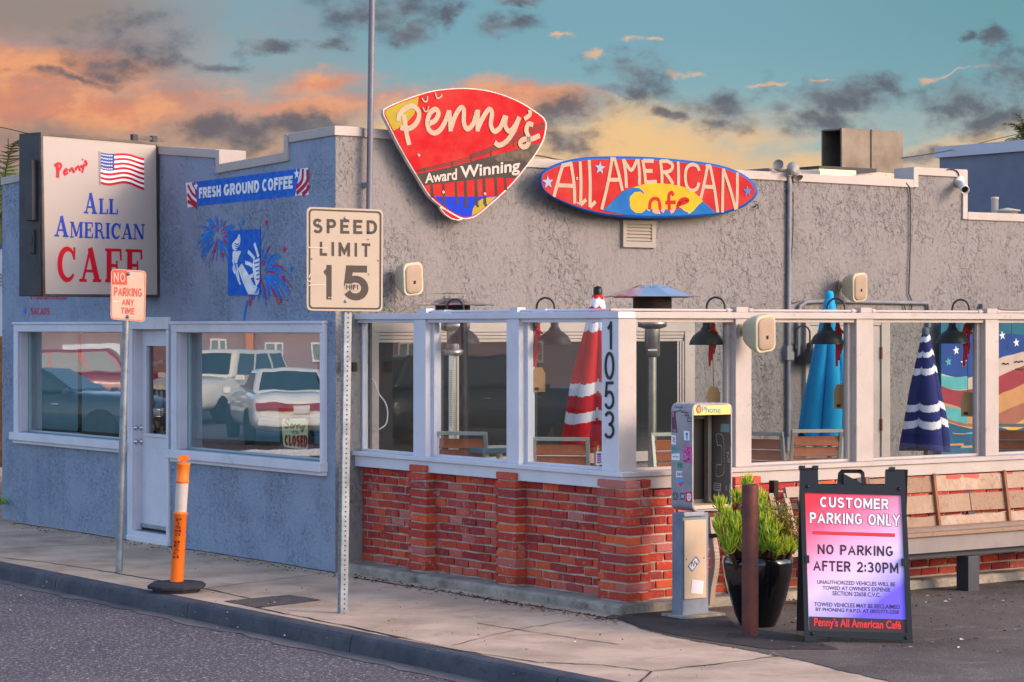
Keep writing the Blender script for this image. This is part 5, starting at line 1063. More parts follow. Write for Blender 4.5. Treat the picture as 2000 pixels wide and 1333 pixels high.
def cpos(px, ytop, Y): return Vector(((px-CX)/F*Y, Y, max(.28, EYE-(ytop-CY)/F*Y-.945)))
c1 = make_chair('slatted chair at the left of the pane under the further heater', cpos(908, 848, 19.75), R(-18+180))
for px, yt, Y, rz, lab in ((1098, 855, 18.75, 172, 'slatted chair with pale metal frame in front of the red umbrella'), (1330, 893, 19.4, 20, 'slatted chair mostly hidden behind the payphone'), (1588, 878, 20.2, 192, 'slatted chair in front of the turquoise umbrella'), (1490, 893, 19.7, 150, 'slatted chair left of the turquoise umbrella, only its top edge showing'), (1968, 834, 21.4, 170, 'slatted chair in front of the painted flag at the right edge')):
    dup(c1, cpos(px, yt, Y), R(rz), lab)
def table(label, px, y, Y, w, rz, mt):
    loc = Vector(((px-CX)/F*Y, Y, .28)); t = thing('patio_table', label, 'table', loc, rz, 'small patio tables'); zt = EYE-(y-CY)/F*Y-.28
    b = B(); b.box((-w/2, -w/2, zt-.045), (w/2, w/2, zt), mt); b.build('table_top', t, bevel=.006, local=True)
    for x in (-1, 1):
        for y_ in (-1, 1): b = B(); b.box((x*(w/2-.06)-.02, y_*(w/2-.06)-.02, 0), (x*(w/2-.06)+.02, y_*(w/2-.06)+.02, zt-.046), chm); b.build('leg', t, bevel=.003, local=True)
tt = mat('slate_table_top', (92, 116, 128), .4)
table('small slate topped patio table beside the chair under the further heater', 962, 873, 19.75, .42, R(30), tt)
table('wooden patio table seen at the foot of the pane before the white door', 1548, 902, 19.9, .5, R(35), slm)
b = B(); q = [GA.at(*p, d) for p, d in (((727, 740), .05), ((734, 752), .08), ((740, 770), .1), ((752, 786), .12), ((757, 806), .12), ((754, 828), .1), ((742, 838), .08), ((733, 841), .05))]; b.tube(catmull(q, 5), .006, whitep, 6); tag(b.build('electric_cable'), 'thin white cord looping against the dark patio window', 'cord')
b = B(); FA.box(b, -.08, .06, 1.64, 1.73, -.06, .03, black) if False else None
p = GA.at(668, 717, .0); d1 = thing('door_camera', 'small black camera box with a red light at the corner of the blue wall', 'camera', p)
b = B(); b.obox(p+NG*.03+V*.01, V*.03, NG*.03, (0, 0, .045), black); b.obox(p+NG*.1+V*.06, V*.025, NG*.012, (0, 0, .04), black); b.build('case', d1, bevel=.006)
b = B(); b.obox(p+NG*.062+V*.01, V*.014, NG*.002, (0, 0, .016), mat('red_lens', (196, 20, 40), .3)); b.build('lens', d1)

# painted flag boards on the back wall
FL = Fr(GA.p(0, 0, .12), V, NG)
fl = thing('painted_fence_panel', 'tall boards painted with a waving flag and sea, standing at the back of the patio', 'mural', FL.at(1900, 900))
a0, a1 = FL.s_(1838), FL.s_(2140); z0, z1 = .3, EYE-(622-CY)/F*24.6
ml = lambda n, c: mat(n, c, .65, var=(5, tuple(int(x*.8) for x in c), .6), bump=(30, .3, 4, .004))
mteal, mnavy, mrd, mtan, mwh, msea, mye, mtq = ml('mural_teal', (24, 96, 120)), ml('mural_navy', (18, 62, 138)), ml('mural_dark_red', (150, 48, 62)), ml('mural_tan', (196, 138, 92)), ml('mural_pale', (196, 170, 160)), ml('mural_sea', (26, 84, 118)), ml('mural_yellow', (210, 164, 84)), ml('mural_turquoise', (84, 164, 170))
b = B(); nb = 9
for k in range(nb): xa, xb = a0+(a1-a0)*k/nb, a0+(a1-a0)*(k+1)/nb-.006; FL.box(b, xa, xb, z0, z1, -.03, 0, mteal)
zf = zm(1820, 600, 4.3)
def band(top, bot, mt, off):
    t, s = [(p.x, p.y) for p in catmull(top, 5)], [(p.x, p.y) for p in catmull(bot, 5)]
    for p, q, r, u in zip(t, t[1:], s, s[1:]): b.flat([FL.at(*x, off) for x in zf([p, q, u, r])], mt)
X = [80, 200, 330, 460, 570, 680, 780, 900, 1100]
def c_(ys): return list(zip(X, ys))
e1 = [230, 225, 235, 240, 225, 225, 240, 280, 330]; e2 = [560, 590, 590, 520, 430, 400, 372, 350, 330]; e3 = [665, 700, 690, 640, 580, 530, 490, 440, 400]; e4 = [680, 720, 850, 800, 735, 690, 640, 580, 520]; e4b = [800, 830, 880, 860, 735, 690, 640, 580, 520]
e5 = [900, 950, 980, 960, 890, 840, 800, 760, 720]; e6 = [940, 985, 1010, 1020, 990, 990, 940, 900, 860]; e7 = [950, 990, 1020, 1030, 1010, 1040, 1010, 1000, 1000]; e8 = [1360]*9
band(c_(e1), c_(e2), mnavy, .002); band(c_(e2), c_(e3), mwh, .002); band(c_(e3), c_(e4b), mrd, .002); band(c_(e4b), c_(e5), mtan, .002); band(c_(e5), c_(e6), ml('mural_brown', (160, 96, 78)), .002); band(c_(e6), c_(e7), mye, .002); band(c_(e7), c_(e8), msea, .002)
band([(80, 575), (200, 590), (300, 580)], [(80, 665), (200, 695), (300, 690)], mtq, .003); band([(110, 835), (200, 850), (300, 870)], [(110, 930), (200, 960), (300, 985)], mtq, .003)
for k in range(26): y = random.uniform(1030, 1330); x = random.uniform(90, 1000); line(b, zf([(x, y), (x+60, y+random.uniform(-8, 8)), (x+140, y+random.uniform(-10, 10))]), random.uniform(.008, .022), FL, .004+random.random()*.002, random.choice([mtq, ml('mural_deep', (18, 66, 108)), mtan]))
for x, y, m_ in ((205, 365, mwh), (268, 465, mwh), (140, 460, mtq), (592, 240, mwh), (710, 300, mwh), (650, 330, mnavy)): star(b, 1820+x/4.3, 600+y/4.3, .05, FL, .005, whitep if m_ is mwh else m_, 8)
for q in ([(588, 480), (604, 474), (618, 482), (634, 476), (648, 480)], [(690, 468), (712, 458), (728, 464), (748, 456), (768, 462)], [(698, 526), (720, 520), (738, 528), (770, 524)]): line(b, zf(q), .016, FL, .005, pblk)
b.build('boards', fl)

# ------------------------------------------------------------------ payphone
K = on_line(1352, PR.p(0, 0, .62), NG)
PH = Fr(K, V, NG); PSD = Fr(K, U, NF)
ph = thing('payphone', 'old grey payphone shell covered in stickers on a steel pedestal, its telephone missing', 'payphone', ph0 if False else Vector((K.x+.12, K.y+.1, 0)))
phg = mat('payphone_grey', (150, 146, 156), .5, .15, var=(6, (126, 122, 132), .8), dirt=(26, (94, 86, 92), .66, .74, .6)); phb = mat('payphone_inside', (120, 110, 106), .6, var=(4, (96, 88, 84), .8)); beige = mat('beige_panel', (206, 178, 152), .5, var=(4, (186, 158, 134), .7), dirt=(7, (150, 120, 100), .66, .8, .6))
a1 = PH.s_(1430); zt, zb = PH.sz(1390, 788)[1], PH.sz(1390, 998)[1]; dep = PSD.s_(1311)
def rr2(a0, a1, z0, z1, r, n=6):
    out = []
    for cx, cz, a in ((a1-r, z1-r, 0), (a0+r, z1-r, 90), (a0+r, z0+r, 180), (a1-r, z0+r, 270)): out += [(cx+r*math.cos(R(a+90*i/n)), cz+r*math.sin(R(a+90*i/n))) for i in range(n+1)]
    return out
b = B(); o_, i_ = rr2(0, a1, zb, zt, .05), rr2(.012, a1-.012, zb+.012, zt-.012, .04)
n = len(o_); front = [PH.p(a, z, 0) for a, z in o_]; back = [PH.p(a, z, -dep) for a, z in o_]; fi = [PH.p(a, z, 0) for a, z in i_]; bi = [PH.p(a, z, -dep+.02) for a, z in i_]
vs = front+back+fi+bi
b.add(vs, [q for j in range(n) for k in [(j+1) % n] for q in [(j, k, n+k, n+j), (j, k, 2*n+k, 2*n+j)]], phg, False)
b.add(vs, [(2*n+j, 2*n+(j+1) % n, 3*n+(j+1) % n, 3*n+j) for j in range(n)], phb); b.flat(bi, phb); b.flat(back, phg); b.build('shell', ph)
b = B(); PH.box(b, .014, a1-.014, zt-.085, zt-.014, -.1, .002, mat('yellow_header', (228, 188, 112), .4)); pt = mat('teal_ink', (54, 142, 140), .5)
text(b, 'Phone', [(1371, 794), (1408, 795), (1408, 808), (1371, 806)], PH, .0035, pt, 'B', .015)
a, z = PH.sz(1365, 800, .004); b.add([PH.p(a+.024*math.cos(i*.5236), z+.03*math.sin(i*.5236), .0042) for i in range(12)], [tuple(range(12))], mat('sticker_brown', (92, 58, 52), .5)); b.add([PH.p(a+.017*math.cos(i*.5236), z+.022*math.sin(i*.5236), .0047) for i in range(12)], [tuple(range(12))], mat('sticker_pink', (214, 120, 104), .5))
b.build('header', ph, bevel=.004)
b = B(); PH.box(b, .165, .285, zb+.07, zt-.12, -dep+.021, -dep+.03, black); PH.box(b, .285, .318, zb+.05, zt-.09, -dep+.021, -dep+.075, phb); PH.box(b, .13, .165, zb+.05, zt-.09, -dep+.021, -dep+.04, phb); PH.box(b, .165, .285, zt-.12, zt-.09, -dep+.021, -dep+.04, phb); PH.box(b, .016, a1-.016, zb+.013, zb+.04, -dep+.021, -.02, beige); b.build('phone_cavity', ph, bevel=.003)
# inner right side of the shell, with the dotted receiver
IP = Fr(PH.p(a1-.0125, 0, 0), NG, -V)
b = B()
z4 = zm(1300, 780, 5.793); rec = catmull([Vector(p) for p in [(575, 400), (620, 395), (650, 430), (660, 520), (664, 640), (660, 800), (650, 850), (610, 872), (575, 862), (575, 750), (605, 740), (625, 745), (636, 660), (634, 560), (620, 520), (590, 525), (580, 480), (572, 420)]], 5, True)
dotm = mat('dot_white', (226, 214, 204), .5)
for p in rec: disc(b, *z4([(p.x, p.y)])[0], .0036, IP, .002, dotm, 6)
for q, m_ in (([(625, 280), (722, 282), (722, 378), (622, 370)], 'sticker_pale_blue'), ([(545, 945), (630, 955), (622, 1045), (540, 1030)], 'sticker_pale')): poly(b, z4(q), IP, .002, mat(m_, (140, 176, 186) if 'blue' in m_ else (196, 190, 190), .5))
for k in range(3): line(b, z4([(555, 970+k*22), (580, 962+k*24), (615, 972+k*22)]), .008, IP, .0035, mat('sticker_ink', (96, 96, 112), .6), 3)
line(b, z4([(690, 610), (715, 600), (700, 650), (725, 700), (708, 715), (704, 680)]), .004, IP, .003, dotm); line(b, z4([(732, 410), (728, 460), (738, 500), (734, 540)]), .006, IP, .003, black); line(b, z4([(684, 980), (684, 1035)]), .006, IP, .003, dotm, 0); line(b, z4([(732, 960), (722, 1000)]), .006, IP, .003, dotm, 0)
b.build('back_panel', ph)
# stickers on the street side
b = B(); S = lambda n, c: mat('sticker_'+n, c, .5)
def stick(q, m_, off=.0015): poly(b, z4(q), PSD, off, m_)
stick([(68, 140), (112, 136), (112, 200), (134, 378), (72, 374)], S('plum', (92, 48, 74))); stick([(72, 145), (100, 143), (96, 200), (78, 210)], S('mauve', (160, 96, 124)), .003); stick([(78, 340), (120, 340), (126, 370), (80, 368)], S('mauve', (160, 96, 124)), .003)
stick([(208, 358), (270, 362), (272, 468), (208, 464)], S('white', (222, 220, 230))); stick([(228, 380), (250, 380), (250, 410), (228, 410)], S('royal', (30, 96, 176)), .003); stick([(234, 412), (246, 412), (246, 456), (234, 456)], S('royal', (30, 96, 176)), .0034)
stick([(66, 405), (116, 410), (116, 516), (64, 510)], S('white', (222, 220, 230))); line(b, z4([(80, 430), (100, 450), (82, 470), (104, 490)]), .007, PSD, .003, S('slate', (90, 100, 130)))
line(b, z4([(68, 580), (70, 545), (95, 540), (96, 570), (76, 575)]), .012, PSD, .003, S('cyan', (40, 150, 170))); line(b, z4([(104, 566), (150, 570)]), .01, PSD, .003, S('cyan', (40, 150, 170)), 0)
stick([(68, 618), (160, 614), (158, 694), (66, 688)], S('white', (222, 220, 230))); line(b, z4([(80, 652), (115, 648), (145, 656)]), .01, PSD, .003, S('sky', (120, 170, 206)))
stick([(204, 532), (298, 538), (298, 722), (202, 716)], S('magenta', (196, 66, 150)))
rs = random.Random(5)
for k in range(46): x, y = rs.uniform(210, 290), rs.uniform(545, 712); line(b, z4([(x, y), (x+rs.uniform(-14, 14), y+rs.uniform(-10, 10)), (x+rs.uniform(-10, 10), y+rs.uniform(-12, 12))]), .0035, PSD, .003+k*.00005, S('pale_pink', (236, 190, 220)) if k % 2 else S('purple', (120, 50, 110)))
a, z = PSD.sz(1300+158/5.793, 780+752/5.793); b.add([PSD.p(a+.026*math.cos(i*.3927), z+.024*math.sin(i*.3927), .0016) for i in range(16)], [tuple(range(16))], S('green', (22, 120, 92)))
b.add([PSD.p(a+.022*math.cos(i*.3927), z+.020*math.sin(i*.3927), .0022) for i in range(16)], [tuple(range(16))], S('mint', (70, 176, 140)))
for k in range(3): line(b, z4([(138, 738+k*14), (160, 732+k*14), (182, 742+k*13)]), .006, PSD, .004, S('green', (22, 120, 92)))
stick([(118, 814), (192, 816), (190, 884), (118, 882)], S('white', (222, 220, 230))); text(b, '365', z4([(124, 828), (188, 830), (188, 868), (124, 866)]), PSD, .003, black, 'S', .16)
stick([(136, 908), (208, 904), (206, 936), (136, 938)], S('sky2', (70, 160, 214))); stick([(148, 942), (206, 940), (186, 968), (172, 990), (152, 975)], S('pink2', (214, 50, 110)), .002)
line(b, z4([(80, 1100), (88, 1060), (98, 1090), (110, 1048), (120, 1090), (134, 1064), (138, 1104), (110, 1122), (84, 1104)]), .005, PSD, .003, S('slate2', (70, 70, 84)), 0); line(b, z4([(80, 1132), (140, 1134)]), .006, PSD, .003, S('slate2', (70, 70, 84)), 0)
stick([(166, 1062), (214, 1062), (212, 1140), (166, 1138)], S('navy', (24, 66, 130))); line(b, z4([(174, 1120), (186, 1080), (196, 1120), (206, 1080)]), .006, PSD, .003, S('white', (222, 220, 230)), 0)
stick([(224, 1050), (302, 1048), (304, 1168), (226, 1166)], S('red', (206, 30, 50))); poly(b, z4([(246, 1070), (282, 1070), (290, 1110), (276, 1150), (252, 1150), (240, 1110)]), PSD, .003, S('white', (222, 220, 230)), 3)
for x, y in ((254, 1095), (274, 1095), (264, 1122)): disc(b, *z4([(x, y)])[0], .006, PSD, .0045, S('red', (206, 30, 50)), 8)
for q in ([(104, 100), (106, 78), (124, 92), (150, 86), (152, 110)], [(170, 80), (186, 72), (168, 100), (190, 96)], [(110, 140), (150, 136), (170, 120), (180, 150), (210, 130)], [(190, 150), (240, 150), (216, 190), (262, 184)], [(250, 150), (256, 200)], [(248, 208), (248, 252), (298, 254)], [(250, 210), (296, 216)]): line(b, z4(q), .0045, PSD, .0025, black, 0)
b.build('sticker', ph)
for k, (zx, zy) in enumerate(()): pass
# pedestal
b = B(); pa0, pa1 = PH.s_(1333, -.02), PH.s_(1384, -.02); pd = .14
b.hexa([PH.p(pa0, .0, -pd), PH.p(pa1, .0, -pd), PH.p(pa1, .0, -.02), PH.p(pa0, .0, -.02), PH.p(pa0, zb-.01, -pd), PH.p(pa1, zb-.01, -pd), PH.p(pa1, zb-.01, -.02), PH.p(pa0, zb-.01, -.02)], mat('pedestal_steel', (128, 134, 150), .5, .3, var=(4, (92, 104, 130), .9), dirt=(5, (150, 92, 62), .62, .75, .7)))
b.build('pedestal', ph, bevel=.006)
b = B(); PH.box(b, pa0+.01, pa1-.03, .14, zb-.06, -.019, -.008, beige); PH.box(b, pa0, PH.s_(1376), zb-.032, zb-.002, -.0185, .0, galv2); PH.box(b, pa1-.03, pa1+.10, zb-.05, zb-.012, -.12, -.04, mat('brown_bar', (92, 52, 44), .6))
for x, y in ((1341, 1093), (1375, 1090), (1375, 1008)): disc(b, x, y, .005, PH, -.006, black)
b.build('access_panel', ph, bevel=.003)
b = B(); poly(b, [(1343.5, 1106.5), (1359.5, 1086.5), (1367, 1097), (1352, 1117)], PH, -.006, S('royal2', (44, 70, 150))); poly(b, [(1345.5, 1106.5), (1359, 1089.5), (1365, 1097.5), (1352, 1114.5)], PH, -.0048, S('white', (222, 220, 230))); line(b, [(1350, 1108), (1352, 1098), (1355, 1106), (1357, 1096), (1360, 1103), (1362, 1095)], .005, PH, -.0036, black)
poly(b, [(1352, 1132), (1375, 1135), (1372.5, 1161.5), (1349.5, 1159)], PH, -.006, S('white', (222, 220, 230)))
b.build('pedestal_sticker', ph)
b = B(); PH.box(b, pa0-.05, pa1+.09, .008, .028, -pd-.06, .06, concrete2); b.build('pedestal_base', ph, bevel=.004)

# ------------------------------------------------------------------ rusty bollard
p0 = ground(1465, 1243); sc = p0.y/F
b = B(); b.lathe([(.056, -.03), (.056, EYE-(950-CY)*sc-.006), (.054, EYE-(947-CY)*sc), (.046, EYE-(947-CY)*sc), (.046, EYE-(952-CY)*sc)], p0, mat('rusty_iron', (104, 58, 50), .6, .25, var=(5, (74, 48, 52), 1.0), dirt=(22, (150, 84, 58), .6, .74, .7), bump=(30, .3, 5, .004)), 28)
o = tag(b.build('bollard'), 'rusty brown steel pipe bollard standing before the black planter', 'bollard')

# ------------------------------------------------------------------ planter and plants
pc = Vector(((1480-CX)/F*16.75, 16.75, 0)); sc = pc.y/F
zof = lambda y: EYE-(y-CY)*sc; RR = 68*sc
pl = tag(B().build('planter'), '', '') if False else None
b = B(); zr_ = zof(1086)
b.lathe([(RR*.48, .0), (RR*.52, .012), (RR*.66, zr_*.18), (RR*.84, zr_*.45), (RR*.97, zr_*.72), (RR*1.02, zr_*.9), (RR*1.0, zr_), (RR*.92, zr_+.004), (RR*.9, zr_-.06), (0, zr_-.06)], pc, mat('glazed_black_pot', (10, 10, 14), .12, coat=.5, var=(4, (20, 20, 26), .5)), 48)
tag(b.build('planter'), 'tall glossy black tapered planter behind the rusty bollard', 'planter')
leafs = [mat('leaf_lime', (176, 190, 40), .6, var=(14, (128, 160, 44), .9)), mat('leaf_green', (110, 152, 46), .6, var=(14, (74, 118, 40), .9)), mat('leaf_yellow', (204, 198, 66), .6, var=(14, (170, 150, 60), .7)), mat('leaf_withered', (150, 112, 66), .7)]
stemm = mat('woody_stem', (96, 62, 44), .8, var=(10, (70, 46, 34), .8)); soil = mat('soil', (46, 36, 30), .95)
sp_ = thing('succulent_plant', 'lime green upright succulent rosettes crowded in the black planter', 'plant', pc+Vector((0, 0, zr_-.05)))
rp = random.Random(4); bl, bs = B(), B()
def finger(b, o, d, L, r, mt, curl):
    d = d.normalized(); up = Vector((0, 0, 1)); pts = []
    for i in range(5):
        t = i/4; q = (d*(1-t*curl)+up*(t*curl)).normalized(); pts.append((pts[-1]+q*L/4) if pts else o)
    b.tube(pts, [r*.75, r, r*.95, r*.6, r*.08], mt, 5, False)
def rosette(x, y, dy, s):
    base = Vector(((x-CX)*sc+0, pc.y+dy, zof(y)))
    for k in range(84):
        a = rp.uniform(0, 6.283); el = R(rp.uniform(5, 80)); d = Vector((math.cos(a)*math.cos(el), math.sin(a)*math.cos(el), math.sin(el)))
        m_ = leafs[0] if rp.random() < .5 else leafs[2] if rp.random() < .45 else leafs[3] if rp.random() < .12 else leafs[1]
        finger(bl, base+d*rp.uniform(0, .02)+Vector((0, 0, rp.uniform(-.015, .05)*s)), d, s*rp.uniform(.06, .10), .0046*s, m_, rp.uniform(.55, 1.0))
    bs.tube([base+Vector((0, 0, .01)), base+Vector(((pc.x-base.x)*.25, -dy*.3, -.12)), Vector((pc.x+(base.x-pc.x)*.5, pc.y+dy*.4, zr_-.06))], [.016, .018, .02], stemm, 7)
for x, y, dy, s in ((1403, 996, -.1, .85), (1403, 1040, -.18, 1.1), (1428, 1036, -.16, 1.15), (1442, 1030, -.12, 1.0), (1440, 985, .02, .95), (1420, 1072, -.24, 1.15), (1446, 1070, -.22, 1.1), (1440, 1052, -.05, 1.2), (1462, 958, .05, .9), (1478, 1040, -.15, 1.2), (1484, 990, .02, 1.05), (1488, 1012, -.02, 1.1), (1500, 1066, -.25, 1.2), (1526, 1076, -.2, 1.0), (1540, 1078, -.14, .9), (1480, 1072, -.2, 1.0), (1512, 1044, -.1, .9), (1458, 1050, .05, 1.1), (1505, 1040, .0, 1.1), (1468, 1010, .05, 1.0), (1412, 1058, -.2, 1.1), (1434, 1046, -.2, 1.1), (1490, 1056, -.2, 1.1), (1452, 1074, -.24, 1.1), (1508, 1078, -.24, 1.0), (1416, 1020, -.1, 1.0), (1494, 1032, -.1, 1.0)): rosette(x, y, dy, s)
bl.build('leaves', sp_); bs.build('stems', sp_)
sh = thing('bushy_shrub', 'olive and rust tinted small-leaved shrub growing at the back right of the black planter', 'plant', pc+Vector((.12, .08, zr_-.05))); bl, bs = B(), B()
lv = [mat('leaf_olive', (128, 122, 44), .6), mat('leaf_rust', (150, 92, 56), .6), mat('leaf_dark_olive', (76, 82, 34), .6), mat('leaf_gold', (176, 152, 60), .6)]
def leaf(b, o, s, mt):
    x = Vector((rp.gauss(0, 1), rp.gauss(0, 1), rp.gauss(0, 1))).normalized(); y = x.cross(Vector((rp.gauss(0, 1), rp.gauss(0, 1), rp.gauss(0, 1)))).normalized()
    b.add([o, o+x*s*.5+y*s*.22, o+x*s, o+x*s*.5-y*s*.22], [(0, 1, 2, 3)], mt)
for k in range(64):
    tx = rp.uniform(1492, 1566); tip = Vector(((tx-CX)*sc, pc.y+rp.uniform(-.12, .2), zof(rp.uniform(972+max(0, tx-1525)*.9, 1078))))
    o = Vector((pc.x+.12+rp.uniform(-.04, .06), pc.y+rp.uniform(.0, .12), zr_-.06)); q = catmull([o, o.lerp(tip, .5)+Vector((rp.uniform(-.03, .03), 0, .03)), tip], 6); bs.tube(q, [.006*(1-.75*i/(len(q)-1)) for i in range(len(q))], stemm, 5, False)
    for p in q[4:]:
        for _ in range(13): leaf(bl, p+Vector((rp.gauss(0, .018), rp.gauss(0, .018), rp.gauss(0, .016))), rp.uniform(.014, .026), rp.choice(lv if p.x > pc.x+.2 else lv[:1]+lv[2:]))
bl.build('leaves', sh); bs.build('stems', sh)
b = B(); b.lathe([(0, 0), (RR*.89, 0)], pc+Vector((0, 0, zr_-.05)), soil, 32); stuff(b.build('soil'))

# ------------------------------------------------------------------ A-frame sign
A0 = ground(1575, 1257); A1 = view(1783, 1257, A0.y-.02); A1.z = 0; xa = (A1-A0).normalized(); nb = Vector((-xa.y, xa.x, 0)); nb = nb if nb.y > 0 else -nb
upv = (nb*.235+Vector((0, 0, 1.1))).normalized(); AF = Fr(A0, xa, (-nb*1.1+Vector((0, 0, .235))), upv)
za = zm(1560, 900, 3.604)
af = thing('sandwich_board', 'black folding sandwich board with a pink and violet customer parking only notice', 'sign board', (A0+A1)/2+nb*.2)
b = B(); out = [(8, 50), (135, 50), (138, 158), (150, 168), (262, 172), (272, 160), (280, 84), (300, 62), (440, 62), (462, 84), (470, 162), (482, 172), (600, 172), (610, 162), (612, 62), (745, 62), (805, 1308), (730, 1303), (720, 1268), (127, 1240), (122, 1276), (42, 1274)]; hol = [(314, 90), (330, 84), (426, 84), (440, 92), (443, 160), (430, 172), (326, 170), (316, 160)]
win = [(44, 224), (722, 244), (762, 1214), (72, 1196)]
b.prism([[AF.at(*p) for p in za(l)] for l in (out, hol, win)], -AF.n*.032, blackp); b.build('front_frame', af, bevel=.006)
b = B(); pm = bpy.data.materials.new('printed_notice'); pm.use_nodes = True; nt = pm.node_tree; N = nt.nodes; L = nt.links; p = N['Principled BSDF']; p.inputs['Roughness'].default_value = .35
tc = N.new('ShaderNodeTexCoord'); sx = N.new('ShaderNodeSeparateXYZ'); L.new(tc.outputs['Generated'], sx.inputs[0]); m1 = N.new('ShaderNodeMath'); m1.operation = 'MULTIPLY_ADD'; L.new(sx.outputs[0], m1.inputs[0]); m1.inputs[1].default_value = .42
m2 = N.new('ShaderNodeMath'); m2.operation = 'SUBTRACT'; m2.inputs[0].default_value = .78; L.new(sx.outputs[2], m2.inputs[1]); L.new(m2.outputs[0], m1.inputs[2])
nz = N.new('ShaderNodeTexNoise'); L.new(tc.outputs['Generated'], nz.inputs['Vector']); nz.inputs['Scale'].default_value = 2.2; nz.inputs['Detail'].default_value = 2
m3 = N.new('ShaderNodeMath'); m3.operation = 'MULTIPLY_ADD'; L.new(nz.outputs[0], m3.inputs[0]); m3.inputs[1].default_value = .22; L.new(m1.outputs[0], m3.inputs[2])
cr = N.new('ShaderNodeValToRGB'); L.new(m3.outputs[0], cr.inputs[0]); e = cr.color_ramp.elements
while len(e) < 6: e.new(.5)
for i, (po, c) in enumerate(((.0, (236, 44, 62)), (.2, (242, 92, 128)), (.44, (242, 166, 208)), (.66, (228, 200, 236)), (.9, (168, 150, 236)), (1.1, (112, 88, 230)))): e[i].position = min(po, 1); e[i].color = lin(c)
L.new(cr.outputs[0], p.inputs['Base Color'])
b.flat([AF.at(*q, -.012) for q in za(win)], pm)
band_m = mat('notice_band', (62, 48, 50), .45); nt_red = mat('notice_red', (232, 50, 56), .45); ntx = mat('notice_text', (62, 44, 56), .5); nwh = mat('notice_white', (236, 228, 236), .45); nol = mat('notice_outline', (120, 60, 96), .5)
poly(b, za([(72, 1097), (757, 1120), (762, 1214), (74, 1196)]), AF, -.0112, band_m)
for s, q in (('CUSTOMER', [(150, 254), (632, 270), (632, 345), (150, 328)]), ('PARKING ONLY', [(78, 364), (712, 380), (712, 462), (78, 440)])):
    text(b, s, za([(q[0][0]-4, q[0][1]-4), (q[1][0]+4, q[1][1]-4), (q[2][0]+4, q[2][1]+4), (q[3][0]-4, q[3][1]+4)]), AF, -.0111, nol, 'S', .265, .085); text(b, s, za(q), AF, -.0086, nwh, 'S', .19, .15)
poly(b, za([(98, 496), (677, 513), (677, 538), (98, 519)]), AF, -.0111, nol); poly(b, za([(101, 499), (674, 516), (674, 535), (101, 516)]), AF, -.0102, nt_red)
text(b, 'NO PARKING', za([(133, 588), (663, 603), (663, 675), (133, 658)]), AF, -.011, ntx, 'S', .18, .16); text(b, 'AFTER 2:30PM', za([(103, 702), (700, 720), (703, 795), (103, 775)]), AF, -.011, ntx, 'S', .18, .16)
for s, q in (('UNAUTHORIZED VEHICLES WILL BE', [(130, 841), (680, 857), (680, 886), (130, 867)]), ("TOWED AT OWNER'S EXPENSE", [(168, 881), (645, 894), (645, 924), (168, 908)]), ('SECTION 22658 C.V.C.', [(238, 918), (575, 931), (575, 961), (238, 948)]), ('TOWED VEHICLES MAY BE RECLAIMED', [(110, 996), (712, 1016), (712, 1046), (110, 1024)]), ('BY PHONING P.B.P.D. AT (805)773-2208', [(120, 1034), (705, 1054), (705, 1088), (120, 1066)])): text(b, s, za(q), AF, -.011, ntx, 'B', .012)
text(b, "Penny's All American Café", za([(108, 1104), (720, 1128), (720, 1204), (108, 1182)]), AF, -.0095, nt_red, 'B', .022)
b.build('notice', af)
for x, y in ((62, 183), (706, 200), (96, 1218), (756, 1247)): b = B(); q = AF.at(*za([(x, y)])[0], .0); b.lathe([(.013, 0), (.013, .003), (.008, .007), (0, .008)], q, black, 12, AF.n); b.build('screw', af)
for x, y in ((60, 694), (738, 716)): b = B(); q = AF.at(*za([(x, y)])[0], .0); b.obox(q, AF.x*.014, AF.n*.008, AF.u*.025, blackp); b.build('latch', af, bevel=.002)
for x, y in ((22, 52), (115, 52), (655, 62)): b = B(); q = AF.at(*za([(x, y)])[0], -.02); b.obox(q, AF.x*.02, AF.n*.03, AF.u*.012, blackp); b.build('hinge', af, bevel=.002)
b = B(); w = (A1-A0).length; Lh = AF.sz(*za([(745, 62)])[0])[1]; topb = AF.p(0, Lh-.02, -.04)
BK = Fr(Vector((A0.x, A0.y, 0))+nb*.52, xa, nb, ((topb-Vector((A0.x, A0.y, 0))-nb*.52))); 
for x0, x1 in ((-.02, .07), (w-.08, w-.0)): b.hexa([BK.p(x0, .02, -.032), BK.p(x1, .02, -.032), BK.p(x1, .02, 0), BK.p(x0, .02, 0), BK.p(x0+.0, Lh, -.032), BK.p(x1, Lh, -.032), BK.p(x1, Lh, 0), BK.p(x0, Lh, 0)], blackp)
BK.box(b, .07, w-.08, .1, .18, -.03, -.002, blackp); BK.box(b, .07, w-.08, Lh-.32, Lh-.1, -.03, -.002, blackp); BK.box(b, .07, w-.08, .18, Lh-.32, -.02, -.016, MATS['notice_band']); b.build('rear_frame', af, bevel=.005)

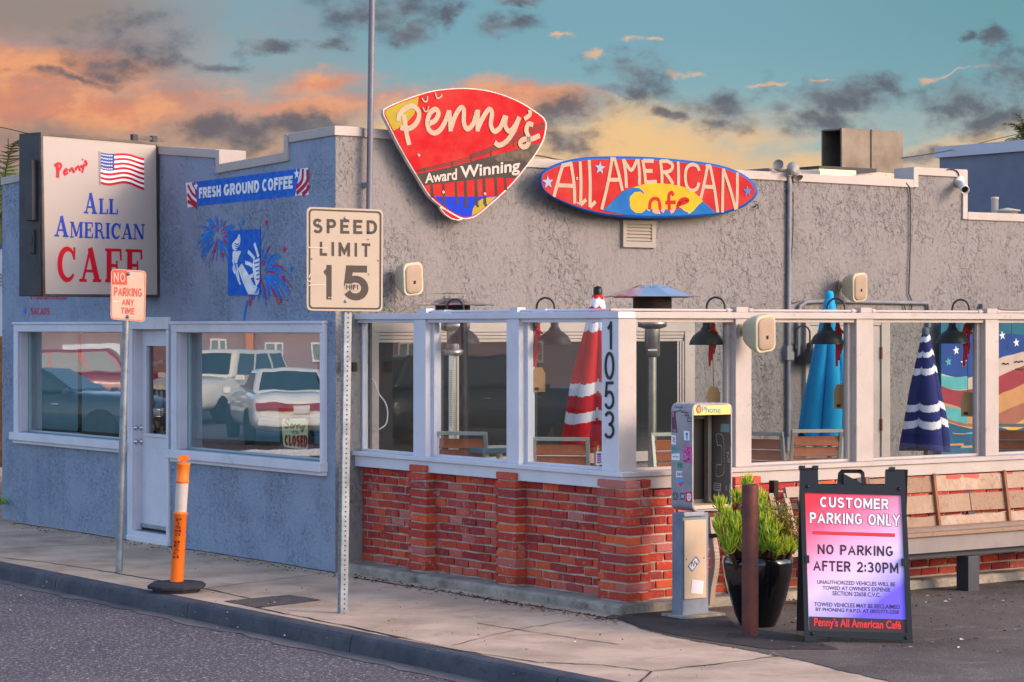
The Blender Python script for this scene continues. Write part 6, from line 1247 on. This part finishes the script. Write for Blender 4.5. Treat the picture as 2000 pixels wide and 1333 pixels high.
# ------------------------------------------------------------------ bench of pallet boards
q = ground(1910, 1155); BN = Fr(Vector((q.x, q.y, 0)), V, NG)            # front face of the legs
bench = thing('pallet_bench', 'long bench with weathered pallet boards and a grey painted frame against the brick wall', 'bench', BN.p(0, 0, -.2))
gp = mat('bench_grey', (136, 124, 122), .6, var=(4, (116, 106, 106), .7), bump=(30, .2, 4, .004)); gpd = mat('bench_leg_grey', (66, 64, 74), .6, var=(4, (52, 52, 60), .7))
plank = mat('weathered_plank', (156, 128, 110), .9, island=[(172, 146, 128), (142, 114, 96), (158, 132, 114), (180, 154, 136), (148, 122, 106)], var=(7, (150, 116, 94), .7), dirt=(13, (84, 60, 48), .56, .74, .8), bump=(28, .9, 7, .012))
x0b, x1b = BN.s_(1640), BN.s_(2260)
b = B(); zs = .46
for k in range(4): BN.box(b, x0b, x1b, zs, zs+.03, .03-k*.115-.105, .03-k*.115, plank)
b.build('seat', bench, bevel=.004)
b = B(); BN.box(b, x0b, x1b, .33, zs-.002, -.04, .0, gp); BN.box(b, x0b, x1b, .28, .33, -.16, -.06, gpd); BN.box(b, x0b, x1b, .36, .45, -.46, -.42, gp); b.build('apron', bench, bevel=.004)
for px in (1720, 1908, 2070, 2200):
    a = BN.s_(px); b = B(); BN.box(b, a-.08, a+.0, -.01, .329, -.03, .0, gp) if False else None
    BN.box(b, a-.085, a+.04, -.01, .279, -.14, -.01, gpd); b.build('leg', bench, bevel=.004)
bo = -.50; lean_ = Vector((0, 0, 1))*1.0-NG*.16; BB = Fr(BN.p(0, zs, bo+.06), V, NG.cross(V).cross(lean_) if False else (NG+Vector((0, 0, .16))), lean_)
rows = []
for y0, y1 in ((928, 960), (966, 1001), (1008, 1047)): rows.append((BB.sz(1850, y1)[1], BB.sz(1850, y0)[1]))
sup = [BB.s_(1787), BB.s_(1924), BB.s_(2080), BB.s_(1655)]
b = B(); joints = [[BB.s_(1655), BB.s_(1790), BB.s_(1927), BB.s_(2085), BB.s_(2240)], [BB.s_(1655), BB.s_(1790), BB.s_(1856), BB.s_(1927), BB.s_(1993), BB.s_(2090), BB.s_(2240)], [BB.s_(1655), BB.s_(1790), BB.s_(1928), BB.s_(2085), BB.s_(2240)]]
for (z0, z1), js in zip(rows, joints):
    for a, c in zip(js, js[1:]): e = random.uniform(-.004, .004); b.hexa([BB.p(a+.004, z0+e, -.02), BB.p(c-.004, z0-e, -.02), BB.p(c-.004, z0-e, 0), BB.p(a+.004, z0+e, 0), BB.p(a+.004, z1+e, -.02), BB.p(c-.004, z1-e, -.02), BB.p(c-.004, z1-e, 0), BB.p(a+.004, z1+e, 0)], plank)
b.build('backrest', bench, bevel=.004)
b = B(); pk = mat('brown_batten', (146, 98, 72), .8, var=(9, (110, 72, 54), .8), bump=(30, .4, 5, .004))
for a in sup: b = B(); BB.box(b, a-.012, a+.016, rows[2][0]-.05, rows[0][1]+.015, .001, .03, pk); b.build('batten', bench, bevel=.003)
b = B(); bt = BB.sz(1850, 903)[1]; BB.box(b, BB.s_(1640), BB.s_(2260), bt-.075, bt, -.05, .02, gp); BB.box(b, BB.s_(1638), BB.s_(1662), bt-.3, bt+.012, -.052, .018, gpd)
for px in (1700, 1860, 2010, 2150): a = BB.s_(px); BB.box(b, a-.04, a+.04, 0, bt-.077, -.07, -.024, gpd)
b.build('back_frame', bench, bevel=.004)

# grey slatted garden chair behind the planter
gc = thing('garden_chair', 'weathered grey slatted garden chair with curved back legs behind the planter', 'chair', PR.p(PR.s_(1470), 0, .45))
GC = Fr(PR.p(0, 0, .40), V, (NG+Vector((0, 0, .25))), (Vector((0, 0, 1))-NG*.25)); gm = mat('garden_chair_wood', (168, 146, 132), .7, var=(5, (140, 120, 108), .7), bump=(26, .3, 5, .004)); gd = mat('garden_chair_dark', (60, 48, 46), .7)
b = B()
for x in (1402, 1430, 1458, 1486, 1512, 1538, 1562):
    a = GC.s_(x-6); z0, z1 = .42, GC.sz(x, 966)[1]
    b.hexa([GC.p(a+.03, z0, -.015), GC.p(a+.075, z0, -.015), GC.p(a+.075, z0, 0), GC.p(a+.03, z0, 0), GC.p(a-.02, z1, -.015), GC.p(a+.03, z1, -.015), GC.p(a+.03, z1, 0), GC.p(a-.02, z1, 0)], gm)
b.build('back_slats', gc, bevel=.003)
b = B(); GC.box(b, GC.s_(1480), GC.s_(1575), GC.sz(1500, 975)[1], GC.sz(1500, 954)[1], -.02, .012, gm); GC.box(b, GC.s_(1385), GC.s_(1570), .45, .52, -.045, -.016, gm); GC.box(b, GC.s_(1385), GC.s_(1570), .72, .77, -.045, -.016, gd); b.build('back_rail', gc, bevel=.003)
b = B(); PR.box(b, PR.s_(1385), PR.s_(1570), .40, .44, .36, .75, gm); b.build('seat', gc, bevel=.004)
for x in (1388, 1572):
    pts = [PR.at(x-2, 1000, .40), PR.at(x+1, 1040, .44), PR.at(x+8, 1080, .5), PR.at(x+8, 1110, .5), PR.at(x+1, 1150, .46), PR.at(x-2, 1180, .42)]; pts = catmull(pts, 5)
    b = B()
    for a, c in zip(pts, pts[1:]): b.beam(a, c, .045, .05, gm, NG)
    b.build('leg', gc)
b = B(); b.beam(PR.at(1386, 1047, .46), PR.at(1420, 1045, .6), .03, .03, gd); b.beam(PR.at(1392, 1103, .48), PR.at(1440, 1102, .55), .035, .03, gd); b.build('stretcher', gc)
b = B(); PR.box(b, PR.s_(1478), PR.s_(1486), .80, .92, .14, .2, black); tag(b.build('latch_box'), 'small black box on the brick pillar just behind the bollard', 'box')

# ------------------------------------------------------------------ things seen in the shop windows
b = B(); d = -.128; zz = zm(360, 640, 4.936)
poly(b, zz([(905, 775), (1210, 790), (1242, 1180), (1205, 1262), (1165, 1270), (930, 1230)]), FA, d-.01, mat('sign_backing', (58, 52, 54), .6))
q = [(935, 868), (1200, 868), (1200, 1195), (965, 1160)]; poly(b, zz(rounded([(928, 866), (1196, 870), (1202, 1196), (946, 1158)], 38)), FA, d-.006, mat('closed_outline', (70, 52, 44), .5)); poly(b, zz([(906, 778), (1210, 792), (1208, 800), (1080, 816), (908, 828)]), FA, d-.007, mat('tail_light_reflection', (120, 16, 30), .5)); crm = mat('closed_cream', (250, 240, 176), .5)  # red strip across the card: the sedan's tail light reflection painted in
poly(b, zz(rounded([(936, 876), (1188, 880), (1194, 1186), (954, 1150)], 34)), FA, d-.004, crm)
dk = mat('closed_ink', (64, 50, 46), .5)
for i, p in enumerate(([(1016, 892), (990, 884), (974, 910), (1000, 938), (994, 966), (966, 964)], [(1022, 950), (1036, 934), (1046, 954), (1030, 968), (1020, 952)], [(1050, 936), (1054, 968), (1062, 940), (1076, 938)], [(1082, 940), (1086, 970), (1094, 942), (1108, 942)], [(1114, 942), (1116, 966), (1134, 966), (1140, 944)], [(1160, 944), (1146, 980), (1136, 1000), (1124, 992)])): line(b, zz(p), .018, FA, d-.002+i*.0003, dk)
text(b, "WE'RE", zz([(1032, 996), (1100, 998), (1100, 1026), (1032, 1022)]), FA, d-.002, dk, 'S', .18); text(b, 'CLOSED', zz([(966, 1034), (1188, 1040), (1186, 1162), (970, 1140)]), FA, d-.002, mat('closed_red', (200, 34, 30), .5), 'S', .3, .06)
tag(b.build('closed_sign', solid=0), 'cream sorry we are closed sign on a dark card behind the right hand shop window', 'sign')
b = B(); poly(b, [(624, 661), (632, 661), (632, 758), (626, 758), (619, 742), (620, 700)], FA, -.14, mat('banner_black', (24, 20, 22), .6))
for i, (y, c) in enumerate(((676, (220, 226, 220)), (696, (90, 190, 120)), (718, (230, 190, 190)), (738, (230, 90, 110)))):
    m_ = mat('neon_%s' % 'abcd'[i], c, .5); line(b, [(631, y-8), (627, y-5), (627, y+3), (631, y+6)], .014, FA, -.137, m_, 3)
tag(b.build('window_banner'), 'narrow black banner with pale outlined letters at the right edge of the shop window', 'banner')
b = B(); ob = mat('orange_toy', (206, 92, 30), .5)
for x, w, h in ((448, 6, 5), (458, 8, 8), (472, 5, 10)): q = FA.at(x, 886-(x-440)*.02, -.3); b.obox(q, U*w*.004, NF*.02, (0, 0, h*.0035), ob if x != 458 else red)
tag(b.build('window_ornament'), 'small red and orange ornament lying inside on the shop window ledge', 'ornament')
b = B(); FA.box(b, w2[0], w2[1], .78, .9, -.6, -.26, mat('window_ledge', (58, 40, 34), .6)); FA.box(b, w1[0], w1[1], .78, .93, -.6, -.26, MATS['window_ledge']); b.build('window_ledge', cafe)

# ------------------------------------------------------------------ rooftop
duct = mat('duct_sheet_metal', (116, 104, 96), .55, .3, var=(3, (92, 78, 68), .9), dirt=(4, (140, 118, 100), .55, .8, .5)); dkm = mat('dark_roof_metal', (60, 56, 58), .7)
dO = GA.p(GA.s_(1643, -2.2), 0, -2.2); D1 = Fr(dO, V, NG); D2 = Fr(dO, U, NF); zt, zb = D1.sz(1700, 254)[1], 3.2; da = D1.s_(1764); dd = D2.s_(1604)
hood = thing('exhaust_duct', 'big square sheet metal exhaust duct with a dark open end on the roof', 'duct', D1.p(.5, 3.2, -.3))
b = B(); t = .02
D1.box(b, 0, da, zb, zt, -t, 0, duct); D1.box(b, 0, da, zb, zt, -dd, -dd+t, duct); D1.box(b, 0, da, zt-t, zt+.001, -dd+t, -t, duct); D1.box(b, da-t, da, zb, zt-t, -dd+t, -t, duct); D1.box(b, .6, .62, zb, zt-t, -dd+t, -t, dkm)
D1.box(b, D1.s_(1702)-.012, D1.s_(1702)+.012, zb, zt+.004, -.01, .014, duct); D1.box(b, 0, .012, zb, zt+.004, -t, .008, duct); b.build('hood', hood, bevel=.004)
ru = thing('rooftop_unit', 'low dark and cream metal roof unit with rust stains in front of the exhaust duct', 'roof unit', GA.p(5.6, 3.2, -1.2))
def rbx(b, x0, x1, y0, d0, d1, mt, z=3.2): a0, a1 = GA.s_(x0, d0), GA.s_(x1, d0); GA.box(b, a0, a1, z, GA.sz((x0+x1)/2, y0, d0)[1], d1, d0, mt)
b = B(); rbx(b, 1600, 1712, 327, -1.5, -2.0, dkm); b.build('dark_housing', ru); b = B(); rbx(b, 1600, 1672, 332, -1.2, -1.48, mat('cream_panel', (240, 220, 170), .5)); b.build('cream_panel', ru)
b = B(); q = [(1652, 350), (1660, 344), (1690, 342), (1700, 339), (1716, 337), (1740, 339), (1764, 341), (1764, 356), (1652, 356)]; b.prism([[GA.at(x, y, -.9) for x, y in q]], -NG*.2, mat('rusty_cream', (196, 170, 152), .7, dirt=(14, (150, 66, 36), .55, .68, .9))); b.build('curb_flashing', ru)
b = B(); rbx(b, 1502, 1602, 331, -1.0, -1.6, mat('grey_roof_box', (124, 118, 122), .7, var=(3, (96, 92, 98), .8))); tag(b.build('roof_box'), 'long low grey box on the roof behind the floodlights', 'roof box')
fl_ = thing('roof_floodlight', 'cluster of three pale bullet floodlights on a pipe at the roof edge', 'floodlight', GA.at(1541, 350, .03))
lmp = mat('floodlight_paint', (150, 140, 134), .5, var=(6, (146, 136, 132), .7))
b = B(); b.tube([GA.at(1542, 360, .03), GA.at(1541, 334, .03)], .022, lmp, 10); b.obox(GA.at(1541, 338, .03), V*.03, NG*.03, (0, 0, .035), lmp); b.build('mount', fl_)
for (x, y), ax_, r in (((1521, 324), (-.25, -.9, .3), .055), ((1549, 330), (.1, .9, .35), .062), ((1556, 344), (.35, -.5, -.8), .055)):
    b = B(); q = GA.at(x, y, .05); a_ = Vector(ax_).normalized(); b.lathe([(.02, -.14), (.028, -.12), (.03, -.07), (r*.85, -.045), (r, .0), (r, .03), (r*.93, .034), (r*.9, .01), (0, -.0)], q, lmp, 18, a_); b.tube([q-a_*.13, GA.at(1541, 338, .03)], .014, lmp, 8); b.build('lamp_head', fl_)
sc_ = thing('security_camera', 'white bullet security camera on the grey wall near the right roof step', 'camera', GA.at(1872, 354, 0))
camw = mat('camera_white', (206, 196, 190), .4)
b = B(); b.lathe([(.06, 0), (.06, .03), (.045, .045), (.02, .05)], GA.at(1872, 355, 0), camw, 20, NG); b.tube([GA.at(1872, 355, .04), GA.at(1876, 356, .1), GA.at(1879, 358, .12)], .018, camw, 10); b.build('mount', sc_)
b = B(); ax_ = Vector((.05, -.93, -.38)).normalized(); q = GA.at(1881, 366, .16); b.lathe([(.03, -.12), (.04, -.11), (.042, .03), (.046, .04), (.046, .09), (.04, .092), (.036, .07), (0, .07)], q, camw, 20, ax_); b.lathe([(.036, .068), (.03, .074), (0, .076)], q, black, 16, ax_); b.build('body', sc_)
b = B(); b.tube(catmull([GA.at(x, y, .03) for x, y in ((1872, 354), (1873, 342), (1868, 334), (1858, 331), (1850, 332))], 4), .006, black, 6); b.build('cable', sc_)

# ------------------------------------------------------------------ neighbours, palms, wires
Nn = Vector((5.86*1.02, 33, 0)); NB = Fr(on_line(1835, Nn, NF), -U, NF)
nb_ = thing('neighbouring_building', 'plain blue-grey building with pale coping behind the right end of the cafe', 'building', NB.p(3, 0, 0))
ztn = NB.sz(1835, 309)[1]; b = B(); NB.box(b, 0, 9, -.1, ztn, -5, 0, mat('neighbour_blue', (112, 114, 130), .85, var=(1.2, (96, 98, 116), .8), bump=(24, .5, 6, .01))); b.build('wall', nb_)
b = B(); NB.box(b, -.05, 9.05, ztn+.001, ztn+.15, -5.05, .05, mat('neighbour_coping', (176, 172, 186), .6)); b.build('coping', nb_)
b = B(); q = GA.at(1943, 412, -3.5); b.lathe([(.045, -.5), (.045, .14), (.05, .145), (.05, .17), (0, .175)], q, mat('vent_pipe', (190, 176, 166), .6), 16); tag(b.build('vent_pipe'), 'short pale vent pipe standing on the lower roof at the right', 'pipe')
b = B(); q = GA.at(1968, 414, -3.2); b.lathe([(.13, -.4), (.13, -.0), (.16, .005), (.16, .02), (.0, .05)], q, MATS['vent_pipe'], 20); tag(b.build('roof_vent_cap'), 'low round pale vent cap on the roof right of the vent pipe', 'vent')
lw = Fr(view(14, 640, 27.3), U, NF); ln = thing('white_outbuilding', 'white wall of the next building at the far left edge with louvre lines', 'building', lw.p(1, 0, 0))
b = B(); zt = lw.sz(5, 486)[1]; lw.box(b, -.5, 6, -.1, zt, -4, 0, mat('outbuilding_white', (216, 206, 204), .7, var=(2, (190, 182, 184), .6))); b.build('wall', ln)
b = B(); lw.box(b, -.55, 6.05, zt+.001, zt+.05, -4.05, .03, mat('outbuilding_trim', (40, 70, 110), .6)); b.build('coping', ln)
b = B(); [lw.box(b, .05, 1.2, z, z+.02, .0, .02, mat('louvre_grey', (150, 140, 142), .7)) for z in (lw.sz(5, y)[1] for y in (538, 545, 552, 559))]; b.build('louvre', ln)
rp = random.Random(9)
def blades(b, o, n, s, mts):
    for _ in range(n):
        a = rp.uniform(0, 6.28); d = Vector((math.cos(a)*.5, math.sin(a)*.5, rp.uniform(.4, 1))).normalized(); w = d.cross(Vector((0, 0, 1))).normalized()*s*.08; o2 = o+Vector((rp.gauss(0, s*.5), rp.gauss(0, s*.5), 0)); L = s*rp.uniform(.5, 1.1)
        b.add([o2-w, o2+w, o2+d*L], [(0, 1, 2)], rp.choice(mts))
b = B(); blades(b, view(-6, 985, 25.9), 90, .11, leafs[:2]); tag(b.build('weed'), 'small green weed growing at the far left end of the blue wall', 'plant')
palm_g = [mat('palm_green', (92, 104, 52), .6), mat('palm_olive', (128, 120, 70), .6), mat('palm_dead', (150, 108, 62), .8), mat('palm_dark', (52, 60, 36), .7)]
def palm(label, top, R_, n, droop, h, skirt, pale):
    t = thing('palm_tree', label, 'palm', (top.x, top.y, 0), 0, 'palm trees'); b = B(); b.tube([Vector((top.x, top.y, 0)), top-Vector((0, 0, h)), top], [.22, .2, .16], mat('palm_bark', (110, 84, 62), .9, var=(8, (80, 60, 46), .9), bump=(12, .8, 4, .03)), 12); b.build('trunk', t); b = B()
    for k in range(n):
        a = rp.uniform(0, 6.283); el = R(rp.uniform(-20, 80)) if not skirt or k > n*.35 else R(rp.uniform(-88, -55)); dead = skirt and k <= n*.35
        d = Vector((math.cos(a)*math.cos(el), math.sin(a)*math.cos(el), math.sin(el))); L = R_*rp.uniform(.75, 1.1)*(1.5 if dead else 1); pts = [top-Vector((0, 0, rp.uniform(0, .3)))]
        for i in range(9): d = (d+Vector((0, 0, -droop*.045*(i+1)))).normalized(); pts.append(pts[-1]+d*L/9)
        mt = palm_g[2] if dead else rp.choice(palm_g[:2]+[palm_g[3]]); b.tube(pts, [.018*(1-i/10.5) for i in range(10)], mt, 4, False)
        for i in range(1, 9):
            for j in range(3):
                o = pts[i].lerp(pts[i+1], j/3); dv = (pts[i+1]-pts[i]).normalized(); sd = dv.cross(Vector((0, 0, 1))).normalized()
                for s in (-1, 1):
                    dl_ = (sd*s*.8+dv*.7+Vector((0, 0, -.35+rp.uniform(-.2, .3)))).normalized(); ll = R_*.30*rp.uniform(.7, 1.1)*(1-abs(i-4)/9); w = dv*.016*R_
                    b.add([o-w, o+w, o+dl_*ll-Vector((0, 0, ll*.15))], [(0, 1, 2)], mt)
    b.build('crown', t)
palm('palm tree with grey-green crown showing above the neighbouring blue building', view(2006, 274, 44), .62, 46, .8, .8, False, True)
palm('palm tree with brown hanging fronds behind the far left wall edge', view(6, 372, 36), 1.15, 44, 1.3, 1.0, True, False)
wm = mat('wire_black', (46, 40, 40), .7)
def wire(label, pts, r): b = B(); b.tube(catmull(pts, 6), r, wm, 5); tag(b.build('overhead_wire'), label, 'wire')
wire('thin black overhead wire rising from the exhaust duct to the right palm', [view(x, y, Y) for x, y, Y in ((1762, 309, 26.2), (1810, 302, 29), (1860, 293, 33), (1930, 276, 39), (2004, 258, 44))], .007)
wire('thin black overhead wire passing behind the surfboard sign along the parapet', [GA.at(x, y, d) for x, y, d in ((985, 302, -.1), (1030, 303, -.12), (1060, 306, -.14), (1110, 315, -.15), (1260, 331, -.2), (1400, 335, -.4), (1506, 332, -1.0))], .006)
wire('faint overhead wire running in above the cabinet sign at far left', [view(x, y, 22.1) for x, y in ((-700, 190), (-300, 222), (-60, 242), (0, 249), (45, 259), (72, 264))], .004)
b = B(); b.tube([view(16, 270, 40), view(16, 420, 40)], .008, wm, 5); tag(b.build('antenna'), 'thin upright antenna among the palm fronds at far left', 'antenna')

# ------------------------------------------------------------------ the other side of the street, mirrored in the glass
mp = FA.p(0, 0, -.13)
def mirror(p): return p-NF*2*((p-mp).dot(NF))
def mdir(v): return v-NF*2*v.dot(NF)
tyre = mat('tyre_rubber', (26, 26, 28), .8); rimm = mat('alloy_rim', (160, 160, 164), .35, .7); cgl = mat('car_glass', (40, 56, 62), .08, spec=.8); trim = mat('car_trim', (40, 40, 44), .5); tail = mat('tail_light', (150, 24, 30), .25, coat=.5); headl = mat('headlight', (206, 206, 206), .15, coat=.6); chrome = mat('chrome', (200, 200, 204), .15, .9); platem = mat('plate_white', (214, 214, 214), .5)
def car(name, label, cat, px, Y, hv, suv, paint, strip_tail=False):
    loc = mirror(Vector(((px-CX)/F*Y, Y, 0))); loc.z = zr; h = mdir(Vector((hv[0], hv[1], 0))).normalized()
    t = thing(name, label, cat, loc, math.atan2(h.y, h.x))
    L, W, Hh, belt, zb = (2.3, .93, 1.68, 1.02, .28) if suv else (2.5, .92, 1.42, .92, .22)
    # stations from tail to nose: x, floor, shoulder, deck, half width
    st = [(-L, .42, .72, .78, W*.84), (-L+.06, .30, .90, .96, W*.93), (-L+.35, zb, belt, belt+.06, W*.98), (-L*.45, zb, belt, belt+.08, W), (0, zb, belt, belt+.08, W), (L*.42, zb, belt-.02, belt+.07, W), (L*.72, zb, belt-.06, belt+.03, W*.98), (L-.18, .30, belt-.16, belt-.07, W*.92), (L-.03, .36, belt-.30, belt-.24, W*.82)]
    b = B(); vs = []
    for x, f, sh_, dk_, w in st: vs += [Vector((x, y, z)) for y, z in ((-w*.8, f), (-w*.98, f+.12), (-w*1.0, (f+sh_)/2), (-w*.97, sh_), (-w*.80, dk_), (0, dk_+.03), (w*.80, dk_), (w*.97, sh_), (w, (f+sh_)/2), (w*.98, f+.12), (w*.8, f))]
    n = 11; b.add(vs, [(i*n+j, i*n+(j+1) % n, (i+1)*n+(j+1) % n, (i+1)*n+j) for i in range(len(st)-1) for j in range(n)]+[tuple(range(n))[::-1], tuple(range(len(vs)-n, len(vs)))], paint, True)
    b.build('body', t, local=True, subsurf=1)
    g0 = (-L+.12, L*.32) if suv else (-L*.66, L*.36); g1 = (-L+.42, L*.08) if suv else (-L*.36, L*.06); zb0 = belt+.05
    lo = [(g0[0], -W*.84), (g0[1], -W*.84), (g0[1], W*.84), (g0[0], W*.84)]; hi = [(g1[0], -W*.66), (g1[1], -W*.66), (g1[1], W*.66), (g1[0], W*.66)]
    b = B(); b.hexa([Vector((x, y, zb0)) for x, y in lo]+[Vector((x, y, Hh)) for x, y in hi], paint); b.build('roof', t, local=True, bevel=.07)
    def pane(name_, i, j, u0, u1, v0=.12, v1=.86):
        a, c, d_, e_ = Vector((*lo[i], zb0)), Vector((*lo[j], zb0)), Vector((*hi[j], Hh)), Vector((*hi[i], Hh)); pt = lambda u, v: (a.lerp(c, u)).lerp(e_.lerp(d_, u), v); nn = (c-a).cross(e_-a).normalized()*.012
        b = B(); b.prism([[pt(u0, v0)+nn, pt(u1, v0)+nn, pt(u1, v1)+nn, pt(u0, v1)+nn]], -nn*.8, cgl); b.build(name_, t, local=True)
    pane('rear_window', 3, 0, .08, .92); pane('windscreen', 1, 2, .07, .93)
    for i, j in ((0, 1), (2, 3)):
        for u0, u1 in (((.06, .30), (.34, .62), (.66, .93)) if suv else ((.10, .46), (.52, .90))):
            pane('side_window', i, j, *((u0, u1) if i == 0 else (1-u1, 1-u0)))
    for x in (-L*.6, L*.6):
        for y in (-1, 1):
            b = B(); b.lathe([(.20, .0), (.33, .0), (.345, .03), (.345, .17), (.33, .2), (.20, .2)], (x, y*W*.80, .34), tyre, 24, (0, y, 0)); o = b.build('wheel', t, local=True)
            b = B(); b.lathe([(0, .15), (.05, .18), (.06, .16)], (x, y*W*.80, .34), rimm, 12, (0, y, 0)); b.lathe([(.2, .19), (.225, .2), (.21, .15)], (x, y*W*.80, .34), rimm, 24, (0, y, 0))
            for k in range(5): a = k*1.2566; c = Vector((x, y*(W*.80+.17), .34)); dv = Vector((math.cos(a), 0, math.sin(a))); b.beam(c+dv*.03, c+dv*.21, .05, .025, rimm, (0, 1, 0))
            b.build('rim', o, local=True)
    for y in (-1, 1):
        b = B(); b.obox((-L-.004, y*W*.62, .74), (.05, 0, 0), (0, W*.28, 0), (0, 0, .075), tail); b.build('tail_light', t, local=True, bevel=.03)
        b = B(); b.obox((L-.10, y*W*.62, belt-.30), (.10, 0, 0), (0, W*.22, 0), (0, 0, .075), headl); b.build('headlight', t, local=True, bevel=.03)
        b = B(); b.obox((L*.34, y*(W+.09), belt+.06), (.05, 0, 0), (0, .1, 0), (0, 0, .07), paint); b.build('mirror', t, local=True, bevel=.03)
        for x in (-.35, .6): b = B(); b.obox((x, y*(W+.004), belt-.14), (.09, 0, 0), (0, .016, 0), (0, 0, .015), chrome); b.build('door_handle', t, local=True)
    b = B(); b.obox((-L-.01, 0, .74), (.04, 0, 0), (0, W*.34, 0), (0, 0, .07), tail if strip_tail else trim); b.obox((-L-.056, 0, .70), (.006, 0, 0), (0, .16, 0), (0, 0, .08), platem); b.build('licence_plate', t, local=True)
    b = B(); b.obox((-L-.0, 0, .46), (.10, 0, 0), (0, W*.86, 0), (0, 0, .09), paint); b.obox((L-.03, 0, .46), (.10, 0, 0), (0, W*.82, 0), (0, 0, .10), paint); b.obox((L-.0, 0, .34), (.06, 0, 0), (0, W*.7, 0), (0, 0, .05), trim); b.build('bumper', t, local=True, bevel=.05)
    b = B()
    for k in range(9): b.obox((L-.03, (-4+k)*.09, belt-.34), (.06, 0, 0), (0, .022, 0), (0, 0, .12), chrome)
    b.obox((L-.06, 0, belt-.34), (.05, 0, 0), (0, .42, 0), (0, 0, .13), trim); b.build('grille', t, local=True)
    return t
cw, cr_, cd_, cs_ = mat('car_white', (222, 220, 216), .3, coat=.6), mat('car_red', (140, 50, 58), .3, coat=.6), mat('car_dark', (40, 54, 64), .3, coat=.6), mat('car_pearl', (226, 218, 204), .3, coat=.6)
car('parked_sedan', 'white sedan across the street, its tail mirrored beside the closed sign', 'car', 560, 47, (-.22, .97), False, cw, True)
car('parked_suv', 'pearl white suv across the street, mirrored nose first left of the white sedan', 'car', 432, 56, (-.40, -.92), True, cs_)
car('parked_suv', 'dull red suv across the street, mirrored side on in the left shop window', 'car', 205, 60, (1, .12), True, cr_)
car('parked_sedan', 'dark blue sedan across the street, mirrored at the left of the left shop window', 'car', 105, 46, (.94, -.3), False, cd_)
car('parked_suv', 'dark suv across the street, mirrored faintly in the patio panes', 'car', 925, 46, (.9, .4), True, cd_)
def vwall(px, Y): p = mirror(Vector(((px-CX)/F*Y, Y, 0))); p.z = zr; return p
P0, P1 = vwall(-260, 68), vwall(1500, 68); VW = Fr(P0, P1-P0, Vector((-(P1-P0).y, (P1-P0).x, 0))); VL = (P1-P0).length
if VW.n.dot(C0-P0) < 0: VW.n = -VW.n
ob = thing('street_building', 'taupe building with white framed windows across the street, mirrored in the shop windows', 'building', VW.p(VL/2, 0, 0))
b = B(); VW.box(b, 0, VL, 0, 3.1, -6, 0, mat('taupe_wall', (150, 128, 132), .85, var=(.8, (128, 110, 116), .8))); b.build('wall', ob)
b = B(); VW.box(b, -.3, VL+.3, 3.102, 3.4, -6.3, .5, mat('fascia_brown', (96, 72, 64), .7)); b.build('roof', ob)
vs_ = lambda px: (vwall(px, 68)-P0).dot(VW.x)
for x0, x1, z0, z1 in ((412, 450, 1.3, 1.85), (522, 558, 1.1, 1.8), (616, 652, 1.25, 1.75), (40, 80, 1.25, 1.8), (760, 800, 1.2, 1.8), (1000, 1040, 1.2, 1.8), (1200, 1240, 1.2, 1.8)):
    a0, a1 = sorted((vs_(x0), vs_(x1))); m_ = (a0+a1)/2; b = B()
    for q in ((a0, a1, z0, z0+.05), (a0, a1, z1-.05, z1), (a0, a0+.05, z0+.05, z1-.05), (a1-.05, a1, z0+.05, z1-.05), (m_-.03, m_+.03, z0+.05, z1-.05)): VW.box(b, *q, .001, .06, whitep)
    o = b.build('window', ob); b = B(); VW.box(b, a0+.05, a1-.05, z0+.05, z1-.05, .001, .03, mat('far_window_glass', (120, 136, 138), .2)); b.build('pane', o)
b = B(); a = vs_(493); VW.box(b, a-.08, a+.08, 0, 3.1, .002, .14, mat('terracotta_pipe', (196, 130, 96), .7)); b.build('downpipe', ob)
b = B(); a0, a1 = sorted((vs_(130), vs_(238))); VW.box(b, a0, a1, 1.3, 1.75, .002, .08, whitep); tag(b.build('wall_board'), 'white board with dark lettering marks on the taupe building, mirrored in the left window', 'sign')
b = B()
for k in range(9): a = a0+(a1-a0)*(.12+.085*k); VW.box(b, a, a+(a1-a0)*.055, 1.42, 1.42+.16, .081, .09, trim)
b.build('lettering', bpy.data.objects['wall_board']) if False else None
# kerb stops in the car park across the street
for k, px in enumerate((470, 560)):
    p = mirror(Vector(((px-CX)/F*41, 41, 0))); h = mdir(Vector((1, .25, 0))).normalized(); b = B(); n_ = Vector((-h.y, h.x, 0)); b.obox(Vector((p.x, p.y, zr+.06)), h*.9, n_*.09, (0, 0, .06), whitep) if k else None
    if k: tag(b.build('wheel_stop', bevel=.02), 'pale concrete wheel stop in the car park across the street', 'wheel stop')

# unseen building added past the lot to block bright horizon in the panes
LB = Fr(Vector((34, 22, 0)), Vector((-.2, -1, 0)), Vector((-1, .2, 0)))
lb = thing('horizon_blocker', 'plain tan building added unseen beyond the parking lot to block the bright horizon in the patio panes', 'building', LB.p(10, 0, 0))
b = B(); LB.box(b, -10, 22, -.1, 3.4, -8, 0, mat('tan_wall', (120, 106, 98), .85, var=(.8, (98, 88, 84), .8))); b.build('wall', lb)
b = B(); LB.box(b, -10.3, 22.3, 3.402, 3.6, -8.3, .3, MATS['fascia_brown']); b.build('roof', lb)
